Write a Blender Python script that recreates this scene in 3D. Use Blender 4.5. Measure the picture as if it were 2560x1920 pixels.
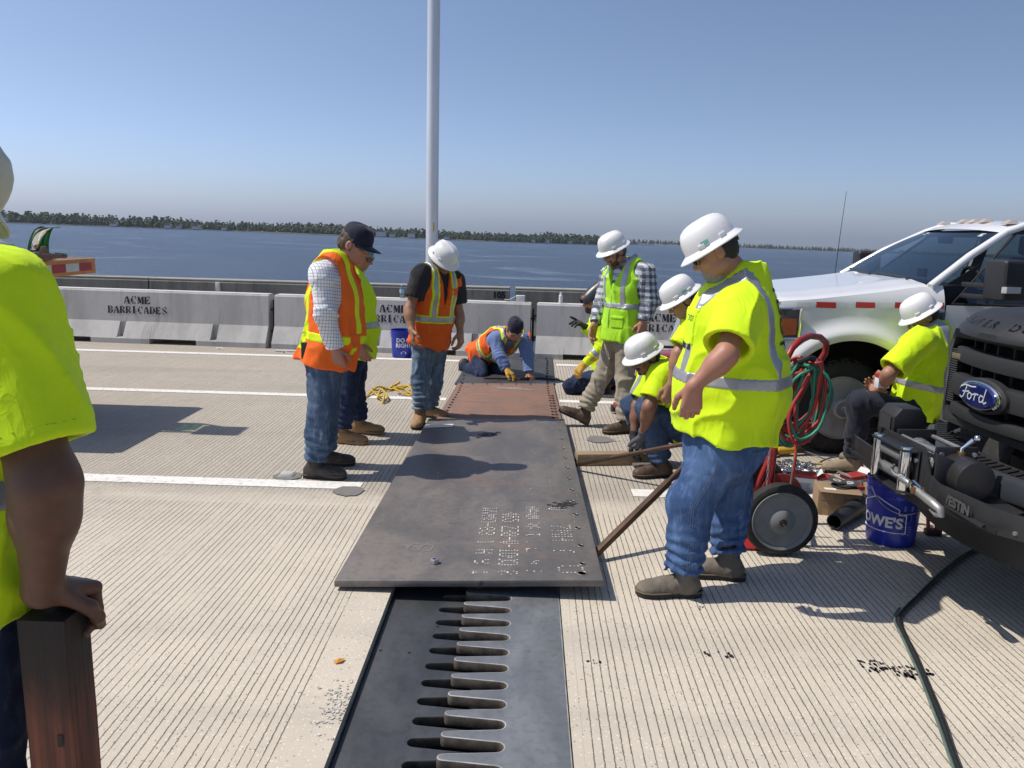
import bpy, bmesh, math, random
import numpy as np
from mathutils import Vector, Matrix

random.seed(7)
for _o in list(bpy.data.objects):
    bpy.data.objects.remove(_o)
SC = bpy.context.scene
COL = SC.collection
PI = math.pi
R = math.radians

# ------------------------------------------------------------------ camera
CAM_H = 1.72
cam_data = bpy.data.cameras.new("camera")
cam_data.sensor_width = 36.0
cam_data.lens = 28.97
cam_data.clip_start = 0.05
cam_data.clip_end = 60000.0
cam = bpy.data.objects.new("camera", cam_data)
COL.objects.link(cam)
_p, _y, _r = R(10.6), R(0.93), R(1.52)
_fw = Vector((-math.sin(_y) * math.cos(_p), math.cos(_y) * math.cos(_p), -math.sin(_p)))
_rt = _fw.cross(Vector((0, 0, 1))).normalized()
_up = _rt.cross(_fw)
_rt2 = _rt * math.cos(_r) + _up * math.sin(_r)
_up2 = -_rt * math.sin(_r) + _up * math.cos(_r)
_m = Matrix((_rt2, _up2, -_fw)).transposed().to_4x4()
_m.translation = (0, 0, CAM_H)
cam.matrix_world = _m
SC.camera = cam

# ------------------------------------------------------------------ sky and sun
SUN_TO = Vector((1.12, 0.04, -1.66)).normalized()      # the way the light travels
SUN_EL = math.asin(-SUN_TO.z)
world = bpy.data.worlds.new("World")
SC.world = world
world.use_nodes = True
_nt = world.node_tree
for _n in list(_nt.nodes):
    _nt.nodes.remove(_n)
_sky = _nt.nodes.new("ShaderNodeTexSky")
_sky.sky_type = 'NISHITA'
_sky.sun_disc = False
_sky.sun_elevation = SUN_EL
_sky.sun_rotation = R(-88)
_sky.altitude = 0
_sky.air_density = 1.0
_sky.dust_density = 1.0
_sky.ozone_density = 1.0
_bg = _nt.nodes.new("ShaderNodeBackground")
_bg.inputs[1].default_value = 0.10
_out = _nt.nodes.new("ShaderNodeOutputWorld")
# pale blue summer haze: the same all round, cooler toward the horizon, a little brighter sunward
_tc = _nt.nodes.new("ShaderNodeTexCoord")
_sep = _nt.nodes.new("ShaderNodeSeparateXYZ")
_nt.links.new(_tc.outputs["Generated"], _sep.inputs[0])
_cr = _nt.nodes.new("ShaderNodeValToRGB")
_cr.color_ramp.interpolation = 'B_SPLINE'
_st = ((0.0, (.46, .56, .90)), (.03, (.455, .545, .85)), (.14, (.46, .47, .56)), (.26, (.49, .50, .565)), (1.0, (.5, .5, .55)))
_cr.color_ramp.elements[0].position = 0.0
_cr.color_ramp.elements[1].position = 1.0
for _pos, _c in _st[1:-1]:
    _cr.color_ramp.elements.new(_pos)
for _e, (_pos, _c) in zip(_cr.color_ramp.elements, _st):
    _e.color = (*_c, 1)
_nt.links.new(_sep.outputs[2], _cr.inputs[0])
_az = _nt.nodes.new("ShaderNodeMath")
_az.operation = 'MULTIPLY_ADD'
_nt.links.new(_sep.outputs[0], _az.inputs[0])
_az.inputs[1].default_value = -.46
_az.inputs[2].default_value = 2.0
_mx = _nt.nodes.new("ShaderNodeVectorMath")
_mx.operation = 'MULTIPLY'
_nt.links.new(_sky.outputs[0], _mx.inputs[0])
_nt.links.new(_cr.outputs[0], _mx.inputs[1])
_mx2 = _nt.nodes.new("ShaderNodeVectorMath")
_mx2.operation = 'SCALE'
_nt.links.new(_mx.outputs[0], _mx2.inputs[0])
_nt.links.new(_az.outputs[0], _mx2.inputs["Scale"])
_nt.links.new(_mx2.outputs[0], _bg.inputs[0])
_nt.links.new(_bg.outputs[0], _out.inputs[0])

sun_data = bpy.data.lights.new("sun", 'SUN')
sun_data.energy = 4.2
sun_data.angle = R(0.55)
sun_data.color = (1.0, 0.93, 0.825)
sun = bpy.data.objects.new("sun", sun_data)
COL.objects.link(sun)
sun.rotation_euler = SUN_TO.to_track_quat('-Z', 'Y').to_euler()
sun.location = (-8, 0, 12)

SC.view_settings.view_transform = 'Standard'
SC.view_settings.look = 'None'
SC.view_settings.exposure = 0.0
SC.view_settings.gamma = 1.0
SC.view_settings.use_curve_mapping = False
SC.cycles.use_denoising = True
SC.cycles.max_bounces = 6
SC.cycles.transparent_max_bounces = 12
SC.cycles.caustics_reflective = False
SC.cycles.caustics_refractive = False

# ------------------------------------------------------------------ materials
def new_mat(name):
    m = bpy.data.materials.new(name)
    m.use_nodes = True
    nt = m.node_tree
    return m, nt, nt.nodes["Principled BSDF"]

class NG:
    """tiny node-graph helper"""
    def __init__(s, nt):
        s.nt = nt
        s.coord = None
    def node(s, t, **kw):
        n = s.nt.nodes.new(t)
        for k, v in kw.items():
            setattr(n, k, v)
        return n
    def link(s, a, b):
        s.nt.links.new(a, b)
    def put(s, sock, v):
        if hasattr(v, "is_linked") or hasattr(v, "links"):
            s.link(v, sock)
        else:
            if isinstance(v, (tuple, list)) and len(v) == 3 and sock.type == 'RGBA':
                v = (*v, 1)
            sock.default_value = v
    def obj(s):
        if not s.coord:
            s.coord = s.node("ShaderNodeTexCoord")
        return s.coord.outputs["Object"]
    def scale(s, vec, sc):
        n = s.node("ShaderNodeMapping")
        s.link(vec, n.inputs[0])
        n.inputs["Scale"].default_value = sc if isinstance(sc, tuple) else (sc,) * 3
        return n.outputs[0]
    def noise(s, vec, scale, detail=4, rough=.55, dist=0.0):
        n = s.node("ShaderNodeTexNoise")
        s.link(vec, n.inputs["Vector"])
        n.inputs["Scale"].default_value = scale
        n.inputs["Detail"].default_value = detail
        n.inputs["Roughness"].default_value = rough
        n.inputs["Distortion"].default_value = dist
        return n.outputs["Fac"]
    def math(s, op, a, b=None, c=None, clamp=False):
        n = s.node("ShaderNodeMath", operation=op, use_clamp=clamp)
        s.put(n.inputs[0], a)
        if b is not None: s.put(n.inputs[1], b)
        if c is not None: s.put(n.inputs[2], c)
        return n.outputs[0]
    def ramp(s, fac, lo, hi, a=0.0, b=1.0):
        n = s.node("ShaderNodeMapRange", interpolation_type='SMOOTHSTEP')
        s.put(n.inputs[0], fac)
        n.inputs[1].default_value = lo
        n.inputs[2].default_value = hi
        n.inputs[3].default_value = a
        n.inputs[4].default_value = b
        return n.outputs[0]
    def mix(s, fac, a, b, blend='MIX'):
        n = s.node("ShaderNodeMix", data_type='RGBA', blend_type=blend)
        s.put(n.inputs[0], fac)
        s.put(n.inputs[6], a)
        s.put(n.inputs[7], b)
        return n.outputs[2]
    def xyz(s, vec):
        n = s.node("ShaderNodeSeparateXYZ")
        s.link(vec, n.inputs[0])
        return n.outputs
    def bump(s, h, strength=.3, dist=.01, normal=None):
        n = s.node("ShaderNodeBump")
        s.put(n.inputs["Height"], h)
        n.inputs["Strength"].default_value = strength
        n.inputs["Distance"].default_value = dist
        if normal is not None: s.link(normal, n.inputs["Normal"])
        return n.outputs[0]

MATS = {}
def mat(name, col, rough=.6, metal=0.0, col2=None, vs=6.0, var=.18, bump=0.0, bs=60.0, bd=.004, spec=.5,
        coat=0.0, dirt=None, ds=3.0, damt=.5, stretch=None, rvar=.08):
    """general worn surface: two-tone noise colour, optional dirt, roughness noise and fine relief"""
    if name in MATS:
        return MATS[name]
    m, nt, P = new_mat(name)
    g = NG(nt)
    v = g.obj()
    if stretch: v = g.scale(v, stretch)
    n1 = g.noise(v, vs, 5, .6)
    c2 = col2 if col2 is not None else tuple(min(1, c * (1 - var)) for c in col)
    c = g.mix(g.ramp(n1, .35, .68), col, c2)
    if dirt:
        n2 = g.noise(v, ds, 6, .65, .4)
        c = g.mix(g.math('MULTIPLY', g.ramp(n2, .5, .72), damt), c, dirt)
    g.link(c, P.inputs["Base Color"])
    g.link(g.math('ADD', g.math('MULTIPLY', g.math('SUBTRACT', n1, .5), rvar * 2), rough), P.inputs["Roughness"])
    P.inputs["Metallic"].default_value = metal
    P.inputs["Specular IOR Level"].default_value = spec
    if coat:
        P.inputs["Coat Weight"].default_value = coat
        P.inputs["Coat Roughness"].default_value = .06
    if bump:
        g.link(g.bump(g.noise(v, bs, 4, .6), bump, bd), P.inputs["Normal"])
    MATS[name] = m
    return m

def fabric(name, col, rough=.85, var=.12, weave=900.0, wrinkle=.35, pattern=None, dirt=None, damt=.4, sheen=.15, vs=3.0):
    """woven cloth: fine weave, soft creases, optional grid pattern in the cloth"""
    if name in MATS:
        return MATS[name]
    m, nt, P = new_mat(name)
    g = NG(nt)
    v = g.obj()
    n1 = g.noise(v, vs, 4, .6)
    c = g.mix(g.ramp(n1, .35, .7), col, tuple(x * (1 - var) for x in col))
    if pattern:
        c = pattern(g, v, c)
    if dirt:
        n2 = g.noise(v, 5.0, 6, .7, .5)
        c = g.mix(g.math('MULTIPLY', g.ramp(n2, .58, .75), damt), c, dirt)
    g.link(c, P.inputs["Base Color"])
    P.inputs["Roughness"].default_value = rough
    P.inputs["Specular IOR Level"].default_value = .25
    P.inputs["Sheen Weight"].default_value = sheen
    h1 = g.noise(g.scale(v, (1, 1, .5)), 6.5, 2, .5, 1.2)
    h1 = g.math('POWER', g.math('SUBTRACT', 1.0, g.math('ABSOLUTE', g.math('MULTIPLY', g.math('SUBTRACT', h1, .5), 5.0)), clamp=True), 2.0)
    h2 = g.noise(g.scale(v, (1, 1, .7)), 26.0, 3, .6, 1.0)
    h2 = g.math('POWER', g.math('SUBTRACT', 1.0, g.math('ABSOLUTE', g.math('MULTIPLY', g.math('SUBTRACT', h2, .5), 5.0)), clamp=True), 2.0)
    h3 = g.noise(v, 420.0, 2, .5)
    h = g.math('ADD', g.math('ADD', g.math('MULTIPLY', h1, .40), g.math('MULTIPLY', h2, .055)), g.math('MULTIPLY', h3, .03))
    g.link(g.bump(h, min(1.0, wrinkle * 1.05), .02), P.inputs["Normal"])
    MATS[name] = m
    return m

# ------------------------------------------------------------------ object helpers
def tag(o, label=None, cat=None, group=None, kind=None):
    if label: o["label"] = label
    if cat: o["category"] = cat
    if group: o["group"] = group
    if kind: o["kind"] = kind
    return o

def empty(name, loc=(0, 0, 0), rz=0.0, label=None, cat=None, group=None):
    o = bpy.data.objects.new(name, None)
    COL.objects.link(o)
    o.location = loc
    o.rotation_euler = (0, 0, rz)
    o.empty_display_size = .1
    return tag(o, label, cat, group)

def world_off(parent):
    """world location of an un-rotated parent chain"""
    v = Vector((0, 0, 0))
    while parent is not None:
        v = v + parent.location
        parent = parent.parent
    return v

def link_mesh(name, me, parent=None):
    o = bpy.data.objects.new(name, me)
    COL.objects.link(o)
    if parent is not None:
        o.parent = parent
    return o

def copy_tree(o, parent=None):
    c = o.copy()
    COL.objects.link(c)
    c.parent = parent
    for ch in list(o.children):
        copy_tree(ch, c)
    return c

def nrm(v):
    return Vector(v).normalized()

def frame_from(d, hint=(0, 0, 1)):
    d = nrm(d)
    h = Vector(hint)
    if abs(d.dot(h.normalized())) > .98:
        h = Vector((1, 0, 0)) if abs(d.x) < .9 else Vector((0, 1, 0))
    a = h.cross(d).normalized()
    b = d.cross(a)
    return a, b, d

class MB:
    """collects shapes for ONE mesh object"""
    def __init__(s):
        s.v = []
        s.f = []
    def add(s, vs, fs):
        n = len(s.v)
        s.v += [tuple(p) for p in vs]
        s.f += [tuple(i + n for i in f) for f in fs]
        return s
    def box(s, c, sz, rz=0.0, M=None):
        x, y, z = (q / 2 for q in sz)
        pts = [Vector(p) for p in ((-x, -y, -z), (x, -y, -z), (x, y, -z), (-x, y, -z), (-x, -y, z), (x, -y, z), (x, y, z), (-x, y, z))]
        if M is None:
            M = Matrix.Rotation(rz, 3, 'Z')
        c = Vector(c)
        return s.add([M @ p + c for p in pts], [(0, 3, 2, 1), (4, 5, 6, 7), (0, 1, 5, 4), (1, 2, 6, 5), (2, 3, 7, 6), (3, 0, 4, 7)])
    def hexa(s, p):
        """eight corners: bottom ring then top ring"""
        return s.add(p, [(0, 3, 2, 1), (4, 5, 6, 7), (0, 1, 5, 4), (1, 2, 6, 5), (2, 3, 7, 6), (3, 0, 4, 7)])
    def bar(s, p0, p1, w, h, hint=(0, 0, 1)):
        """square bar from p0 to p1: w across, h along the hint side"""
        p0, p1 = Vector(p0), Vector(p1)
        a, b, d = frame_from(p1 - p0, hint)
        pts = [p + a * sx * w / 2 + b * sy * h / 2 for p in (p0, p1) for sx, sy in ((-1, -1), (1, -1), (1, 1), (-1, 1))]
        return s.hexa(pts)
    def cyl(s, p0, p1, r0, r1=None, n=16, caps=True):
        r1 = r0 if r1 is None else r1
        p0, p1 = Vector(p0), Vector(p1)
        a, b, d = frame_from(p1 - p0)
        ring = lambda p, r: [p + (a * math.cos(t) + b * math.sin(t)) * r for t in (2 * PI * i / n for i in range(n))]
        vs = ring(p0, r0) + ring(p1, r1)
        fs = [(i, (i + 1) % n, n + (i + 1) % n, n + i) for i in range(n)]
        if caps:
            fs += [tuple(range(n))[::-1], tuple(range(n, 2 * n))]
        return s.add(vs, fs)
    def tube(s, pts, r, n=8, closed=False, caps=True):
        pts = [Vector(p) for p in pts]
        m = len(pts)
        vs, fs = [], []
        a = None
        for i, p in enumerate(pts):
            if closed:
                d = pts[(i + 1) % m] - pts[i - 1]
            else:
                d = pts[min(i + 1, m - 1)] - pts[max(i - 1, 0)]
            d = d.normalized() if d.length > 1e-9 else Vector((0, 0, 1))
            if a is None:
                a, b, _ = frame_from(d)
            else:
                a = (a - d * a.dot(d))
                a = a.normalized() if a.length > 1e-6 else frame_from(d)[0]
                b = d.cross(a)
            rr = r[i] if isinstance(r, (list, tuple)) else r
            vs += [p + (a * math.cos(t) + b * math.sin(t)) * rr for t in (2 * PI * k / n for k in range(n))]
        segs = m if closed else m - 1
        for i in range(segs):
            j = (i + 1) % m
            fs += [(i * n + k, i * n + (k + 1) % n, j * n + (k + 1) % n, j * n + k) for k in range(n)]
        if caps and not closed:
            fs += [tuple(range(n))[::-1], tuple(range((m - 1) * n, m * n))]
        return s.add(vs, fs)
    def lathe(s, prof, o=(0, 0, 0), axis=(0, 0, 1), n=24, sx=1.0, sy=1.0, close=False):
        """prof = [(radius, height)...] turned round the axis at o"""
        o = Vector(o)
        a, b, d = frame_from(axis)
        vs, fs = [], []
        for r, h in prof:
            vs += [o + d * h + (a * math.cos(t) * sx + b * math.sin(t) * sy) * r for t in (2 * PI * k / n for k in range(n))]
        m = len(prof)
        for i in range(m - 1 + (1 if close else 0)):
            j = (i + 1) % m
            fs += [(i * n + k, i * n + (k + 1) % n, j * n + (k + 1) % n, j * n + k) for k in range(n)]
        if not close:
            if prof[0][0] > 1e-6: fs.append(tuple(range(n))[::-1])
            if prof[-1][0] > 1e-6: fs.append(tuple(range((m - 1) * n, m * n)))
        return s.add(vs, fs)
    def prism(s, poly, o, u, v, t):
        """2-D polygon in the (u, v) frame at o, thickened by the vector t"""
        o, u, v, t = Vector(o), Vector(u), Vector(v), Vector(t)
        n = len(poly)
        vs = [o + u * x + v * y for x, y in poly]
        vs += [p + t for p in vs]
        fs = [tuple(range(n))[::-1], tuple(range(n, 2 * n))]
        fs += [(i, (i + 1) % n, n + (i + 1) % n, n + i) for i in range(n)]
        return s.add(vs, fs)
    def grid(s, fn, nu, nv, closed_u=False):
        vs = [fn(i / nu, j / nv) for j in range(nv + 1) for i in range(nu + (0 if closed_u else 1))]
        w = nu if closed_u else nu + 1
        fs = []
        for j in range(nv):
            for i in range(nu):
                i2 = (i + 1) % w
                fs.append((j * w + i, j * w + i2, (j + 1) * w + i2, (j + 1) * w + i))
        return s.add(vs, fs)
    def ball(s, c, r, n=12, m=8):
        c = Vector(c)
        rr = r if isinstance(r, tuple) else (r, r, r)
        prof = [(math.sin(PI * i / m), -math.cos(PI * i / m)) for i in range(m + 1)]
        vs, fs = [], []
        for a, h in prof:
            vs += [(c.x + rr[0] * a * math.cos(2 * PI * k / n), c.y + rr[1] * a * math.sin(2 * PI * k / n), c.z + rr[2] * h) for k in range(n)]
        for i in range(m):
            fs += [(i * n + k, i * n + (k + 1) % n, (i + 1) * n + (k + 1) % n, (i + 1) * n + k) for k in range(n)]
        return s.add(vs, fs)
    def xf(s, M):
        s.v = [tuple(M @ Vector(p)) for p in s.v]
        return s
    def mesh(s, name, m=None, smooth=35, bevel=0.0, seg=2, off=None):
        vs = s.v
        if off is not None and (off.x or off.y or off.z):
            vs = [(p[0] - off.x, p[1] - off.y, p[2] - off.z) for p in vs]
        me = bpy.data.meshes.new(name)
        me.from_pydata(vs, [], s.f)
        bm = bmesh.new()
        bm.from_mesh(me)
        bmesh.ops.remove_doubles(bm, verts=bm.verts, dist=1e-6)
        bmesh.ops.recalc_face_normals(bm, faces=bm.faces)
        if bevel:
            es = [e for e in bm.edges if len(e.link_faces) == 2 and e.calc_face_angle(0) > R(35)]
            bmesh.ops.bevel(bm, geom=es, offset=bevel, offset_type='OFFSET', segments=seg, profile=.6, affect='EDGES', clamp_overlap=True)
        bm.to_mesh(me)
        bm.free()
        if smooth:
            me.polygons.foreach_set("use_smooth", [True] * len(me.polygons))
            me.set_sharp_from_angle(angle=R(smooth))
        if m is not None: me.materials.append(m)
        return me
    def build(s, name, m, parent=None, smooth=35, bevel=0.0, seg=2, local=False):
        off = None if (local or parent is None) else world_off(parent)
        return link_mesh(name, s.mesh(name, m, smooth, bevel, seg, off), parent)

def text_mb(txt, size, o, u, v, thick=.002, bold=0.0, align='CENTER', proj=None):
    """flat lettering as a thin mesh in the (u, v) frame at o; proj maps a point onto a curved surface"""
    cu = bpy.data.curves.new("lettering", 'FONT')
    cu.body = txt
    cu.size = size
    cu.align_x = align
    cu.align_y = 'CENTER'
    cu.offset = bold
    cu.resolution_u = 3
    ob = bpy.data.objects.new("lettering", cu)
    COL.objects.link(ob)
    dg = bpy.context.evaluated_depsgraph_get()
    me = bpy.data.meshes.new_from_object(ob.evaluated_get(dg))
    o, u, v = Vector(o), Vector(u), Vector(v)
    n = u.cross(v).normalized()
    pts = []
    for q in me.vertices:
        p = o + u * q.co.x + v * q.co.y
        if proj: p = proj(p)
        else: p = p + n * thick
        pts.append(p)
    fs = [tuple(f.vertices) for f in me.polygons]
    bpy.data.objects.remove(ob)
    bpy.data.curves.remove(cu)
    mb = MB()
    mb.add(pts, fs)
    return mb

# stroke lettering: polylines on a unit cell, drawn as flat bars
def strokes_mb(lines, o, u, v, w, t=.002, scale=1.0):
    o, u, v = Vector(o), Vector(u), Vector(v)
    n = u.cross(v).normalized()
    mb = MB()
    for ln in lines:
        for (x0, y0), (x1, y1) in zip(ln[:-1], ln[1:]):
            a = o + u * x0 * scale + v * y0 * scale
            b = o + u * x1 * scale + v * y1 * scale
            d = (b - a)
            if d.length < 1e-6: continue
            d.normalize()
            s_ = n.cross(d) * w / 2
            a2, b2 = a - d * w * .3, b + d * w * .3
            mb.add([a2 - s_ + n * t, b2 - s_ + n * t, b2 + s_ + n * t, a2 + s_ + n * t], [(0, 1, 2, 3)])
    return mb
# ================================================================== THE SETTING
def deck_material():
    m, nt, P = new_mat("tined_concrete")
    g = NG(nt)
    v = g.obj()
    x, y, z = g.xyz(v)
    big = g.noise(v, .55, 5, .6, .3)
    mid = g.noise(v, 5.0, 5, .65)
    fine = g.noise(v, 55.0, 4, .7)
    grit = g.noise(v, 210.0, 3, .6)
    c = g.mix(g.ramp(big, .3, .7), (.615, .552, .455), (.53, .478, .398))
    c = g.mix(g.math('MULTIPLY', g.ramp(mid, .45, .75), .45), c, (.48, .435, .37))
    # the further lanes are more worn and greyer
    lane = g.ramp(g.math('ADD', y, g.math('MULTIPLY', g.math('SUBTRACT', mid, .5), .25)), 4.95, 5.25)
    c = g.mix(g.math('MULTIPLY', lane, .55), c, (.315, .285, .245))
    c = g.mix(g.math('MULTIPLY', g.ramp(fine, .55, .78), .4), c, (.30, .265, .22))
    vor = g.node("ShaderNodeTexVoronoi", feature='F1')
    g.link(v, vor.inputs["Vector"])
    vor.inputs["Scale"].default_value = 75.0
    peb = g.ramp(vor.outputs["Distance"], .18, .34, 1, 0)
    pick = g.xyz(vor.outputs["Color"])
    c = g.mix(g.math('MULTIPLY', peb, g.ramp(pick[0], .52, .7, 0, .8)), c, (.80, .745, .65))
    c = g.mix(g.math('MULTIPLY', peb, g.ramp(pick[1], .80, .90, 0, .85)), c, (.13, .11, .09))
    # saw-cut tines running across the lanes
    wob = g.math('MULTIPLY', g.math('SUBTRACT', g.noise(g.scale(v, (1, 7.0, 1)), 6.0, 3, .6), .5), .0065)
    wob2 = g.math('MULTIPLY', g.math('SUBTRACT', g.noise(v, 1.2, 2, .5), .5), .012)
    w = g.math('MULTIPLY', g.math('ADD', g.math('ADD', x, wob), wob2), 1 / .034)
    v1 = g.node("ShaderNodeTexVoronoi", feature='DISTANCE_TO_EDGE', voronoi_dimensions='1D')
    g.link(w, v1.inputs["W"])
    v1.inputs["Scale"].default_value = 1.0
    v1.inputs["Randomness"].default_value = .62
    wear = g.noise(g.scale(v, (3.0, 1.0, 1)), 2.3, 5, .7)
    dashy = g.noise(g.scale(v, (8.0, 30.0, 1)), 1.0, 3, .6)
    lanew = g.noise(g.scale(v, (.10, 1.1, 1)), 1.3, 4, .6, .3)
    c = g.mix(g.math('MULTIPLY', g.ramp(lanew, .48, .70), .38), c, (.30, .275, .24))
    blot = g.noise(v, 1.7, 6, .72, .8)
    c = g.mix(g.math('MULTIPLY', g.ramp(blot, .60, .72), .35), c, (.25, .225, .19))
    wid = g.math('ADD', g.math('MULTIPLY', g.ramp(wear, .26, .52, .05, 1.0), .070), g.math('ADD', g.math('MULTIPLY', g.math('SUBTRACT', dashy, .5), .085), g.math('MULTIPLY', g.math('SUBTRACT', g.noise(v, 130.0, 3, .65), .5), .16)))
    line = g.math('LESS_THAN', v1.outputs["Distance"], wid)
    linesoft = g.math('SUBTRACT', 1.0, g.ramp(g.math('DIVIDE', v1.outputs["Distance"], g.math('MAXIMUM', wid, .004)), .55, 1.25))
    # smooth header beside the joint, and a scoured band before the lane line
    hdr = g.math('MULTIPLY', g.ramp(x, -.80, -.76, 1, 0), 1.0)
    hdr2 = g.ramp(x, .23, .26)
    band = g.math('SUBTRACT', 1.0, g.math('MULTIPLY', g.ramp(y, 4.86, 4.93), g.ramp(y, 5.12, 5.2, 1, 0)))
    hmask = g.math('MULTIPLY', g.math('MAXIMUM', hdr, hdr2), g.math('MAXIMUM', g.math('MULTIPLY', band, 1.0), .35))
    hmask = g.math('MULTIPLY', hmask, g.ramp(y, 11.6, 11.9, 1, 0))
    gl = g.math('MULTIPLY', linesoft, hmask)
    c = g.mix(g.math('MULTIPLY', gl, .80), c, (.12, .102, .08))
    g.link(c, P.inputs["Base Color"])
    P.inputs["Roughness"].default_value = .88
    P.inputs["Specular IOR Level"].default_value = .3
    h = g.math('SUBTRACT', g.math('ADD', g.math('MULTIPLY', fine, .35), g.math('MULTIPLY', grit, .22)), g.math('MULTIPLY', gl, 1.1))
    g.link(g.bump(h, .7, .006), P.inputs["Normal"])
    return m

JL, JR = -.612, .197
deck = MB()
for x0, x1 in ((-60, JL), (JR, 60)):
    deck.box(((x0 + x1) / 2, 3.0, -.15), (x1 - x0, 21.6, .3))
deck.box(((JL + JR) / 2, 3.0, -.6), (JR - JL + .2, 21.6, .1))
deck = deck.build("bridge_deck", deck_material(), None, smooth=0)
tag(deck, "tined concrete bridge deck with a steel expansion joint across it", kind="structure")

paint = mat("lane_paint", (.80, .79, .75), .7, var=.1, vs=14, dirt=(.40, .37, .32), ds=26, damt=.85, bump=.4, bs=120)
for x0, x1, y, w in ((-40, -1.08, 5.29, .155), (.74, 12, 5.33, .155), (-40, -.8, 8.22, .13), (.36, 40, 8.30, .13),
                     (-40, -.79, 10.72, .14), (.40, 40, 10.62, .14)):
    MB().box(((x0 + x1) / 2, y, .003), (x1 - x0, w, .004)).build("lane_line", paint, deck, smooth=0)

# dried oil and tyre blots on the concrete
stain_m = mat("oil_stain", (.03, .027, .03), .5, vs=30)
def blots(cx, cy, rx, ry, n, r0, r1, seed):
    rn = random.Random(seed)
    mb = MB()
    for i in range(n):
        a, q = rn.uniform(0, 2 * PI), math.sqrt(rn.random())
        px, py = cx + rx * q * math.cos(a), cy + ry * q * math.sin(a)
        rr = rn.uniform(r0, r1)
        k = 7
        pts = [(px + rr * rn.uniform(.5, 1.1) * math.cos(2 * PI * j / k) * .6, py + rr * rn.uniform(.5, 1.1) * math.sin(2 * PI * j / k), .0022) for j in range(k)]
        mb.add(pts, [tuple(range(k))])
    return tag(mb.build("oil_stain", stain_m, deck, smooth=0), kind="stuff")
blots(1.60, 3.10, .085, .05, 52, .006, .018, 1)
blots(1.46, 3.14, .075, .05, 40, .006, .016, 2)
blots(.84, 3.19, .06, .03, 8, .006, .018, 3)
blots(.31, 3.1, .04, .02, 9, .004, .012, 4)
blots(.86, 3.62, .02, .02, 6, .004, .009, 5)
# spalled concrete at the edge of the joint, and a fallen leaf
rn = random.Random(31)
mb = MB()
for i in range(120):
    px, py = -.655 + min(.035, rn.gauss(0, .028)), 2.72 + rn.gauss(0, .075)
    rr = rn.uniform(.003, .010)
    mb.add([(px + rr * rn.uniform(.6, 1.2) * math.cos(2 * PI * j / 5), py + rr * rn.uniform(.6, 1.2) * math.sin(2 * PI * j / 5), .001 + (.005 * rn.random() if j % 2 else .002)) for j in range(5)], [(0, 1, 2, 3, 4)])
tag(mb.build("spalled_patch", mat("broken_concrete", (.66, .62, .56), .95, vs=70, col2=(.30, .28, .26), bump=.6), deck, smooth=0), kind="stuff")
lf = MB().add([(-.735, 3.02, .004), (-.715, 3.035, .012), (-.69, 3.045, .006), (-.70, 3.015, .010), (-.72, 3.005, .004)], [(0, 1, 2, 3, 4)]).build("fallen_leaf", mat("orange_leaf", (.62, .27, .03), .7), None, smooth=0)
tag(lf, "small orange leaf lying on the concrete beside the finger joint", "leaf")
grey_patch = mat("grout_patch", (.20, .195, .185), .9, vs=20, bump=.4, bs=90)
for px, py, rr in ((-1.138, 5.17, .105), (.64, 6.75, .12), (-1.62, 5.46, .1)):
    rn = random.Random(int(px * 100))
    MB().add([(px + rr * rn.uniform(.85, 1.08) * math.cos(2 * PI * j / 20), py + rr * rn.uniform(.85, 1.08) * math.sin(2 * PI * j / 20), .0065) for j in range(20)],
             [tuple(range(20))]).build("grout_patch", grey_patch, deck, smooth=0)
white_scuff = mat("white_scuff", (.62, .6, .56), .9, vs=20)
rn = random.Random(9)
mb = MB()
for i in range(60):
    px, py = .72 + rn.random() * .36, 6.72 + rn.gauss(0, .05)
    l = rn.uniform(.01, .05)
    mb.add([(px, py, .0045), (px + l, py + .004, .0045), (px + l, py + .010, .0045), (px, py + .007, .0045)], [(0, 1, 2, 3)])
tag(mb.build("white_scuff", white_scuff, deck, smooth=0), kind="stuff")

# lane reflector button by the boots of the man in the cap
rp = empty("lane_reflector", (-1.634, 5.47, 0), label="small grey lane reflector button on a grout patch beside the white line", cat="road reflector")
MB().hexa([(-1.634 + a, 5.47 + b, .006) for a, b in ((-.055, -.05), (.055, -.05), (.055, .05), (-.055, .05))] +
          [(-1.634 + a, 5.47 + b, .026) for a, b in ((-.03, -.04), (.03, -.04), (.03, .04), (-.03, .04))]).build("button_body", mat("button_grey", (.5, .49, .46), .5), rp, bevel=.003)
MB().hexa([(-1.634 + a, 5.47 + b, h) for a, b, h in ((.036, -.038, .014), (.053, -.038, .010), (.053, .038, .010), (.036, .038, .014))] +
          [(-1.634 + a, 5.47 + b, h) for a, b, h in ((.033, -.036, .025), (.039, -.036, .0245), (.039, .036, .0245), (.033, .036, .025))]).build("lens", mat("reflector_lens", (.75, .75, .72), .15), rp)

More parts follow.
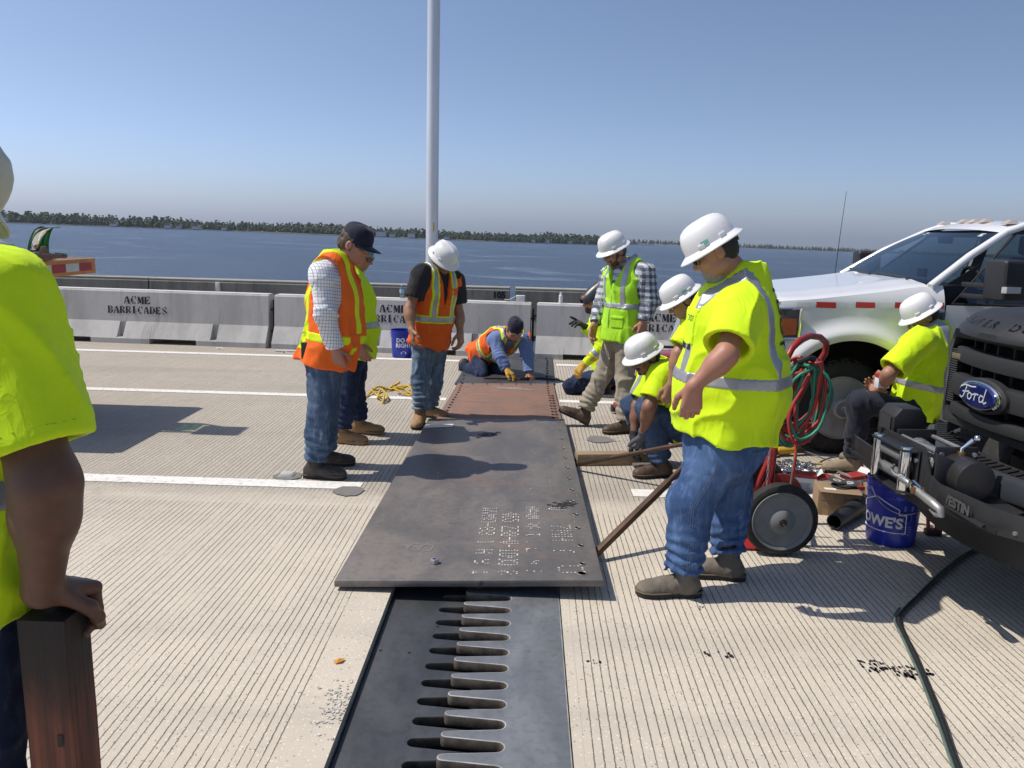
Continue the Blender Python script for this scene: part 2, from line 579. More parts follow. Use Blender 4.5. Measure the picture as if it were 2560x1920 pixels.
# ------------------------------------------------------------------ finger joint
def steel_material(name, base, alt, rust, rust_amt, rough=.42, metal=.75, scuff=.3, seed=0.0, rust_scale=1.6):
    m, nt, P = new_mat(name)
    g = NG(nt)
    v = g.obj()
    mp = g.node("ShaderNodeMapping")
    g.link(v, mp.inputs[0])
    mp.inputs["Location"].default_value = (seed, seed * .7, 0)
    v = mp.outputs[0]
    n1 = g.noise(g.scale(v, (1.6, .8, 1)), 2.2, 6, .65, .4)
    n2 = g.noise(v, 26.0, 4, .65)
    c = g.mix(g.ramp(n1, .36, .66), base, alt)
    c = g.mix(g.math('MULTIPLY', g.ramp(n2, .45, .7), .35), c, tuple(q * .65 for q in base))
    r1 = g.noise(g.scale(v, (1.0, 2.2, 1)), rust_scale, 7, .68, .7)
    r2 = g.noise(g.scale(v, (6.0, 22.0, 1)), 1.0, 4, .6, .3)
    rm = g.math('MULTIPLY', g.ramp(r1, .62 - rust_amt * .3, .74 - rust_amt * .2), 1.0)
    rm = g.math('MAXIMUM', rm, g.math('MULTIPLY', g.ramp(r2, .68, .78), .5 + rust_amt))
    rm = g.math('MULTIPLY', rm, min(1.0, .45 + rust_amt))
    c = g.mix(rm, c, rust)
    sc1 = g.noise(g.scale(v, (9.0, 60.0, 1)), 1.4, 3, .5)
    c = g.mix(g.math('MULTIPLY', g.ramp(sc1, .66, .74), scuff), c, (.05, .048, .05))
    g.link(c, P.inputs["Base Color"])
    g.link(g.math('ADD', g.math('MULTIPLY', rm, .3), g.math('ADD', rough, g.math('MULTIPLY', g.math('SUBTRACT', n1, .5), .25)), clamp=True), P.inputs["Roughness"])
    g.link(g.math('MULTIPLY', g.math('SUBTRACT', 1.0, rm), metal), P.inputs["Metallic"])
    g.link(g.bump(g.math('ADD', n2, g.math('MULTIPLY', rm, .6)), .18, .003), P.inputs["Normal"])
    return m

joint_steel = steel_material("joint_steel", (.060, .064, .072), (.092, .097, .106), (.10, .08, .065), 0.03, .5, .3, .45, 3.1)
joint_steel_r = steel_material("joint_steel_bright", (.165, .178, .192), (.235, .250, .266), (.085, .088, .092), 0.14, .45, .3, .3, 6.3, 3.0)
edge_highlight = mat("painted_edge_highlight", (.62, .60, .58), .35, .4, var=.45, vs=9)  # highlight line painted as a paler colour on the worn plate bevels
big_steel = steel_material("mill_scale_plate", (.140, .130, .126), (.205, .182, .166), (.20, .115, .08), .19, .52, .22, .8, 1.7, 1.3)
rust_steel = steel_material("rusty_plate", (.27, .150, .105), (.21, .135, .105), (.14, .092, .075), .25, .75, .1, .5, 5.0, 2.6)
edge_steel = mat("cut_steel_side", (.26, .215, .165), .5, .5, vs=20, col2=(.13, .11, .09))

PER = .127
TIP0 = 2.433 + .012
def finger_outline(sign, x_edge, x_val, x_tip, rv, rt, y0, y1, phase):
    """outline of one plate: straight outer edge, rounded tapered fingers on the other side"""
    pts = []
    k0 = int(math.floor((y0 - phase) / PER)) + 1
    k1 = int(math.floor((y1 - phase) / PER)) - 1
    lo, hi = phase + (k0 - .5) * PER, phase + (k1 + .5) * PER
    pts.append((x_edge, lo))
    pts_f = []
    for k in range(k0, k1 + 1):
        yc = phase + k * PER
        ys = yc - PER / 2
        pts_f += [(x_val, ys)] if k == k0 else []
        bw = PER / 2 - rv
        # valley quarter up to the side
        for i in range(1, 4):
            a = PI / 2 * i / 3
            pts_f.append((x_val - sign * 0 + sign * -1 * 0 + (-sign) * (rv - rv * math.cos(a)), ys + rv * math.sin(a)))
        for i in range(0, 7):
            a = -PI / 2 + PI * i / 6
            pts_f.append((x_tip + sign * (rt - rt * math.cos(a)), yc + rt * math.sin(a)))
        for i in range(0, 4):
            a = PI / 2 * (1 - i / 3)
            pts_f.append((x_val + (-sign) * (rv - rv * math.cos(a)), yc + PER / 2 - rv * math.sin(a)))
    pts += pts_f
    pts.append((x_edge, hi))
    return pts

def joint_plate(name, sign, xe, xv, xt, rv, rt, ztop, th, phase, label):
    out = finger_outline(sign, xe, xv, xt, rv, rt, .6, 7.2, phase)
    mb = MB()
    mb.prism(out, (0, 0, ztop - th), (1, 0, 0), (0, 1, 0), (0, 0, th))
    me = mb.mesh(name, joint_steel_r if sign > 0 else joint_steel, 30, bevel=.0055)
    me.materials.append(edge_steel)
    me.materials.append(edge_highlight)
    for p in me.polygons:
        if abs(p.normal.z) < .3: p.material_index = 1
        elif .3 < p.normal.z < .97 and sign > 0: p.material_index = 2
    o = link_mesh(name, me)
    return tag(o, label, "joint plate")
# right half: fingers reach to the left and sit higher
rplate = joint_plate("finger_plate", 1, JR - .004, -.036, -.257, .0265, .0195, .003, .042, TIP0, "paler half of the steel finger joint, its tongues lying higher than the other half")
lplate = joint_plate("finger_plate", -1, JL + .008, -.372, -.146, .0245, .0195, -.034, .042, TIP0 + PER / 2, "darker, lower half of the steel finger joint with deep black slots")
hole_m = mat("bolt_hole_black", (.012, .011, .011), .8)
for x, y in ((-.575, 3.19), (-.452, 3.18), (-.36, 3.42)):
    MB().cyl((x, y, -.0338), (x, y, -.0332), .008, n=12).build("bolt_hole", hole_m, lplate)
for x, y in ((.045, 3.16), (.155, 3.14)):
    MB().cyl((x, y, .0032), (x, y, .0038), .009, n=12).build("bolt_hole", mat("bolt_plug", (.24, .22, .19), .5, .5), rplate)
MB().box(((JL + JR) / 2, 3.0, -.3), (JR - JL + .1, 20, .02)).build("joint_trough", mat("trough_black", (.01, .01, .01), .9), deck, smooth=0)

# ------------------------------------------------------------------ steel cover plates
def plate_obj(name, c4, th, m, label, bevel=.004):
    """c4: top corners near-left, near-right, far-right, far-left"""
    t = [Vector(p) for p in c4]
    b = [p - Vector((0, 0, th)) for p in t]
    root = empty(name, t[0] - Vector((0, 0, th)), label=label, cat="steel plate")
    po_ = MB().hexa(b + t).build("plate", m, root, bevel=bevel)
    po_.data.materials.append(edge_highlight)
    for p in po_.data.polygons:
        if .35 < p.normal.z < .93: p.material_index = 1  # up-facing bevels take the painted highlight colour
    return root, t

def on_quad(t, u, v, dz=.0015):
    p = (t[0] * (1 - u) + t[1] * u) * (1 - v) + (t[3] * (1 - u) + t[2] * u) * v
    return p + Vector((0, 0, dz))

bp, BT = plate_obj("cover_plate", ((-.885, 3.675, .052), (.398, 3.665, .105), (.362, 7.20, .07), (-.85, 7.13, .052)), .034, big_steel,
                   "dark grey steel cover plate pried up on bars, with punched white markings", .008)
rim_m = mat("burr_ring", (.20, .185, .17), .5, .5)
for v_, u_ in ((.022, .925), (.055, .932), (.125, .938), (.20, .94), (.265, .942), (.335, .94), (.40, .945), (.47, .943), (.545, .945), (.62, .945), (.70, .944), (.79, .946), (.88, .945), (.965, .946)):
    p = on_quad(BT, u_, v_)
    big = 1.5 if v_ < .03 else 1.0
    h = MB().lathe([(.0, .0003), (.0125 * big, .0003)], p, n=14).build("bolt_hole", hole_m, bp)
    MB().lathe([(.0125 * big, 0.0), (.015 * big, .003), (.019 * big, .0)], p, n=14).build("burr", rim_m, h)
# scorch blots
for u_, v_, n_, s_ in ((.90, .315, 34, 1.0), (.43, .83, 26, 1.3), (.47, .845, 10, .8)):
    c = on_quad(BT, u_, v_)
    rn = random.Random(int(u_ * 1000))
    mb = MB()
    for i in range(n_):
        px, py = c.x + rn.gauss(0, .035 * s_), c.y + rn.gauss(0, .03 * s_)
        rr = rn.uniform(.008, .028)
        uu = (px + .885) / 1.28
        q = on_quad(BT, uu, (py - 3.67) / 3.5, .0016)
        mb.add([(px + rr * rn.uniform(.4, 1.2) * math.cos(2 * PI * j / 8), py + .7 * rr * rn.uniform(.4, 1.2) * math.sin(2 * PI * j / 8), q.z + .0006 * rn.random()) for j in range(8)], [tuple(range(8))])
    tag(mb.build("scorch_mark", mat("scorch", (.022, .02, .02), .6), bp, smooth=0), kind="stuff")
# specks of weld spatter
rn = random.Random(21)
mb = MB()
for i in range(330):
    if i < 190:
        u_, v_ = min(.97, max(.05, rn.gauss(.72, .16))), min(.95, max(.02, rn.gauss(.37, .12)))
    else:
        u_, v_ = rn.uniform(.05, .97), rn.uniform(.02, .75)
    p = on_quad(BT, u_, v_)
    r_ = rn.uniform(.0012, .0034)
    mb.lathe([(r_, 0), (r_ * .7, r_ * .7), (0, r_)], p, n=5)
so = mb.build("weld_spatter", mat("bright_speck", (.75, .74, .72), .25, .9), bp)
so["kind"] = "stuff"

# punched dot-matrix marks: rows of bright dots reading away from the near edge
DOT = {
 '0': ["01110", "10001", "10001", "10001", "10001", "10001", "01110"], '1': ["00100", "01100", "00100", "00100", "00100", "00100", "01110"],
 '2': ["01110", "10001", "00001", "00110", "01000", "10000", "11111"], '3': ["11110", "00001", "00001", "01110", "00001", "00001", "11110"],
 '4': ["00010", "00110", "01010", "10010", "11111", "00010", "00010"], '5': ["11111", "10000", "11110", "00001", "00001", "10001", "01110"],
 '6': ["01110", "10000", "11110", "10001", "10001", "10001", "01110"], '7': ["11111", "00001", "00010", "00100", "01000", "01000", "01000"],
 '8': ["01110", "10001", "10001", "01110", "10001", "10001", "01110"], '-': ["00000", "00000", "00000", "11111", "00000", "00000", "00000"],
 'A': ["00100", "01010", "10001", "10001", "11111", "10001", "10001"], 'M': ["10001", "11011", "10101", "10101", "10001", "10001", "10001"],
 'W': ["10001", "10001", "10001", "10101", "10101", "11011", "10001"], 'H': ["10001", "10001", "10001", "11111", "10001", "10001", "10001"],
 'T': ["11111", "00100", "00100", "00100", "00100", "00100", "00100"], 'F': ["11111", "10000", "10000", "11110", "10000", "10000", "10000"],
 'I': ["01110", "00100", "00100", "00100", "00100", "00100", "01110"], '7': ["11111", "00001", "00010", "00100", "01000", "01000", "01000"],
 'U': ["10001", "10001", "10001", "10001", "10001", "10001", "01110"], 'V': ["10001", "10001", "10001", "10001", "01010", "01010", "00100"], ' ': ["00000"] * 7, '.': ["00000"] * 6 + ["00100"]}
DOT['Z'] = ["11111", "00001", "00010", "00100", "01000", "10000", "11111"]
DOT['L'] = ["10000"] * 6 + ["11111"]
DOT['='] = ["00000", "00000", "11111", "00000", "11111", "00000", "00000"]
dot_m = mat("fresh_paint_dot", (.82, .74, .62), .35, .2, col2=(.85, .84, .82), vs=40)
def dot_row(txt, u_, v0, v1, wch, seed, fade=0.0):
    rn = random.Random(seed)
    mb = MB()
    n = len(txt)
    for ci, ch in enumerate(txt):
        g_ = DOT[ch]
        for r_ in range(7):
            for c_ in range(5):
                if g_[r_][c_] == '1' and rn.random() > fade + (.5 if ci > n * .72 else 0) * rn.random():
                    # text runs along the plate toward the camera, tops to the right
                    vv = v1 + (v0 - v1) * (ci + (c_ + .4) / 6.2) / n
                    uu = u_ + wch * (3 - r_) / 6.0
                    p = on_quad(BT, uu, vv, .0016)
                    a = .0042 * rn.uniform(.7, 1.15)
                    mb.add([(p.x - a, p.y - a * .9, p.z), (p.x + a, p.y - a * .9, p.z), (p.x + a, p.y + a * .9, p.z), (p.x - a, p.y + a * .9, p.z)], [(0, 1, 2, 3)])
    return tag(mb.build("punched_marking", dot_m, bp, smooth=0), kind="stuff")
dot_row("WVM0-88 I H 8 1", .545, .015, .30, .062, 1, .12)
dot_row("465 Z38-V-1000 8", .645, .015, .275, .070, 2, .04)
dot_row("HAWM VA I . L .H I", .745, .02, .305, .055, 3, .32)
dot_row("7MH T", .868, .09, .215, .08, 4, .1)
dot_row("0", .885, .015, .05, .09, 5, .1)
dot_row("U", .86, .285, .30, .07, 6, .0)
# chalk figure scrawled near the left corner
chalk = [[(0, 0), (.02, .05), (.08, .06), (.1, .02), (.06, -.02), (.01, 0), (.0, .03)], [(.07, .0), (.1, -.03), (.16, -.02), (.17, .03), (.12, .05), (.08, .02), (.09, -.01)]]
o_ = on_quad(BT, .225, .115, .0008)
strokes_mb(chalk, o_, (1, 0, .04), (0, 1.6, 0), .0026, .001, .8).build("chalk_mark", mat("chalk", (.30, .295, .29), .9), bp, smooth=0)

rp2, RT = plate_obj("cover_plate", ((-.795, 7.02, .030), (.348, 7.09, .030), (.318, 9.15, .027), (-.752, 9.0, .027)), .024, rust_steel,
                    "rusty brown steel cover plate with a row of bolt holes down each side")
for k in range(15):
    for u_ in (.055, .935):
        p = on_quad(RT, u_ + random.uniform(-.004, .004), .09 + .89 * k / 14)
        h = MB().lathe([(0, .0003), (.021, .0003)], p, n=12, sx=1.15, sy=.62).build("bolt_hole", hole_m, rp2)
for k in range(5):
    p = on_quad(RT, .16 + .15 * k, .975)
    MB().lathe([(0, .0003), (.02, .0003)], p, n=12, sx=1.15, sy=.6).build("bolt_hole", hole_m, rp2)
for k in range(9):
    p = on_quad(RT, .955, .14 + .5 * k / 8)
    MB().lathe([(.0, .012), (.016, .010), (.021, .0)], p + Vector((.004, .02, 0)), n=8).build("weld_lump", mat("weld_lump", (.12, .075, .05), .7, .3), rp2)

fp, FT = plate_obj("cover_plate", ((-.785, 9.02, .020), (.335, 9.17, .020), (.36, 11.22, .018), (-.74, 11.3, .018)), .018, joint_steel,
                   "blue grey steel cover plate running up to the white barriers")
for k in range(11):
    for u_ in (.06, .93):
        p = on_quad(FT, u_ + random.uniform(-.012, .012), .03 + .94 * k / 10)
        if u_ < .1:
            MB().lathe([(0, .0003), (.02, .0003)], p, n=10, sx=1.2, sy=.6).build("bolt_hole", hole_m, fp)
        else:
            MB().cyl(p, p + Vector((0, 0, .016)), .013, n=6).build("bolt_head", mat("dark_bolt", (.06, .055, .05), .5, .6), fp)

# ------------------------------------------------------------------ parapet behind the barriers
def stained_concrete(name, base, dark, streak=.6, sc=1.0, moss=None):
    m, nt, P = new_mat(name)
    g = NG(nt)
    v = g.obj()
    n1 = g.noise(g.scale(v, (1, 1, .25)), 3.2 * sc, 6, .68, .3)
    n2 = g.noise(v, 60.0, 4, .65)
    n3 = g.noise(g.scale(v, (5.0, 1, .35)), 2.0 * sc, 5, .7)
    c = g.mix(g.math('MULTIPLY', g.ramp(n1, .4, .7), streak), base, dark)
    c = g.mix(g.math('MULTIPLY', g.ramp(n3, .55, .75), streak), c, tuple(q * .6 for q in dark) if moss is None else moss)
    c = g.mix(g.math('MULTIPLY', g.ramp(n2, .55, .75), .3), c, dark)
    g.link(c, P.inputs["Base Color"])
    P.inputs["Roughness"].default_value = .9
    P.inputs["Specular IOR Level"].default_value = .25
    g.link(g.bump(g.math('ADD', n2, g.math('MULTIPLY', n1, .4)), .4, .006), P.inputs["Normal"])
    return m
par_m = stained_concrete("parapet_concrete", (.215, .21, .19), (.115, .115, .105), .85, .8)
PAR_Y = 13.0
par_cap = stained_concrete("parapet_top", (.33, .32, .29), (.2, .195, .175), .5)
pi_ = 0
for x0, x1, lab in ((-16, -6.02, "weathered grey parapet length at the flatbed end, beyond the hairline joint"), (-6.0, -.29, "weathered grey parapet length stencilled 105 at its end"),
                    (-.20, 5.8, "weathered grey parapet length across the gap from the one stencilled 105"), (5.82, 16, "weathered grey parapet length standing behind the white pickup cab")):
    r_ = empty("parapet_wall", ((x0 + x1) / 2, PAR_Y + .15, 0), label=lab, cat="wall")
    prof = [(-.12, .005), (.36, .005), (.36, .80), (.025, .80), (0, .775), (-.02, .30), (-.12, .09)]
    MB().prism(prof, (x0, PAR_Y, 0), (0, 1, 0), (0, 0, 1), (x1 - x0, 0, 0)).build("wall_body", par_m, r_, smooth=20)
    MB().box(((x0 + x1) / 2, PAR_Y + .18, .811), (x1 - x0, .33, .022)).build("coping", par_cap, r_, bevel=.006)
    if pi_ == 1:
        text_mb("105", .135, (-.45, PAR_Y - .012, .70), (1, 0, 0), (0, 0, 1), .004, .008).build("stencil_number", mat("stencil_black", (.02, .02, .022), .8), r_, smooth=0)
        MB().hexa([(-4.90 + a, PAR_Y - .03 + b, .645) for a, b in ((-.035, 0), (.035, 0), (.035, .05), (-.035, .05))] +
                  [(-4.90 + a, PAR_Y - .03 + b, .785) for a, b in ((-.035, 0), (.035, 0), (.035, .04), (-.035, .04))]).build("reflector_tab", mat("white_plastic", (.8, .8, .77), .4), r_, bevel=.006)
    for px, pz in {1: ((-1.10, .66),), 2: ((1.05, .60),)}.get(pi_, ()):
        rn = random.Random(int(px * 10))
        MB().add([(px + .055 * rn.uniform(.75, 1.1) * math.cos(2 * PI * j / 14), PAR_Y - .018, pz + .055 * rn.uniform(.75, 1.1) * math.sin(2 * PI * j / 14)) for j in range(14)],
                 [tuple(range(14))]).build("filled_tie_hole", mat("pale_filler", (.42, .41, .37), .9, bump=.5), r_, smooth=0)
    pi_ += 1

# ------------------------------------------------------------------ light pole
alu = mat("brushed_aluminium", (.74, .74, .74), .34, .45, vs=2.0, var=.12, stretch=(1, 1, .2))
lp = empty("light_pole", (-1.605, 13.75, 0), label="tall plain silver lamp post standing behind the parapet", cat="lamp post")
MB().lathe([(.101, .4), (.101, 3), (.098, 8), (.085, 13.4), (.0, 13.42)], (-1.605, 13.75, 0), n=20).build("pole", alu, lp)
MB().lathe([(.19, .30), (.19, .36), (.125, .40), (.115, .52), (.102, .54)], (-1.605, 13.75, 0), n=20).build("base_flange", alu, lp)
MB().tube([(-1.605, 13.75, 12.9), (-1.605, 13.2, 13.5), (-1.605, 12.2, 13.8), (-1.605, 11.2, 13.85)], .045, 10).build("lamp_arm", alu, lp)
MB().hexa([(-1.605 + a, 10.9 + b, 13.76) for a, b in ((-.15, -.35), (.15, -.35), (.15, .35), (-.15, .35))] +
          [(-1.605 + a, 10.9 + b, 13.9) for a, b in ((-.1, -.28), (.1, -.28), (.1, .3), (-.1, .3))]).build("lamp_head", mat("lamp_grey", (.4, .41, .42), .5), lp, bevel=.02)
MB().hexa([(-1.572 + a, 13.652 + b, 1.66) for a, b in ((-.016, .0), (.016, .004), (.016, .01), (-.016, .006))] +
          [(-1.572 + a, 13.652 + b, 1.80) for a, b in ((-.016, .0), (.016, .004), (.016, .01), (-.016, .006))]).build("number_tag", mat("yellow_tag", (.6, .45, .02), .5), lp)
MB().box((-1.605, 13.75, .15), (.6, .5, .3)).build("pole_plinth", par_m, lp, bevel=.01)

# ------------------------------------------------------------------ concrete barriers
bar_m = stained_concrete("barrier_concrete", (.52, .515, .50), (.36, .355, .34), .75, .8, moss=(.27, .265, .25))
BL, BH = 3.6, .735
# lettering
STEN = {
 'A': [(.1, .04, .36, .9, .10), (.52, .96, .80, .06, .22), (.28, .30, .5, .30, .08), (0, .04, .24, .04, .08), (.6, .04, 1.0, .04, .08)],
 'C': [(.17, .25, .17, .75, .24), (.2, .86, .42, .96, .12), (.2, .14, .42, .04, .12), (.58, .95, .76, .9, .1), (.80, .66, .80, 1, .1), (.58, .04, .8, .16, .1)],
 'M': [(.10, .0, .10, 1, .08), (.2, .95, .44, .12, .2), (.5, .12, .66, .9, .08), (.84, 0, .84, 1, .22), (0, .04, .24, .04, .08), (.68, .04, 1.0, .04, .08)],
 'E': [(.2, 0, .2, 1, .24), (.42, .95, .78, .95, .1), (.78, .72, .78, 1, .1), (.42, .52, .6, .52, .1), (.62, .4, .62, .66, .08), (.42, .05, .8, .05, .1), (.8, 0, .8, .3, .1)],
 'B': [(.2, 0, .2, 1, .24), (.42, .95, .66, .95, .1), (.74, .6, .74, .9, .2), (.42, .52, .68, .52, .08), (.78, .12, .78, .44, .22), (.42, .05, .7, .05, .1), (0, .04, .34, .04, .08), (0, .96, .34, .96, .08)],
 'R': [(.2, 0, .2, 1, .24), (.42, .95, .66, .95, .1), (.76, .6, .76, .9, .2), (.42, .52, .66, .52, .08), (.58, .42, .86, .06, .22), (0, .04, .36, .04, .08)],
 'I': [(.4, 0, .4, 1, .26), (.16, .04, .64, .04, .08), (.16, .96, .64, .96, .08)],
 'D': [(.2, 0, .2, 1, .24), (.42, .95, .6, .95, .1), (.68, .88, .8, .7, .18), (.82, .3, .82, .7, .24), (.68, .12, .8, .3, .18), (.42, .05, .6, .05, .1)],
 'S': [(.74, .95, .46, .95, .1), (.80, .72, .80, 1, .09), (.2, .62, .2, .84, .2), (.3, .58, .72, .42, .2), (.80, .16, .80, .38, .2), (.54, .05, .26, .05, .1), (.18, .0, .18, .3, .09)]}
def stencil(txt, o, u, v, h, pitch, w=.78):
    mb = MB()
    o, u, v = Vector(o), Vector(u), Vector(v)
    nn = u.cross(v).normalized() * .004
    x = -pitch * len(txt) / 2
    for ch in txt:
        for x0, y0, x1, y1, wd in STEN[ch]:
            a = o + u * (x + x0 * pitch * .92) + v * (y0 - .5) * h
            b = o + u * (x + x1 * pitch * .92) + v * (y1 - .5) * h
            d = (b - a).normalized()
            s_ = nn.normalized().cross(d) * wd * 1.22 * (pitch if abs(d.dot(v)) > .5 else h) / 2
            mb.add([a - s_ + nn, b - s_ + nn, b + s_ + nn, a + s_ + nn], [(0, 1, 2, 3)])
        x += pitch
    return mb
def make_barrier():
    root = empty("concrete_barrier")
    full = [(-.27, 0), (.27, 0), (.27, .07), (.135, .30), (.105, BH - .02), (.09, BH), (-.09, BH), (-.105, BH - .02), (-.135, .30), (-.27, .07)]
    notch = [(-.262, .075), (.262, .075), (.135, .30), (.105, BH - .02), (.09, BH), (-.09, BH), (-.105, BH - .02), (-.135, .30)]
    def pocket(p):
        # vertical pocket cut into the sloping foot
        return [(-.27, 0), (.27, 0), (.27, .07), (.135, .30), (.105, BH - .02), (.09, BH), (-.09, BH), (-.105, BH - .02), (-.137, .295), (-.128, .285), (-.128, .085), (-.255, .085), (-.27, .07)]
    mb = MB()
    h = BL / 2
    cuts = [(-h, -1.42, full), (-1.42, -.74, notch), (-.74, -.36, full), (-.36, -.27, pocket(0)), (-.27, .12, full), (.12, .80, notch), (.80, 1.0, full), (1.0, 1.09, pocket(0)), (1.09, h, full)]
    for x0, x1, pr in cuts:
        mb.prism(pr, (x0, 0, 0), (0, 1, 0), (0, 0, 1), (x1 - x0, 0, 0))
    mb.build("barrier_body", bar_m, root, smooth=0, local=True)
    # paler top face
    MB().box((0, 0, BH + .003), (BL - .03, .17, .008)).build("top_face", stained_concrete("barrier_top", (.62, .61, .58), (.52, .51, .48), .4), root, local=True)
    blk = mat("stencil_black", (.02, .02, .022), .8)
    sl = Vector((0, .03 / .415, 1)).normalized()
    yat = lambda z: -.135 + .03 * (z - .30) / .415
    stencil("ACME", (-.10, yat(.60) - .001, .60), (1, 0, 0), sl, .105, .100).build("stencil_lettering", blk, root, smooth=0, local=True)["kind"] = "stuff"
    stencil("BARRICADES", (-.10, yat(.46) - .001, .46), (1, 0, 0), sl, .100, .088).build("stencil_lettering", blk, root, smooth=0, local=True)["kind"] = "stuff"
    iron = mat("rusty_iron", (.055, .048, .043), .7, .5)
    for z in (.22, .52):
        MB().tube([(h - .02, -.03, z), (h + .055, -.03, z), (h + .055, .03, z), (h - .02, .03, z)], .011, 6).build("link_loop", iron, root, local=True)
        MB().tube([(-h + .02, -.04, z + .04), (-h - .03, -.04, z + .04), (-h - .03, .04, z + .04), (-h + .02, .04, z + .04)], .011, 6).build("link_loop", iron, root, local=True)
    MB().cyl((h + .032, 0, .05), (h + .032, 0, .66), .014, n=8).build("link_pin", iron, root, local=True)
    return root
b0 = make_barrier()
labs = ["white concrete barrier with stencilled lettering, next to the orange flatbed", "white concrete barrier behind the men in orange vests",
        "white concrete barrier behind the welder and the man in plaid", "white concrete barrier standing behind the white pickup", "white concrete barrier behind the orange flatbed deck"]
bdir = Vector((1, -.058, 0)).normalized()
for i, s in enumerate((-1, 0, 1, 2, -2)):
    b = b0 if i == 0 else copy_tree(b0)
    p = Vector((-1.745, 11.49, 0)) + bdir * s * (BL + .085)
    b.location = p
    b.rotation_euler = (0, 0, math.atan2(bdir.y, bdir.x) + (.004, -.006, .003, .006, .0)[i])
    tag(b, labs[i], "barrier", "barriers in a row along the parapet")

# ------------------------------------------------------------------ river and the far bank
TILT = .0145                                           # the deck itself is on a slight grade
WZ = -13.5
def wz(x, y=0.0): return WZ - TILT * x - .0065 * y
def water_material():
    m, nt, P = new_mat("river_water")
    g = NG(nt)
    v = g.obj()
    n0 = g.noise(g.scale(v, (.0012, .006, 1)), 1.0, 5, .6, .6)
    c = g.mix(g.ramp(n0, .35, .7), (.030, .047, .080), (.043, .063, .100))
    st = g.noise(g.scale(v, (.0016, .018, 1)), 1.0, 4, .6, .8)
    c = g.mix(g.math('MULTIPLY', g.ramp(st, .52, .68), .7), c, (.078, .104, .145))  # wind streaks, with glints painted in as a lighter water colour
    g.link(c, P.inputs["Base Color"])
    g.link(g.ramp(st, .55, .72, .27, .20), P.inputs["Roughness"])
    P.inputs["IOR"].default_value = 1.33
    h = g.math('ADD', g.noise(g.scale(v, (.25, .6, 1)), 1.0, 5, .65), g.math('MULTIPLY', g.noise(g.scale(v, (.03, .07, 1)), 1.0, 4, .6), 1.5))
    calm = g.ramp(st, .58, .74, 1.0, .25)
    bn = g.node("ShaderNodeBump")
    g.link(g.math('MULTIPLY', h, calm), bn.inputs["Height"])
    bn.inputs["Strength"].default_value = 1.0
    bn.inputs["Distance"].default_value = 1.1
    g.link(bn.outputs[0], P.inputs["Normal"])
    return m
mb = MB()
X0, X1 = -4500, 6500
mb.add([(X0, -200, wz(X0, -200)), (X1, -200, wz(X1, -200)), (X1, 9000, wz(X1, 9000)), (X0, 9000, wz(X0, 9000))], [(0, 1, 2, 3)])
tag(mb.build("river", water_material(), None, smooth=0), "wide blue river beyond the bridge", kind="structure")

shore = [(-700, 1300), (-300, 1390), (0, 1480), (300, 1600), (553, 1715), (820, 1760), (1071, 1795), (1200, 1930), (1290, 2090)]
shore2 = [(1180, 3800), (1350, 3870), (1500, 3900), (1614, 3980), (1913, 4600), (2300, 5200), (2700, 5600)]
def bank(pts):
    return [((px - 1144) / 1780 * y, y) for px, y in pts]
land_m = mat("bank_ground", (.10, .115, .06), .95, vs=.02, col2=(.20, .18, .12))
leaf_m = mat("far_foliage", (.052, .072, .036), .9, vs=.03, col2=(.066, .086, .042), dirt=(.040, .058, .032), ds=.05, damt=.6)
rnt = random.Random(5)
hm = mat("far_white_wall", (.72, .70, .66), .8)
hr = mat("far_roof", (.20, .17, .15), .8)
ico = bmesh.new()
bmesh.ops.create_icosphere(ico, subdivisions=1, radius=1)
ICO_V = [tuple(v.co) for v in ico.verts]
ICO_F = [tuple(v.index for v in f.verts) for f in ico.faces]
ico.free()
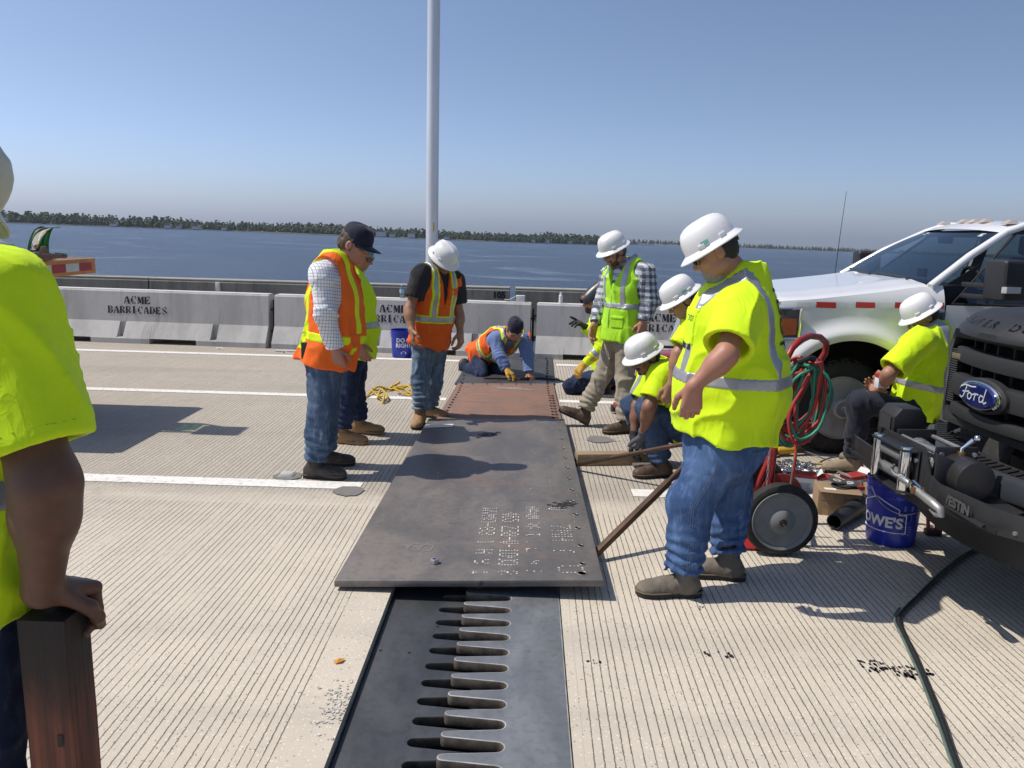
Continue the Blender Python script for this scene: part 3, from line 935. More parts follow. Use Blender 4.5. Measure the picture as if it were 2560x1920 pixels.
def make_bank(pts, step, rows, hgt, name):
    P_ = bank(pts)
    mb = MB()
    n = len(P_)
    top = [(x, y, wz(x, y) + 1.2) for x, y in P_]
    low = [(x, y - 2, wz(x, y) - 1.0) for x, y in P_]
    back = [(x * 1.35, y + 900, wz(x * 1.35, y + 900) + 4) for x, y in P_]
    for i in range(n - 1):
        mb.add([low[i], low[i + 1], top[i + 1], top[i]], [(0, 1, 2, 3)])
        mb.add([top[i], top[i + 1], back[i + 1], back[i]], [(0, 1, 2, 3)])
    tag(mb.build(name, land_m, None, smooth=0), None, kind="structure")
    vs, fs, nv = [], [], 0
    ic, fc = np.array(ICO_V, np.float32), np.array(ICO_F, np.int64)
    rg = np.random.default_rng(5)
    for i in range(n - 1):
        a, b = Vector(P_[i]), Vector(P_[i + 1])
        k = max(1, int((b - a).length / step))
        for r_ in range(rows):
            t = (np.arange(k) + rg.random(k)) / k
            qx, qy = a.x + (b.x - a.x) * t, a.y + (b.y - a.y) * t
            y = qy + r_ * 13 + rg.uniform(2, 14, k)
            x = qx * y / qy + rg.uniform(-4, 4, k)
            clump = .5 + .5 * np.sin(x * .013 + 1.3 * np.sin(x * .037))
            tall = .5 + .5 * np.sin(x * .0051 + 2.0 * np.sin(x * .0173))
            hh = hgt * rg.uniform(.62, .88, k) * (.6 + .42 * r_ / max(1, rows - 1)) * (.88 + .10 * clump + .12 * tall)
            w = hh * rg.uniform(.20, .34, k)
            base = WZ - TILT * x - .0065 * y + 1 + r_ * .5
            for c_ in range(5):
                cz = base + hh * (.16 + .19 * c_) + rg.uniform(-.05, .05, k) * hh
                sc = w * (1.0, 1.12, 1.0, .8, .5)[c_]
                jit = rg.uniform(.55, 1.3, (k, len(ic), 1)).astype(np.float32)
                ctr = np.stack([x + rg.uniform(-.6, .6, k) * w, y + rg.uniform(-.5, .5, k) * w, cz], 1)
                vs.append((ctr[:, None, :] + ic[None] * jit * sc[:, None, None] * np.array((1, 1, .8))).reshape(-1, 3))
                fs.append((fc[None] + (nv + np.arange(k) * len(ic))[:, None, None]).reshape(-1, 3))
                nv += k * len(ic)
    mt = MB()
    mt.v, mt.f = [tuple(q) for q in np.concatenate(vs).tolist()], [tuple(q) for q in np.concatenate(fs).tolist()]
    tw = mt.build("far_wood", leaf_m, None, smooth=180)
    return tag(tw, None, "woodland", kind="stuff")
w1 = make_bank(shore, 5.0, 4, 23.0, "river_bank")
w1["label"] = "long dark green belt of trees along the nearer bank across the river"
w2 = make_bank(shore2, 11.0, 2, 23.0, "river_bank")
w2["label"] = "thin hazy strip of trees on the most distant bank"
P1 = bank(shore)
for i, (px, yy, w_, h_) in enumerate(((-20, 1450, 10, 5), (16, 1456, 14, 5), (255, 1470, 13, 5), (372, 1480, 12, 6), (395, 1482, 9, 5), (432, 1486, 16, 6), (492, 1490, 9, 5), (805, 1606, 13, 8), (828, 1622, 20, 10), (852, 1640, 11, 6),
                                      (893, 1672, 14, 9), (968, 1730, 12, 5), (1150, 1890, 14, 6), (1182, 1925, 10, 7), (1230, 1985, 12, 6), (1262, 2030, 16, 6))):
    yy = float(np.interp(px, [q[0] for q in shore], [q[1] for q in shore]))
    x = (px - 1144) / 1780 * yy
    y = yy - 3
    z = wz(x, y) + 1.0
    r_ = empty("shore_house", (x, y, z), label="tiny pale house among the trees at the river's edge", cat="house", group="houses along the far bank")
    MB().box((x, y, z + h_ / 2), (w_, 8, h_)).build("wall", hm, r_, smooth=0)
    MB().prism([(-w_ / 2 - 1, 0), (w_ / 2 + 1, 0), (w_ / 4, 3), (-w_ / 4, 3)], (x, y - 5, z + h_ + .02), (1, 0, 0), (0, 0, 1), (0, 10, 0)).build("roof", hr, r_, smooth=0)
# a long jetty off the point
jx0, jx1, jy = (1345 - 1144) / 1780 * 2500, (1412 - 1144) / 1780 * 2500, 2500
r_ = empty("jetty", (jx0, jy, wz(jx0, jy)), label="low dark jetty standing in the river off the wooded point", cat="jetty")
mb = MB().box(((jx0 + jx1) / 2, jy, wz((jx0 + jx1) / 2, jy) + 2.2), (jx1 - jx0, 5, .8))
for k in range(8):
    x = jx0 + (jx1 - jx0) * k / 7
    mb.cyl((x, jy, wz(x, jy) - 1), (x, jy, wz(x, jy) + 2), .5, n=6)
mb.build("jetty_deck", mat("old_timber", (.10, .09, .085), .9), r_)
MB().box((jx0 + 30, jy, wz(jx0, jy) + 5), (22, 6, 4.6)).build("jetty_roof", hr, r_)
# ================================================================== SOLID MODELLING (signed distance fields -> one continuous mesh)
def A(v): return np.asarray(v, dtype=np.float32)

def vnoise(P, seed=0):
    """smooth 3-D value noise in -1..1"""
    i = np.floor(P).astype(np.int64)
    f = (P - i).astype(np.float32)
    f = f * f * (3 - 2 * f)
    def hsh(dx, dy, dz):
        h = (i[:, 0] + dx) * 374761393 + (i[:, 1] + dy) * 668265263 + (i[:, 2] + dz) * 2147483647 + seed * 974634777
        h = (h ^ (h >> 13)) * 1274126177
        h = h ^ (h >> 16)
        return (h & 0xFFFF).astype(np.float32) / 32767.5 - 1
    r = 0
    for dx in (0, 1):
        wx = f[:, 0] if dx else 1 - f[:, 0]
        for dy in (0, 1):
            wy = f[:, 1] if dy else 1 - f[:, 1]
            for dz in (0, 1):
                wz_ = f[:, 2] if dz else 1 - f[:, 2]
                r = r + hsh(dx, dy, dz) * wx * wy * wz_
    return r

def smin(a, b, k):
    if k <= 0: return np.minimum(a, b)
    h = np.maximum(k - np.abs(a - b), 0) / k
    return np.minimum(a, b) - h * h * k * .25
def smax(a, b, k): return -smin(-a, -b, k)

def coarse_eval(fn, axes, h, st=3):
    """evaluate a smooth field on every third node and interpolate; apply its sharp cuts at full resolution"""
    ca = []
    for q in axes:
        m = int(math.ceil((len(q) - 1) / st)) + 1
        ca.append(q[0] + h * st * np.arange(max(2, m), dtype=np.float32))
    g = np.meshgrid(*ca, indexing='ij')
    C = fn.core(np.stack([q.ravel() for q in g], 1)).reshape([len(q) for q in ca]).astype(np.float32)
    for i, q in enumerate(axes):
        t = np.arange(len(q)) / st
        i0 = np.minimum(t.astype(int), C.shape[i] - 2)
        f = (t - i0).astype(np.float32)
        sh = [1, 1, 1]
        sh[i] = len(q)
        f = f.reshape(sh)
        C = np.take(C, i0, axis=i) * (1 - f) + np.take(C, i0 + 1, axis=i) * f
    g = np.meshgrid(*axes, indexing='ij')
    P = np.stack([q.ravel() for q in g], 1)
    return fn.post(C.ravel(), P).reshape(C.shape)

class SDF:
    def __init__(s):
        s.ops = []
        s.disp = None
        s.amp = 0.0
    def _add(s, fn, lo, hi, k, mode):
        s.ops.append((fn, A(lo), A(hi), k, mode))
        return s
    def cone(s, a, b, ra, rb=None, k=.02, capa=False, capb=False, mode='u', flat=None, capk=.006):
        """round cone a->b; capa/capb give a flat cut end; flat=(dir, factor) squashes it"""
        rb = ra if rb is None else rb
        a, b = A(a), A(b)
        ba = b - a
        L = float(np.linalg.norm(ba)) + 1e-9
        u = ba / L
        fd = A(nrm(flat[0])) if flat else None
        def fn(P):
            pa = P - a
            t = np.clip((pa @ u) / L, 0, 1)
            q = pa - t[:, None] * ba
            r = ra + (rb - ra) * t
            if fd is not None:
                q = q + (q @ fd)[:, None] * fd * (1 / flat[1] - 1)
                d = (np.linalg.norm(q, axis=1) - r) * min(1.0, flat[1] * 1.3)
            else:
                d = np.linalg.norm(q, axis=1) - r
            if capa: d = smax(d, -(pa @ u), capk)
            if capb: d = smax(d, pa @ u - L, capk)
            return d
        m = max(ra, rb) + k + .03
        return s._add(fn, np.minimum(a, b) - m, np.maximum(a, b) + m, k, mode)
    def chain(s, pts, rs, k=.02, **kw):
        for i in range(len(pts) - 1):
            s.cone(pts[i], pts[i + 1], rs[i], rs[i + 1], k, **kw)
        return s
    def ell(s, c, r, ax=None, k=.02, mode='u'):
        c, r = A(c), A(r)
        M_ = A(ax) if ax is not None else np.eye(3, dtype=np.float32)
        def fn(P):
            q = (P - c) @ M_.T
            k0 = np.linalg.norm(q / r, axis=1)
            k1 = np.linalg.norm(q / (r * r), axis=1)
            return np.where(k1 > 1e-6, k0 * (k0 - 1) / np.maximum(k1, 1e-6), -r.min())
        m = float(r.max()) + k + .03
        return s._add(fn, c - m, c + m, k, mode)
    def loft(s, secs, k=.03, cuts=(), kk=.03, mode='u'):
        """secs: (centre, right, halfwidth, halfdepth) along a spine"""
        S = [(A(c), A(r), float(a), float(b)) for c, r, a, b in secs]
        cuts = [(A(p), A(nrm(n))) for p, n in cuts]
        def fn(P):
            D = None
            for (c0, r0, a0, b0), (c1, r1, a1, b1) in zip(S[:-1], S[1:]):
                ax = c1 - c0
                L = float(np.linalg.norm(ax))
                u = ax / L
                pa = P - c0
                h = pa @ u
                t = np.clip(h / L, 0, 1)
                q = pa - t[:, None] * ax
                dz = q @ u
                r = r0 * (1 - t)[:, None] + r1 * t[:, None]
                r = r - (r @ u)[:, None] * u
                r = r / np.linalg.norm(r, axis=1)[:, None]
                f = np.cross(u, r)
                x, y = (q * r).sum(1), (q * f).sum(1)
                a_, b_ = a0 + (a1 - a0) * t, b0 + (b1 - b0) * t
                e = .5 * (a_ + b_)
                zz = dz / e
                k0 = np.sqrt((x / a_) ** 2 + (y / b_) ** 2 + zz ** 2)
                k1 = np.sqrt((x / a_ ** 2) ** 2 + (y / b_ ** 2) ** 2 + (zz / e) ** 2)
                d = np.where(k1 > 1e-5, k0 * (k0 - 1) / np.maximum(k1, 1e-5), -np.minimum(a_, b_))
                D = d if D is None else smin(D, d, kk)
            return D
        def post(D, P):
            for p, n in cuts:
                D = smax(D, (P - p) @ n, .008)
            return D
        def full(P): return post(fn(P), P)
        full.core, full.post = fn, post
        m = max(max(a, b) for _, _, a, b in S) + k + .03
        lo = np.min([c for c, *_ in S], axis=0) - m
        hi = np.max([c for c, *_ in S], axis=0) + m
        return s._add(full, lo, hi, k, mode)
    def cut(s, p, n, k=.006):
        p, n = A(p), A(nrm(n))
        s.ops.append((lambda P: (P - p) @ n, None, None, k, 'cut'))
        return s
    def isect(s, fn, k=.004):
        s.ops.append((fn, None, None, k, 'cut'))
        return s
    def eval(s, P):
        D = np.full(len(P), .5, np.float32)
        for fn, lo, hi, k, mode in s.ops:
            if lo is None:
                D = smax(D, fn(P), k)
                continue
            m = np.all((P > lo) & (P < hi), axis=1)
            if not m.any(): continue
            d = fn(P[m])
            D[m] = smin(D[m], d, k) if mode == 'u' else smax(D[m], -d, k)
        if s.disp is not None:
            near = np.abs(D) < s.amp * 2 + .03
            if near.any(): D[near] += s.disp(P[near])
        return D
    def bounds(s):
        lo = np.min([o[1] for o in s.ops if o[1] is not None and o[4] == 'u'], axis=0)
        hi = np.max([o[2] for o in s.ops if o[1] is not None and o[4] == 'u'], axis=0)
        return lo, hi
    def grid(s, h, lo=None, hi=None, off=0.0, region=None, shell=None):
        key = (h, None if lo is None else tuple(np.round(lo, 4)))
        if not hasattr(s, 'cache'): s.cache = {}
        if key not in s.cache:
            s.cache[key] = s.base_grid(h, lo, hi)
        D, lo, h = s.cache[key]
        if off or region is not None:
            D = D.copy()
            m = np.argwhere(D < .12 if shell is None else (D < .12) & (D > -shell - .03))
            P = lo + m.astype(np.float32) * h
            v = D[tuple(m.T)]
            w = v - off
            if shell: w = np.maximum(w, -(v + shell))
            if region is not None: w = smax(w, region(P).astype(np.float32), .002)
            D[:] = .5
            D[tuple(m.T)] = w
        return D, lo, h
    def base_grid(s, h, lo=None, hi=None):
        if lo is None: lo, hi = s.bounds()
        lo, hi = A(lo), A(hi)
        n = np.ceil((hi - lo) / h).astype(int) + 2
        ax = [lo[i] + h * np.arange(n[i], dtype=np.float32) for i in range(3)]
        D = np.full(tuple(n), .5, np.float32)
        def pts(sl):
            g = np.meshgrid(*[ax[i][sl[i]] for i in range(3)], indexing='ij')
            return np.stack([q.ravel() for q in g], 1)
        for fn, l, hh, k, mode in s.ops:
            if l is None:
                m = np.argwhere(D < .06)
                if len(m) == 0: continue
                P = lo + m.astype(np.float32) * h
                D[tuple(m.T)] = smax(D[tuple(m.T)], fn(P), k)
                continue
            a = np.clip(np.floor((l - lo) / h).astype(int), 0, n)
            b = np.clip(np.ceil((hh - lo) / h).astype(int) + 1, 0, n)
            if (b <= a).any(): continue
            sl = tuple(slice(a[i], b[i]) for i in range(3))
            if hasattr(fn, 'core'):
                d = coarse_eval(fn, [ax[i][sl[i]] for i in range(3)], h)
            else:
                d = fn(pts(sl)).reshape(D[sl].shape)
            D[sl] = smin(D[sl], d, k) if mode == 'u' else smax(D[sl], -d, k)
        if s.disp is not None:
            m = np.argwhere(np.abs(D) < s.amp * 2 + 3 * h)
            D[tuple(m.T)] += s.disp(lo + m.astype(np.float32) * h)
        return D, lo, h
    def mesh(s, h, **kw):
        return surface_nets(*s.grid(h, **kw))

def surface_nets(D, lo, h):
    ins = D < 0
    nx, ny, nz = D.shape
    c = np.zeros((nx - 1, ny - 1, nz - 1), np.int8)
    for dx in (0, 1):
        for dy in (0, 1):
            for dz in (0, 1):
                c += ins[dx:nx - 1 + dx, dy:ny - 1 + dy, dz:nz - 1 + dz]
    cells = np.argwhere((c > 0) & (c < 8))
    if len(cells) == 0:
        return np.zeros((0, 3), np.float32), np.zeros((0, 4), np.int64)
    idx = np.full(c.shape, -1, np.int32)
    idx[tuple(cells.T)] = np.arange(len(cells))
    corner = np.array([(x, y, z) for x in (0, 1) for y in (0, 1) for z in (0, 1)])
    vals = np.stack([D[tuple((cells + q).T)] for q in corner], 1)
    acc = np.zeros((len(cells), 3), np.float32)
    cnt = np.zeros(len(cells), np.float32)
    for i in range(8):
        for j in range(i + 1, 8):
            if np.abs(corner[i] - corner[j]).sum() != 1: continue
            a, b = vals[:, i], vals[:, j]
            m = (a < 0) != (b < 0)
            t = a[m] / (a[m] - b[m])
            acc[m] += corner[i] + t[:, None] * (corner[j] - corner[i])
            cnt[m] += 1
    V = lo + (cells + acc / cnt[:, None]) * h
    F = []
    for axis in range(3):
        s0 = [slice(None)] * 3
        s1 = [slice(None)] * 3
        s0[axis] = slice(0, -1)
        s1[axis] = slice(1, None)
        a, b = ins[tuple(s0)], ins[tuple(s1)]
        e = np.argwhere(a != b)
        o1, o2 = [q for q in range(3) if q != axis]
        ok = (e[:, o1] > 0) & (e[:, o2] > 0) & (e[:, o1] < D.shape[o1] - 1) & (e[:, o2] < D.shape[o2] - 1)
        e = e[ok]
        inside_first = a[tuple(e.T)]
        def cell(d1, d2):
            q = e.copy()
            q[:, o1] += d1
            q[:, o2] += d2
            return idx[tuple(q.T)]
        quad = np.stack([cell(-1, -1), cell(0, -1), cell(0, 0), cell(-1, 0)], 1)
        flip = inside_first if axis != 1 else ~inside_first
        quad[~flip] = quad[~flip][:, ::-1]
        F.append(quad)
    F = np.concatenate(F)
    F = F[(F >= 0).all(1)]
    return V.astype(np.float32), F

def sdf_obj(name, VF, m, parent, smooth_iter=0):
    V, F = VF
    off = world_off(parent)
    V = V - A(off)
    me = bpy.data.meshes.new(name)
    me.vertices.add(len(V))
    me.vertices.foreach_set("co", V.astype(np.float32).ravel())
    me.loops.add(len(F) * 4)
    me.loops.foreach_set("vertex_index", F.astype(np.int32).ravel())
    me.polygons.add(len(F))
    me.polygons.foreach_set("loop_start", np.arange(0, len(F) * 4, 4, dtype=np.int32))
    me.update(calc_edges=True)
    me.validate()
    me.polygons.foreach_set("use_smooth", [True] * len(me.polygons))
    me.materials.append(m)
    return link_mesh(name, me, parent)

# ------------------------------------------------------------------ hands
def hand_prims(S, w, d, n, s, curl=(.35, .45, .35), thumb=.5, scale=1.0, infl=0.0, spread=0.0, k=.008, curls=None):
    """w wrist, d wrist->knuckles, n palm side, s thumb side"""
    w = Vector(w); d = nrm(d); n = Vector(n); n = (n - d * n.dot(d)).normalized(); s = Vector(s); s = (s - d * s.dot(d) - n * s.dot(n)).normalized()
    q = scale
    kn = []
    for i, off in enumerate((.031, .0105, -.0105, -.030)):
        base = w + s * off * .55 * q + d * .012 * q
        top = w + s * off * q + d * (.088, .092, .088, .080)[i] * q - n * .004
        S.cone(base, top, .0165 * q + infl, .0125 * q + infl, k + .008)
        kn.append(top)
    S.cone(w + d * .03 * q + n * .008 * q + s * .022 * q, w + d * .055 * q + n * .006 * q + s * .016 * q, .016 * q + infl, .014 * q + infl, .014)
    lens = ((.043, .026, .021), (.047, .03, .022), (.043, .028, .021), (.034, .021, .019))
    for i in range(4):
        p = kn[i]
        th = 0.0
        cc = curls[i] if curls else curl
        side = s * (spread * (1.5 - i) / 1.5)
        r0 = (.0102, .0105, .0100, .0088)[i] * q + infl
        for jn, L in enumerate(lens[i]):
            th += cc[jn]
            dd = (d * math.cos(th) + n * math.sin(th) + side * (1 if jn == 0 else .6)).normalized()
            p2 = p + dd * L * q
            S.cone(p, p2, r0 - .0006 * jn, r0 - .0006 * (jn + 1), k * .5)
            p = p2
    p = w + d * .022 * q + s * .026 * q + n * .008 * q
    dirs = ((d * .72 + s * .58 + n * .36), (d * .9 + s * (.42 - thumb * .5) + n * (.2 + thumb * .4)), (d * .9 + s * (.35 - thumb * .7) + n * (.2 + thumb * .5)))
    for L, dd, r0, r1 in zip((.046, .034, .028), dirs, (.0150, .0125, .0112), (.0125, .0112, .0092)):
        p2 = p + dd.normalized() * L * q
        S.cone(p, p2, r0 * q + infl, r1 * q + infl, k)
        p = p2
    return S

# ------------------------------------------------------------------ heads
class Head:
    def __init__(s, c, fwd, roll=0.0):
        s.c = Vector(c)
        s.f = nrm(fwd)
        r = s.f.cross(Vector((0, 0, 1))).normalized()
        u = r.cross(s.f).normalized()
        s.r = (r * math.cos(roll) + u * math.sin(roll)).normalized()
        s.u = (u * math.cos(roll) - r * math.sin(roll)).normalized()
    def p(s, r, f, u): return s.c + s.r * r + s.f * f + s.u * u
    def ax(s): return [tuple(s.r), tuple(s.f), tuple(s.u)]
    def mat(s):
        m = Matrix((s.r, s.f, s.u)).transposed().to_4x4()
        m.translation = s.c
        return m

def head_prims(S, H, g=1.0, nose=1.0, jaw=1.0):
    ax = H.ax()
    P = H.p
    S.ell(P(0, -.012, .028), (.077 * g, .097, .098), ax, .02)
    S.ell(P(0, .018, -.03), (.066 * g, .078, .088), ax, .03)
    S.ell(P(0, .042, -.082), (.046 * g * jaw, .046, .036), ax, .03)                      # chin and jaw
    for s_ in (-1, 1):
        S.ell(P(.046 * s_ * g, .012, -.066), (.026 * jaw, .046, .032), ax, .025)
        S.ell(P(.044 * s_ * g, .066, -.018), (.024, .022, .020), ax, .02)                # cheek
        S.cone(P(.012 * s_, .088, .026), P(.05 * s_, .074, .027), .011, .010, .014)      # brow
        S.ell(P(.033 * s_, .094, .006), (.019, .014, .012), ax, .010, mode='s')          # eye hollow
        S.ell(P(.033 * s_, .079, .006), (.0135, .0125, .0105), ax, .004)                  # eye
        S.ell(P(.084 * s_ * g, -.012, -.004), (.012, .023, .034), ax, .008)              # ear
        S.ell(P(.096 * s_ * g, -.006, .002), (.007, .012, .019), ax, .004, mode='s')
    S.cone(P(0, .090, .018), P(0, .110 * (.9 + .1 * nose), -.020), .0085, .0125 * nose, .012)
    for s_ in (-1, 1):
        S.ell(P(.010 * s_, .100, -.026), (.009, .012, .008), ax, .006)
    S.cone(P(-.022, .080, -.053), P(.022, .080, -.053), .0075, .0075, .010)              # lips
    S.cone(P(-.018, .079, -.064), P(.018, .079, -.064), .008, .008, .010)
    S.cone(P(-.024, .0915, -.0585), P(.024, .0915, -.0585), .003, .003, .003, mode='s')
    return S

HAT = {}
def hard_hat(parent, H, m, name="hard_hat", brim=.031, tilt=0.0, label=None, sticker=None, scale=1.0, ratchet=True, lift=0.0, back=0.0):
    """full-brim hard hat in the head frame, with crown ribs, slots, brim and ratchet band"""
    M_ = H.mat() @ Matrix.Translation((0, -.006 + back, .045 + lift)) @ Matrix.Rotation(tilt, 4, 'X') @ Matrix.Scale(scale, 4)
    n = 56
    rx, ry, hz = .107, .127, .112
    prof = [(1.0, -.004), (1.0, .018), (.985, .036), (.95, .056), (.88, .077), (.77, .094), (.6, .106), (.4, .1125), (.2, .115), (.0, .116)]
    mb = MB()
    vs = []
    for q, z in prof:
        for i in range(n):
            t = 2 * PI * i / n
            c_, s_ = math.cos(t), math.sin(t)
            x, y = rx * q * c_, ry * q * s_
            lat = abs(x) / rx
            rib = 0.0
            if q < .99:
                rib += .0075 * math.exp(-((x / .017) ** 2)) * min(1, (1 - q) * 5 + .25)
                for e in (-.058, .058):
                    rib += .0040 * math.exp(-(((x - e) / .012) ** 2)) * min(1, (1 - q) * 5)
            vs.append((x, y, z * hz / .112 + rib))
    m_ = len(prof)
    fs = [(i * n + k, i * n + (k + 1) % n, (i + 1) * n + (k + 1) % n, (i + 1) * n + k) for i in range(m_ - 1) for k in range(n)]
    mb.add(vs, fs)
    # inner shell so the underside shows
    vi = [(x * .965, y * .965, min(z, .110) - .006) for x, y, z in vs]
    mb.add(vi, [f[::-1] for f in fs])
    mb.xf(M_)
    hat = mb.build(name, m, parent, smooth=50)
    if label: hat["label"] = label
    # brim
    mb = MB()
    pr = [(0.0, .004), (.3, -.002), (.65, -.010), (.92, -.0175), (1.0, -.0195), (1.0, -.0245), (.9, -.0225), (.6, -.0155), (.25, -.008), (-.03, -.004)]
    vs = []
    for e, z in pr:
        for i in range(n):
            t = 2 * PI * i / n
            c_, s_ = math.cos(t), math.sin(t)
            b = brim * (1.0 + .28 * max(0, s_) ** 2 - .06 * abs(c_))
            vs.append(((rx + b * e) * c_, (ry + b * e) * s_, z - .004 * max(0, s_)))
    mb.add(vs, [(i * n + k, i * n + (k + 1) % n, (i + 1) * n + (k + 1) % n, (i + 1) * n + k) for i in range(len(pr) - 1) for k in range(n)])
    mb.xf(M_)
    mb.build("brim", m, hat, smooth=60)
    for s_ in (-1, 1):
        for yy in (.05, -.055):
            x = s_ * rx * math.sqrt(max(0, 1 - (yy / ry) ** 2))
            mb = MB().box((x * 1.0, yy, .012), (.016, .034, .022), rz=math.atan2(yy / ry ** 2, x / rx ** 2)).xf(M_)
            mb.build("accessory_slot", m, hat, bevel=.003)
    if sticker:
        for (x, y, z, w_, h_) in sticker:
            t = math.atan2(y, x)
            sx, sy = (rx + .0022) * math.cos(t), (ry + .0022) * math.sin(t)
            d = Vector((-math.sin(t), math.cos(t), 0))
            u_ = Vector((-math.cos(t) * .35, -math.sin(t) * .35, 1)).normalized()
            o_ = Vector((sx, sy, z))
            MB().prism([(-w_, -h_), (w_, -h_), (w_, h_), (-w_, h_)], o_, d, u_, (math.cos(t) * .002, math.sin(t) * .002, 0)).xf(M_).build("sticker", mat("sticker_green", (.12, .34, .28), .5), hat)
    if ratchet:
        blk = mat("black_plastic", (.02, .02, .021), .5)
        mb = MB()
        pts = [Vector((.088 * math.cos(t), .106 * math.sin(t) + .004, -.012 - .020 * max(0, -math.sin(t)))) for t in (2 * PI * k / 36 for k in range(36))]
        o2 = []
        for p in pts: o2 += [p + Vector((0, 0, .011)), p - Vector((0, 0, .011))]
        for i in range(36):
            j = (i + 1) % 36
            mb.add([o2[2 * i], o2[2 * j], o2[2 * j + 1], o2[2 * i + 1]], [(0, 1, 2, 3)])
            mb.add([q * .96 for q in (o2[2 * i], o2[2 * j], o2[2 * j + 1], o2[2 * i + 1])], [(3, 2, 1, 0)])
        mb.cyl((0, -.100, -.034), (0, -.122, -.034), .021, n=18)
        mb.xf(M_)
        mb.build("headband", blk, hat, smooth=40)
    return hat

def ball_cap(parent, H, m, tilt=0.0, visor=True, label=None, name="cap"):
    M_ = H.mat() @ Matrix.Translation((0, -.006, .040)) @ Matrix.Rotation(tilt, 4, 'X')
    n = 40
    rx, ry = .092, .112
    prof = [(1.0, -.012), (1.01, .012), (.99, .036), (.93, .062), (.82, .082), (.64, .097), (.42, .106), (.2, .110), (0, .111)]
    mb = MB()
    vs = []
    for q, z in prof:
        for i in range(n):
            t = 2 * PI * i / n
            seam = -.0012 if i % (n // 6) == 0 else 0
            vs.append(((rx + seam) * q * math.cos(t), (ry + seam) * q * math.sin(t), z + (.004 * math.sin(3 * t) if q < .9 else 0)))
    fs = [(i * n + k, i * n + (k + 1) % n, (i + 1) * n + (k + 1) % n, (i + 1) * n + k) for i in range(len(prof) - 1) for k in range(n)]
    mb.add(vs, fs)
    mb.add([(x * .97, y * .97, z - .004) for x, y, z in vs], [f[::-1] for f in fs])
    mb.xf(M_)
    cap = mb.build(name, m, parent, smooth=60)
    if label: cap["label"] = label
    MB().lathe([(.008, -.002), (.008, .003), (0, .006)], (0, 0, .110), n=10).xf(M_).build("button", m, cap)
    if visor:
        mb = MB()
        def pt(u, v, dz):
            a = PI * (.5 + (u - .5) * .86)
            x0, y0 = rx * math.cos(a) * 1.0, ry * math.sin(a) * 1.0
            e = math.cos((u - .5) * PI * .98) ** .55
            y = y0 + v * .078 * e
            x = x0 * (1 + .02 * v)
            return (x, y, -.008 - .010 * v - .16 * x * x / .09 * 1.0 * (.4 + .6 * v) + dz)
        mb.grid(lambda u, v: pt(u, v, .002), 20, 5)
        mb.grid(lambda u, v: pt(1 - u, v, -.002), 20, 5)
        mb.xf(M_)
        mb.build("visor", m, cap, smooth=60)
    return cap

def glasses(parent, H, frame_m, lens_m, safety=False):
    mb = MB()
    z = .008
    for s_ in (-1, 1):
        pts = [H.p(s_ * (.034 + .027 * math.cos(t)), .106 - .010 * (1 + s_ * math.cos(t) * s_) * .8, z + .018 * math.sin(t)) for t in (2 * PI * k / 16 for k in range(16))]
        mb.tube(pts, .0018, 6, closed=True)
        mb.tube([H.p(s_ * .062, .090, z + .006), H.p(s_ * .079, .05, z + .008), H.p(s_ * .083, 0, z + .006), H.p(s_ * .083, -.022, z - .008)], .0030 if safety else .002, 6)
    mb.tube([H.p(-.008, .107, z + .004), H.p(.008, .107, z + .004)], .002, 6)
    g_ = mb.build("glasses", frame_m, parent)
    for s_ in (-1, 1):
        pts = [H.p(s_ * (.034 + .026 * math.cos(t)), .1055 - .010 * (1 + s_ * math.cos(t) * s_) * .8, z + .017 * math.sin(t)) for t in (2 * PI * k / 16 for k in range(16))]
        MB().add(pts, [tuple(range(16))]).build("lens", lens_m, g_, smooth=0)
    return g_

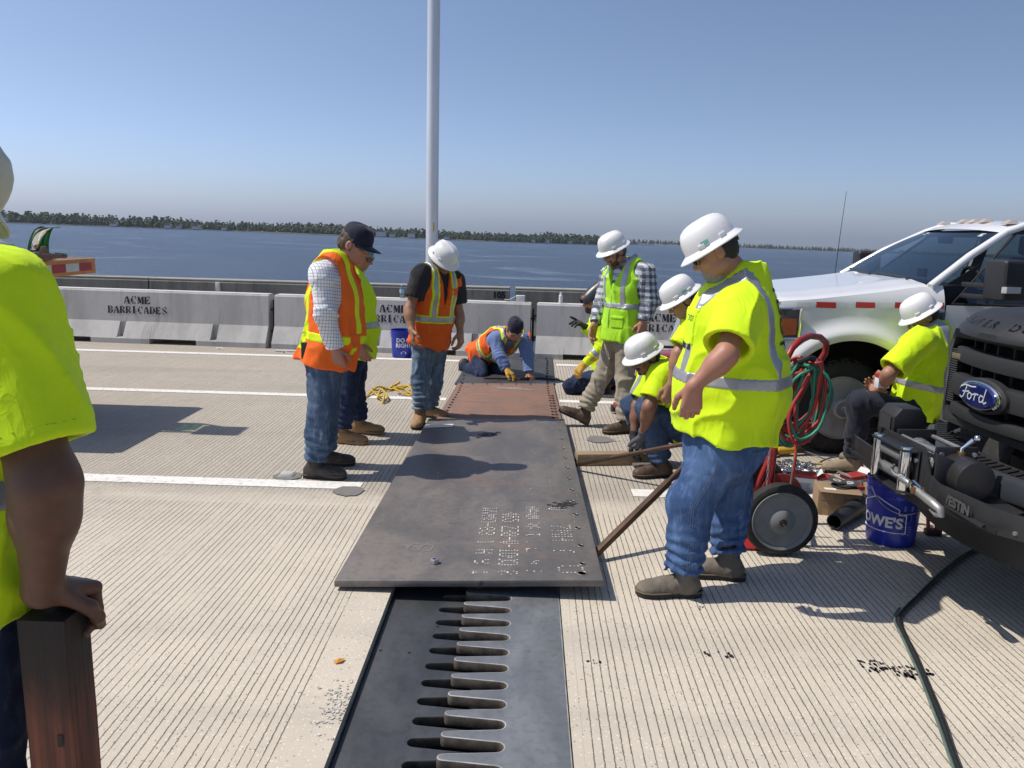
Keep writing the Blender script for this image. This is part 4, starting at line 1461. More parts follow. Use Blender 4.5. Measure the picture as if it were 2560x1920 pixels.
def boot(parent, ank, toe, m, sole_m, L=.295, tip=0.0, name="boot", shaft=.12, wid=1.0, lean=None):
    """ank: ankle joint; toe: horizontal direction; tip: raise of the toe (radians)"""
    t = Vector(toe); t.z = 0; t.normalize()
    sd = Vector((0, 0, 1)).cross(t)
    up = Vector((0, 0, 1))
    T = (t * math.cos(tip) + up * math.sin(tip)).normalized()
    U = (up * math.cos(tip) - t * math.sin(tip)).normalized()
    a = Vector(ank)
    o = a - U * .095                                   # sole level under the ankle
    q = L / .295
    P = lambda x, s_, z: o + T * x * q + sd * s_ * wid + U * z
    S = SDF()
    ax = [tuple(sd), tuple(T), tuple(U)]
    S.ell(P(-.035, 0, .048), (.041 * wid, .050, .050), ax, .02)
    S.ell(P(.065, 0, .040), (.043 * wid, .09, .046), ax, .03)
    S.ell(P(.150, .004, .036), (.050 * wid, .070, .040), ax, .03)
    S.cone(P(-.005, 0, .06), P(.085, 0, .052), .047 * wid, .036, .03)
    S.cone(P(-.012, 0, .06), (a + up * shaft) if lean is None else Vector(lean), .047, .052, .03, capb=True)
    S.cut(o + U * .016, -U)
    for i in range(3):
        S.cone(P(.050 + .022 * i, -.022, .092 - .011 * i), P(.054 + .022 * i, .022, .092 - .011 * i), .0042, .0042, .004)
    S.disp = lambda Q: .0022 * vnoise(Q * 38, 3) + .0015 * vnoise(Q * 90, 4)
    S.amp = .004
    b = sdf_obj(name, S.mesh(.006), m, parent)
    out = [(-.088, 0), (-.080, .026), (-.05, .038), (0, .036), (.05, .037), (.10, .047), (.15, .052), (.19, .044), (.213, .022), (.218, 0), (.212, -.022), (.19, -.042), (.15, -.049), (.10, -.044), (.05, -.036), (0, -.036), (-.05, -.038), (-.080, -.026)]
    mb = MB().prism([(x * q, y * wid * 1.06) for x, y in out], o + U * .004, T, sd, U * .020)
    mb.prism([(x * q, y * wid * 1.04) for x, y in out if x < .02], o - U * .004, T, sd, U * .010)
    mb.build("sole", sole_m, b, bevel=.003)
    wl = [P(x, y * 1.07, .0265) for x, y in out]
    MB().tube(wl, .0042, 5, closed=True).build("welt", mat("boot_welt", (.16, .12, .08), .8), b)
    lc = MB()
    for i in range(4):
        x = .036 + .021 * i
        zz = .108 - .0105 * i
        lc.tube([P(x, -.024, zz - .012), P(x + .004, 0, zz + .001), P(x + .014, .024, zz - .014)], .0028, 5)
    lc.build("laces", mat("boot_laces", (.05, .04, .03), .9), b)
    return b
# ================================================================== PEOPLE
LIME = fabric("lime_shirt_cloth", (.66, .92, .012), .75, .06, wrinkle=.32, dirt=(.40, .50, .05), damt=.32, sheen=.05)
LIME2 = fabric("lime_vest_cloth", (.42, .80, .03), .7, .08, wrinkle=.28, sheen=.05)
LIME_D = fabric("lime_grimy_cloth", (.65, .91, .012), .75, .06, wrinkle=.30, dirt=(.25, .32, .05), damt=.35, sheen=.05)
ORANGE = fabric("orange_vest_cloth", (.92, .155, .016), .7, .08, wrinkle=.25, sheen=.05)
ORANGE_D = fabric("orange_soiled_cloth", (.86, .135, .015), .75, .1, wrinkle=.28, dirt=(.22, .06, .02), damt=.7, sheen=.05)
YEL = fabric("yellow_tape_cloth", (.72, .88, .015), .6, .05, wrinkle=.15, sheen=0)
SILV = mat("reflective_tape", (.42, .43, .46), .38, .35, var=.2, vs=9, bump=.15, bs=300)
def checks(g, v, c):
    x, y, z = g.xyz(v)
    l1 = g.math('LESS_THAN', g.math('FRACT', g.math('MULTIPLY', g.math('ADD', x, g.math('MULTIPLY', y, .7)), 46)), .13)
    l2 = g.math('LESS_THAN', g.math('FRACT', g.math('MULTIPLY', g.math('ADD', z, g.math('MULTIPLY', y, .15)), 46)), .13)
    return g.mix(g.math('MULTIPLY', g.math('MAXIMUM', l1, l2), .85), c, (.10, .12, .18))
def plaid(g, v, c):
    x, y, z = g.xyz(v)
    a = g.math('ADD', x, g.math('MULTIPLY', y, .8))
    b1 = g.math('LESS_THAN', g.math('FRACT', g.math('MULTIPLY', a, 17)), .46)
    b2 = g.math('LESS_THAN', g.math('FRACT', g.math('MULTIPLY', z, 17)), .46)
    t1 = g.math('LESS_THAN', g.math('FRACT', g.math('ADD', g.math('MULTIPLY', a, 17), .25)), .08)
    t2 = g.math('LESS_THAN', g.math('FRACT', g.math('ADD', g.math('MULTIPLY', z, 17), .25)), .08)
    c = g.mix(g.math('MULTIPLY', b1, .72), c, (.035, .045, .085))
    c = g.mix(g.math('MULTIPLY', b2, .72), c, (.035, .045, .085))
    return g.mix(g.math('MULTIPLY', g.math('MAXIMUM', t1, t2), .8), c, (.5, .53, .6))
CHECK = fabric("checked_shirt_cloth", (.80, .81, .84), .8, .05, wrinkle=.32, pattern=checks)
PLAID = fabric("plaid_shirt_cloth", (.62, .64, .68), .8, .05, wrinkle=.3, pattern=plaid)
BLUESH = fabric("pale_blue_shirt_cloth", (.15, .22, .44), .85, .1, wrinkle=.4)
DARKSH = fabric("charcoal_shirt_cloth", (.028, .028, .036), .85, .2, wrinkle=.35)
KHAKI = fabric("khaki_cloth", (.33, .29, .225), .85, .1, wrinkle=.4)
NAVYP = fabric("navy_work_cloth", (.018, .022, .035), .85, .2, wrinkle=.4)

def denim(name, base, fade):
    if name in MATS: return MATS[name]
    m, nt, P = new_mat(name)
    g = NG(nt)
    v = g.obj()
    n1 = g.noise(g.scale(v, (1, 1, .6)), 5.0, 5, .6, .4)
    n2 = g.noise(g.scale(v, (1, 1, .35)), 30.0, 4, .65, .5)
    n3 = g.noise(v, 420.0, 2, .5)
    c = g.mix(g.ramp(n1, .35, .7), base, fade)
    c = g.mix(g.math('MULTIPLY', g.ramp(n2, .48, .72), .5), c, tuple(min(1, q * 1.7 + .02) for q in fade))
    c = g.mix(g.math('MULTIPLY', g.ramp(n3, .5, .7), .3), c, tuple(q * .6 for q in base))
    g.link(c, P.inputs["Base Color"])
    P.inputs["Roughness"].default_value = .9
    P.inputs["Specular IOR Level"].default_value = .2
    h = g.math('ADD', g.noise(g.scale(v, (1, 1, .8)), 10.0, 2, .5, 1.0), g.math('MULTIPLY', g.noise(v, 160.0, 2, .6), .12))
    g.link(g.bump(h, .30, .03), P.inputs["Normal"])
    MATS[name] = m
    return m
J_MID = denim("mid_blue_denim", (.050, .082, .145), (.105, .155, .235))
J_BIG = denim("bright_blue_denim", (.040, .080, .185), (.085, .15, .29))
J_DARK = denim("dark_denim", (.016, .024, .055), (.030, .045, .09))
J_PALE = denim("worn_pale_denim", (.085, .13, .20), (.19, .25, .33))

def skin(name, col, red=(.5, .16, .1)):
    if name in MATS: return MATS[name]
    m, nt, P = new_mat(name)
    g = NG(nt)
    v = g.obj()
    n1 = g.noise(v, 16.0, 4, .6)
    n2 = g.noise(v, 120.0, 3, .6)
    c = g.mix(g.ramp(n1, .35, .7), col, tuple(a * .8 + b * .12 for a, b in zip(col, red)))
    c = g.mix(g.math('MULTIPLY', g.ramp(n2, .5, .75), .25), c, tuple(a * .6 for a in col))
    g.link(c, P.inputs["Base Color"])
    P.inputs["Roughness"].default_value = .5
    P.inputs["Subsurface Weight"].default_value = .08
    P.inputs["Subsurface Radius"].default_value = (.012, .004, .002)
    P.inputs["Subsurface Scale"].default_value = .5
    g.link(g.bump(n2, .12, .003), P.inputs["Normal"])
    MATS[name] = m
    return m
SK_TAN = skin("tanned_skin", (.36, .185, .115))
SK_RED = skin("ruddy_skin", (.42, .20, .135))
SK_BRN = skin("brown_skin", (.235, .118, .072))
SK_DRK = skin("dark_brown_skin", (.115, .056, .035))
HAIR_B = mat("dark_hair", (.022, .016, .012), .6, vs=60, bump=.8, bs=160, stretch=(1, 1, .3))
HAIR_BR = mat("brown_hair", (.075, .048, .030), .6, vs=60, bump=.8, bs=160)
HAIR_G = mat("grey_hair", (.30, .28, .25), .7, vs=60, bump=.8, bs=160)
HAT_W = mat("white_hat_shell", (.80, .80, .79), .28, var=.05, coat=.3, dirt=(.6, .58, .54), damt=.2)
HAT_C = mat("cream_hat_shell", (.56, .56, .46), .4, var=.1, dirt=(.35, .33, .26), damt=.5)
NAVY_CAP = fabric("navy_cap_cloth", (.014, .017, .034), .8, .2, wrinkle=.15)
BOOT_BR = mat("brown_boot_leather", (.085, .052, .034), .6, vs=14, dirt=(.22, .17, .12), ds=8, damt=.5, bump=.3, bs=80)
BOOT_TAN = mat("tan_boot_leather", (.34, .195, .085), .75, vs=12, dirt=(.24, .17, .10), ds=9, damt=.6, bump=.3, bs=80)
BOOT_DK = mat("dark_boot_leather", (.045, .034, .028), .55, vs=14, dirt=(.16, .13, .10), ds=8, damt=.4, bump=.3, bs=80)
BOOT_GR = mat("grey_work_boot", (.16, .135, .105), .8, vs=12, dirt=(.28, .24, .19), ds=10, damt=.6, bump=.35, bs=80)
SOLE_DK = mat("dark_rubber_sole", (.025, .023, .022), .8, dirt=(.12, .1, .08), damt=.5)
SOLE_TN = mat("tan_rubber_sole", (.36, .22, .10), .8, dirt=(.2, .14, .09), damt=.5)
GL_FRAME = mat("dark_glasses_frame", (.02, .02, .022), .35)
GL_GREY = mat("grey_glasses_frame", (.32, .31, .29), .35)
GL_DARK = mat("dark_lens", (.015, .02, .03), .08, spec=.8)
GL_BLUE = mat("blue_mirror_lens", (.03, .09, .25), .08, .7)
GL_GREEN = mat("green_mirror_lens", (.03, .22, .14), .08, .7)
def clear_lens():
    m, nt, P = new_mat("clear_lens")
    P.inputs["Base Color"].default_value = (.85, .88, .86, 1)
    P.inputs["Roughness"].default_value = .05
    P.inputs["Alpha"].default_value = .25
    return m
GL_CLEAR = clear_lens()
BLACK_L = mat("black_leather", (.018, .017, .017), .45, bump=.2)

def fold_fn(amp, f=(8, 8, 4.5), seed=1, stacks=(), fine=.18, calm=(), drape=None):
    f = A(f) * .82
    cm = [(A(c), r) for c, r in calm]
    st = [(A(c), A(nrm(a)), L, lam, am) for c, a, L, lam, am in stacks]
    def fn(P):
        w = vnoise(P * 3.1, seed + 9)[:, None] * A((.05, .05, .03))
        n1 = vnoise((P + w) * f, seed)
        n2 = (1 - np.abs(vnoise((P + w * 1.6) * f * 1.3, seed + 1))) ** 4
        n3 = (1 - np.abs(vnoise((P + w) * f[[1, 2, 0]] * 2.4, seed + 2))) ** 3
        d = -amp * (.8 * n1 + 1.9 * (n2 - .25) + fine * 1.6 * (n3 - .25))
        for c, a, L, lam, am in st:
            q = P - c
            h = q @ a
            e = np.exp(-(np.linalg.norm(q, axis=1) / L) ** 2)
            d = d + am * e * np.sin(2 * PI * h / lam + 3.0 * vnoise(P * 9, seed + 5))
        if drape is not None:
            o, r_, f_, u_, am = drape
            q = P - o
            x, y, z = q @ r_, q @ f_, q @ u_
            th = np.arctan2(x, y)
            w2 = vnoise(P * 2.3, seed + 21)
            d = d - am * np.clip((.10 - z) / .30, 0, 1.2) * np.sin(6 * th + 2.6 * w2 + seed) * (.6 + .4 * np.sin(th * 2 + seed))
        for c, r in cm:
            d = d * (.25 + .75 * np.clip(np.linalg.norm(P - c, axis=1) / r - .6, 0, 1))
        return d
    return fn

class Person:
    def __init__(s, label, J, girth=None, scale=1.0, group="crew working on the joint", cat="person"):
        s.J = {k: Vector(v) for k, v in J.items()}
        j = s.J
        s.root = empty("person", (round(j['pel'].x, 3), round(j['pel'].y, 3), 0.0), label=label, cat=cat, group=group)
        s.r = (j['shR'] - j['shL']).normalized()
        s.u = (j['nek'] - j['wai']).normalized()
        s.r = (s.r - s.u * s.r.dot(s.u)).normalized()
        s.f = s.u.cross(s.r).normalized()
        hr = (j['hipR'] - j['hipL'])
        s.hr = hr.normalized()
        s.up = (j['wai'] - j['pel']).normalized()
        s.g = dict(pel=(.168, .120), wai=(.150, .112), che=(.172, .118), top=(.135, .085), arm=1.0, leg=1.0, belly=0.0)
        if girth: s.g.update(girth)
    def drape(s, amp):
        return (A(s.J['wai']), A(s.r), A(s.f), A(s.u), amp * 1.25)
    def frame(s, P):
        q = P - A(s.J['wai'])
        return q @ A(s.r), q @ A(s.f), q @ A(s.u)
    def secs(s, infl=0.0, hem=.10, flare=1.0):
        j, g = s.J, s.g
        top = j['nek'] - s.u * .045
        o = []
        dn = -s.up
        bel = s.f * g['belly']
        low = j['pel'] + dn * (hem + .06)
        o.append((low, s.hr, g['pel'][0] * flare + infl, g['pel'][1] * flare + infl))
        o.append((j['pel'] + bel * .4, s.hr, g['pel'][0] * (1 + flare) / 2 + infl, g['pel'][1] * (1 + flare) / 2 + infl))
        o.append((j['wai'] + bel, (s.r + s.hr) * .5, g['wai'][0] + infl, g['wai'][1] + infl))
        o.append((j['che'] + bel * .35, s.r, g['che'][0] + infl, g['che'][1] + infl))
        o.append((top, s.r, g['top'][0] + infl, g['top'][1] + infl))
        return o
    def torso(s, S, infl=0.0, hem=.10, flare=1.0, cuts=True):
        j, g = s.J, s.g
        c = [(j['pel'] - s.up * hem, -s.up)] if cuts else []
        S.loft(s.secs(infl, hem, flare), .03, c, .05)
        for q in ('shL', 'shR'):
            S.cone(j['nek'] - s.u * .05, j[q] - s.u * .01, .058 + infl, .062 + infl, .05)
        return S
    # ---------------- skin
    def body(s, H, m, h=.0055, handL=None, handR=None, head=None, arms=True, hs=1.06):
        j, g = s.J, s.g
        S = SDF()
        S.loft([(c, r, a * .78, b * .78) for c, r, a, b in s.secs(-.01, .02)], .03, (), .04)
        S.cone(j['nek'] - s.u * .06, H.p(0, -.018, -.045), .066 * g.get('neck', 1), .056 * g.get('neck', 1), .03)
        for sd in 'LR':
            sh, el, wr = j['sh' + sd], j['el' + sd], j['wr' + sd]
            k = g['arm']
            S.cone(j['nek'] - s.u * .06, sh, .045, .052, .03)
            S.cone(sh, el, .052 * k, .0425 * k, .03)
            S.cone(el, el.lerp(wr, .3), .042 * k, .042 * k, .04)
            S.cone(el.lerp(wr, .3), wr, .042 * k, .0285 * k, .04)
            S.cone(wr, wr + (j['hd' + sd] - wr).normalized() * .02, .028 * k, .026 * k, .015, flat=None)
            o = dict(n=(s.r if sd == 'L' else -s.r), s=s.f)
            o.update((handL if sd == 'L' else handR) or {})
            hand_prims(S, wr, j['hd' + sd] - wr, o.pop('n'), o.pop('s'), scale=o.pop('scale', hs), **o)
            S.cone(j['hip' + sd], j['kne' + sd], .062, .048, .03)
            S.cone(j['kne' + sd], j['ank' + sd] + Vector((0, 0, .0)), .046, .036, .02)
        head_prims(S, H, **(head or {}))
        s.H = H
        s.bodyS = S
        return sdf_obj("body", S.mesh(h), m, s.root)
    def hair(s, m, front=.03, low=-.055, thick=.007, name="hair", mesh_h=.005, curly=0.0):
        """close-cropped hair: everything behind the front plane and above the low line"""
        H = s.H
        S = SDF()
        ax = H.ax()
        S.ell(H.p(0, -.014, .028), (.079 + thick, .099 + thick, .100 + thick), ax, .02)
        S.ell(H.p(0, -.03, -.02), (.070 + thick, .074 + thick, .07), ax, .03)
        S.disp = lambda P: .0022 * vnoise(P * 110, 2) + (curly * vnoise(P * 42, 5) if curly else 0)
        S.amp = .004 + curly
        o = A(H.c)
        f_, u_ = A(H.f), A(H.u)
        S.isect(lambda P: ((P - o) @ f_ - front) + .0 * ((P - o) @ u_))
        S.isect(lambda P: low - (P - o) @ u_ + .35 * ((P - o) @ f_))
        return sdf_obj(name, S.mesh(mesh_h), m, s.root)
    def beard(s, m, long=.0, name="beard"):
        H = s.H
        S = SDF()
        ax = H.ax()
        S.ell(H.p(0, .036, -.072), (.060, .056, .052 + long), ax, .02)
        for q in (-1, 1):
            S.cone(H.p(.056 * q, .02, -.02), H.p(.042 * q, .04, -.075), .020, .026, .02)
        S.cone(H.p(-.03, .082, -.052), H.p(.03, .082, -.052), .010, .010, .01)
        if long: S.cone(H.p(0, .055, -.09), H.p(0, .045, -.10 - long), .042, .026, .03)
        S.cone(H.p(-.022, .098, -.060), H.p(.022, .098, -.060), .007, .007, .004, mode='s')
        S.disp = lambda P: .003 * vnoise(P * 120, 2) + .002 * vnoise(P * 50, 7)
        S.amp = .005
        return sdf_obj(name, S.mesh(.005), m, s.root)
    # ---------------- clothes
    def shirt(s, m, sleeve='short', hem=.10, flare=1.04, infl=.016, amp=.007, h=.008, frac=.72, srad=1.0, seed=1, name="shirt", label=None, collar=None, hollow=True, f=(8, 8, 4.5)):
        j, g = s.J, s.g
        s.frac = frac
        S = SDF()
        s.torso(S, infl, hem, flare)
        k = g['arm'] * srad
        stacks = []
        for sd in 'LR':
            sh, el, wr = j['sh' + sd], j['el' + sd], j['wr' + sd]
            if sleeve == 'short':
                e = sh.lerp(el, frac)
                S.cone(sh - (el - sh) * .05, e, .074 * k + infl * .3, .080 * k + infl * .3, .045, capb=True)
            else:
                S.cone(sh, el, .066 * k + infl * .4, .056 * k + infl * .4, .04)
                S.cone(el, el.lerp(wr, .96), .056 * k + infl * .4, .043 * k + infl * .3, .02, capb=True)
                stacks.append((el, wr - sh, .10, .045, .005))
                stacks.append((wr, wr - el, .08, .035, .004))
        if sleeve == 'short' and hollow:
            for sd in 'LR':
                sh, el = j['sh' + sd], j['el' + sd]
                e = sh.lerp(el, frac)
                d = (el - sh).normalized()
                S.cone(e - d * .032, e + d * .03, .058 * k, .064 * k + infl * .2, .008, mode='s')
        if hollow:
            # open neck and hem
            S.cone(j['nek'] - s.u * .02, j['nek'] + s.u * .12, .066 * g.get('neck', 1), .085, .01, mode='s')
        s.calm = [(j['nek'], .13)]
        if sleeve == 'short': s.calm += [(j['sh' + sd].lerp(j['el' + sd], frac), .12) for sd in 'LR']
        S.disp = fold_fn(amp, f, seed, stacks, calm=s.calm, drape=s.drape(amp))
        S.amp = amp * 2.4
        s.shirtS = S
        o = sdf_obj(name, S.mesh(h), m, s.root)
        if label: o["label"] = label
        s.shirt_o = o
        if collar is not None:
            C = SDF()
            C.cone(j['nek'] - s.u * .035, j['nek'] + s.u * .032 + s.f * .004, .083 * g.get('neck', 1), .072 * g.get('neck', 1), .01, capb=True)
            C.cone(j['nek'] - s.u * .06, j['nek'] + s.u * .08 + s.f * .004, .070 * g.get('neck', 1), .064 * g.get('neck', 1), .004, mode='s')
            C.cone(j['nek'] + s.f * .10 + s.u * .06, j['nek'] + s.f * .06 - s.u * .10, .022, .012, .006, mode='s')
            sdf_obj("collar", C.mesh(.006), collar, o)
        return o
    def hems(s, T, z0, m=None):
        m = m or mat("lime_stitched_hem", (.50, .74, .012), .85)
        if z0 is not None:
            s.stripes(T, s.shirt_o, [('belt', z0, .0035)], m, off=.0015, name="hem_seam")
        for sd in 'LR':
            sh, el = s.J['sh' + sd], s.J['el' + sd]
            d, e = A((el - sh).normalized()), A(sh.lerp(el, s.frac))
            reg = lambda P: np.maximum(np.abs((P - e) @ d + .028) - .0035, np.linalg.norm(P - e, axis=1) - .14)
            s.stripes(s.shirtS, s.shirt_o, [('x', reg)], m, off=.0015, name="hem_seam")
            out = A(s.r if sd == 'R' else -s.r)
            reg2 = lambda P: np.maximum(np.abs((P - A(sh)) @ (out * .95 + A(s.u) * .2) + .005) - .0032, np.linalg.norm(P - A(sh), axis=1) - .17)
            s.stripes(s.shirtS, s.shirt_o, [('x', reg2)], m, off=.0012, name="shoulder_seam")
    def torso_sdf(s, infl, hem, flare, amp, seed, f=(8, 8, 4.5)):
        S = SDF()
        s.torso(S, infl, hem, flare)
        S.disp = fold_fn(amp, f, seed, calm=getattr(s, 'calm', ()), drape=s.drape(amp))
        S.amp = amp * 2.4
        return S
    def vest(s, m, hem=.10, flare=1.06, infl=.034, amp=.006, seed=4, h=.009, vneck=(.26, .085), gap=0.0, name="vest", label=None, arm=.098, slit=False):
        j, g = s.J, s.g
        S = s.torso_sdf(infl, hem, flare, amp, seed)
        for sd in 'LR':
            sh, el = j['sh' + sd], j['el' + sd]
            d = (el - sh).normalized()
            out = s.r if sd == 'R' else -s.r
            S.cone(sh - s.u * .015 + out * .012 - d * .02, sh + d * .16 + out * .02, arm, arm * .96, .012, mode='s')
        n0 = j['nek']
        S.cone(n0 - s.u * .03, n0 + s.u * .12, .080 * g.get('neck', 1), .11, .012, mode='s')
        # V opening at the front
        dp, wd = vneck
        o_, r_, f_, u_ = A(n0), A(s.r), A(s.f), A(s.u)
        def vcut(P):
            q = P - o_
            x, y, z = q @ r_, q @ f_, q @ u_
            w = wd * np.clip((z + dp) / dp, 0, 1.2) + gap
            ins = np.maximum(np.maximum(np.abs(x) - w, -(z + dp)), -(y - .0))
            return -ins
        S.isect(vcut)
        s.vestS = S
        o = sdf_obj(name, S.mesh(h), m, s.root)
        if label: o["label"] = label
        s.vest_o = o
        return o
    def stripes(s, S, parent, specs, m, off=.0035, h=.008, name="reflective_stripe", shell=.014):
        """specs: ('belt', z0, halfwidth) or ('brace', x0, halfwidth, zmin, side) in the torso frame"""
        for sp in specs:
            if sp[0] == 'belt':
                _, z0, hw = sp[:3]
                tl = sp[3] if len(sp) > 3 else 0.0
                reg = lambda P: np.abs(s.frame(P)[2] - z0 - tl * s.frame(P)[1]) - hw
            elif sp[0] == 'brace':
                _, x0, hw, zmin, side = sp[:5]
                zmax = sp[5] if len(sp) > 5 else 9
                kx = sp[6] if len(sp) > 6 else 0.0
                def reg(P, x0=x0, hw=hw, zmin=zmin, side=side, zmax=zmax, kx=kx):
                    x, y, z = s.frame(P)
                    d = np.maximum(np.abs(x - x0 - kx * (z - zmin)) - hw, np.maximum(zmin - z, z - zmax))
                    if side == 'front': d = np.maximum(d, -y - .01)
                    if side == 'back': d = np.maximum(d, y + .01)
                    return d
            else:
                reg = sp[1]
            V, F = S.mesh(h, off=off, region=reg, shell=shell)
            if len(F):
                sdf_obj(name, (V, F), m, parent)
    def patch(s, S, c, r, m, parent, off=.004, name="pocket", h=.006, ax=None):
        """raised cloth patch: the garment's own surface inside an oriented box"""
        c = A(c)
        ax = A(ax if ax is not None else [tuple(s.r), tuple(s.f), tuple(s.u)])
        r = A(r)
        reg = lambda P: np.max(np.abs((P - c) @ ax.T) - r, axis=1)
        m_ = float(np.max(r)) + .03
        V, F = S.mesh(h, off=off, region=reg, shell=.01, lo=c - m_, hi=c + m_)
        if len(F): return sdf_obj(name, (V, F), m, parent)
    def trousers(s, m, amp=.006, h=.008, seed=7, name="trousers", rise=.09, wid=1.0, knee=1.0, hemr=1.0, hemz=.035, label=None, stack=.007, ends=None):
        j, g = s.J, s.g
        S = SDF()
        k = g['leg'] * wid
        top = j['pel'] + s.up * (rise + .05)
        a, b = g['pel']
        S.loft([(j['pel'] - s.up * .02, s.hr, a * .97, b * .99), (j['pel'] + s.up * .04, s.hr, a * .97, b * .97), (top, s.hr, a * .93, b * .95)], .03, [(j['pel'] + s.up * rise, s.up)], .03)
        stacks = []
        for sd in 'LR':
            hp, kn, an = j['hip' + sd], j['kne' + sd], j['ank' + sd]
            d = (an - kn).normalized()
            e = an - d * hemz if hemz > 0 else an
            e = an + d * (-hemz)
            S.cone(hp, kn, .098 * k, .075 * k * knee, .045)
            mid = kn.lerp(e, .5)
            S.cone(kn, mid, .075 * k * knee, .070 * k * (knee + hemr) / 2, .03)
            S.cone(mid, e, .070 * k * (knee + hemr) / 2, .068 * k * hemr, .03, capb=True)
            stacks.append((e - d * .05, d, .13, .050, stack))
            stacks.append((kn, (kn - hp).normalized() + d, .10, .060, .004))
            stacks.append((hp.lerp(kn, .1), (kn - hp), .12, .075, .004))
        for sd in 'LR':
            kn, an = j['kne' + sd], j['ank' + sd]
            d = (an - kn).normalized()
            e = an + d * (-hemz)
            S.cone(e - d * .014, e + d * .03, .047 * k * hemr, .050 * k * hemr, .006, mode='s')
        S.disp = fold_fn(amp, (9, 9, 5), seed, stacks)
        S.amp = amp + stack
        s.pantS = S
        S.amp = amp * 2.4 + stack
        o = sdf_obj(name, S.mesh(h), m, s.root)
        if label: o["label"] = label
        s.pants_o = o
        return o
    def seam(s, S, pts, m, parent, r=.0022, name="seam", normal=None, push=.05):
        """thin stitched seam pulled onto a garment's surface"""
        n = A(nrm(normal))
        out = []
        for p in pts:
            q = A(p) + n * push
            for _ in range(24):
                d = max(-.03, min(.03, float(S.eval(q[None, :])[0])))
                q = q - n * d * .8
            out.append(Vector(q + n * r * .4))
        return MB().tube(out, r, 5).build(name, m, parent)
    def boots(s, m, sole, toes, tips=(0, 0), L=.295, wid=1.0, label=None):
        for sd, toe, tip in zip('LR', toes, tips):
            an, kn = s.J['ank' + sd], s.J['kne' + sd]
            b = boot(s.root, an, toe, m, sole, L, tip, wid=wid, lean=an + (kn - an).normalized() * .11)
            if label: b["label"] = label
    def glove(s, sd, m, infl=.004, cuff=.07, hand=None, name="glove", label=None, cr=.05, h=.005, hs=1.06):
        j = s.J
        wr, el = j['wr' + sd], j['el' + sd]
        S = SDF()
        o = dict(n=(s.r if sd == 'L' else -s.r), s=s.f)
        o.update(hand or {})
        hand_prims(S, wr, j['hd' + sd] - wr, o.pop('n'), o.pop('s'), scale=o.pop('scale', hs), infl=infl, **o)
        d = (el - wr).normalized()
        S.cone(wr, wr + d * cuff, .036, cr, .015, capb=True)
        S.disp = lambda P: .002 * vnoise(P * 45, 3)
        S.amp = .003
        g_ = sdf_obj(name, S.mesh(h), m, s.root)
        if label: g_["label"] = label
        return g_
def proj_sdf(S, n, push=.06, lift=.002):
    n = A(nrm(n))
    def fn(p):
        q = A(p) + n * push
        for _ in range(26):
            q = q - n * max(-.03, min(.03, float(S.eval(q[None, :])[0]))) * .85
        return Vector(q + n * lift)
    return fn
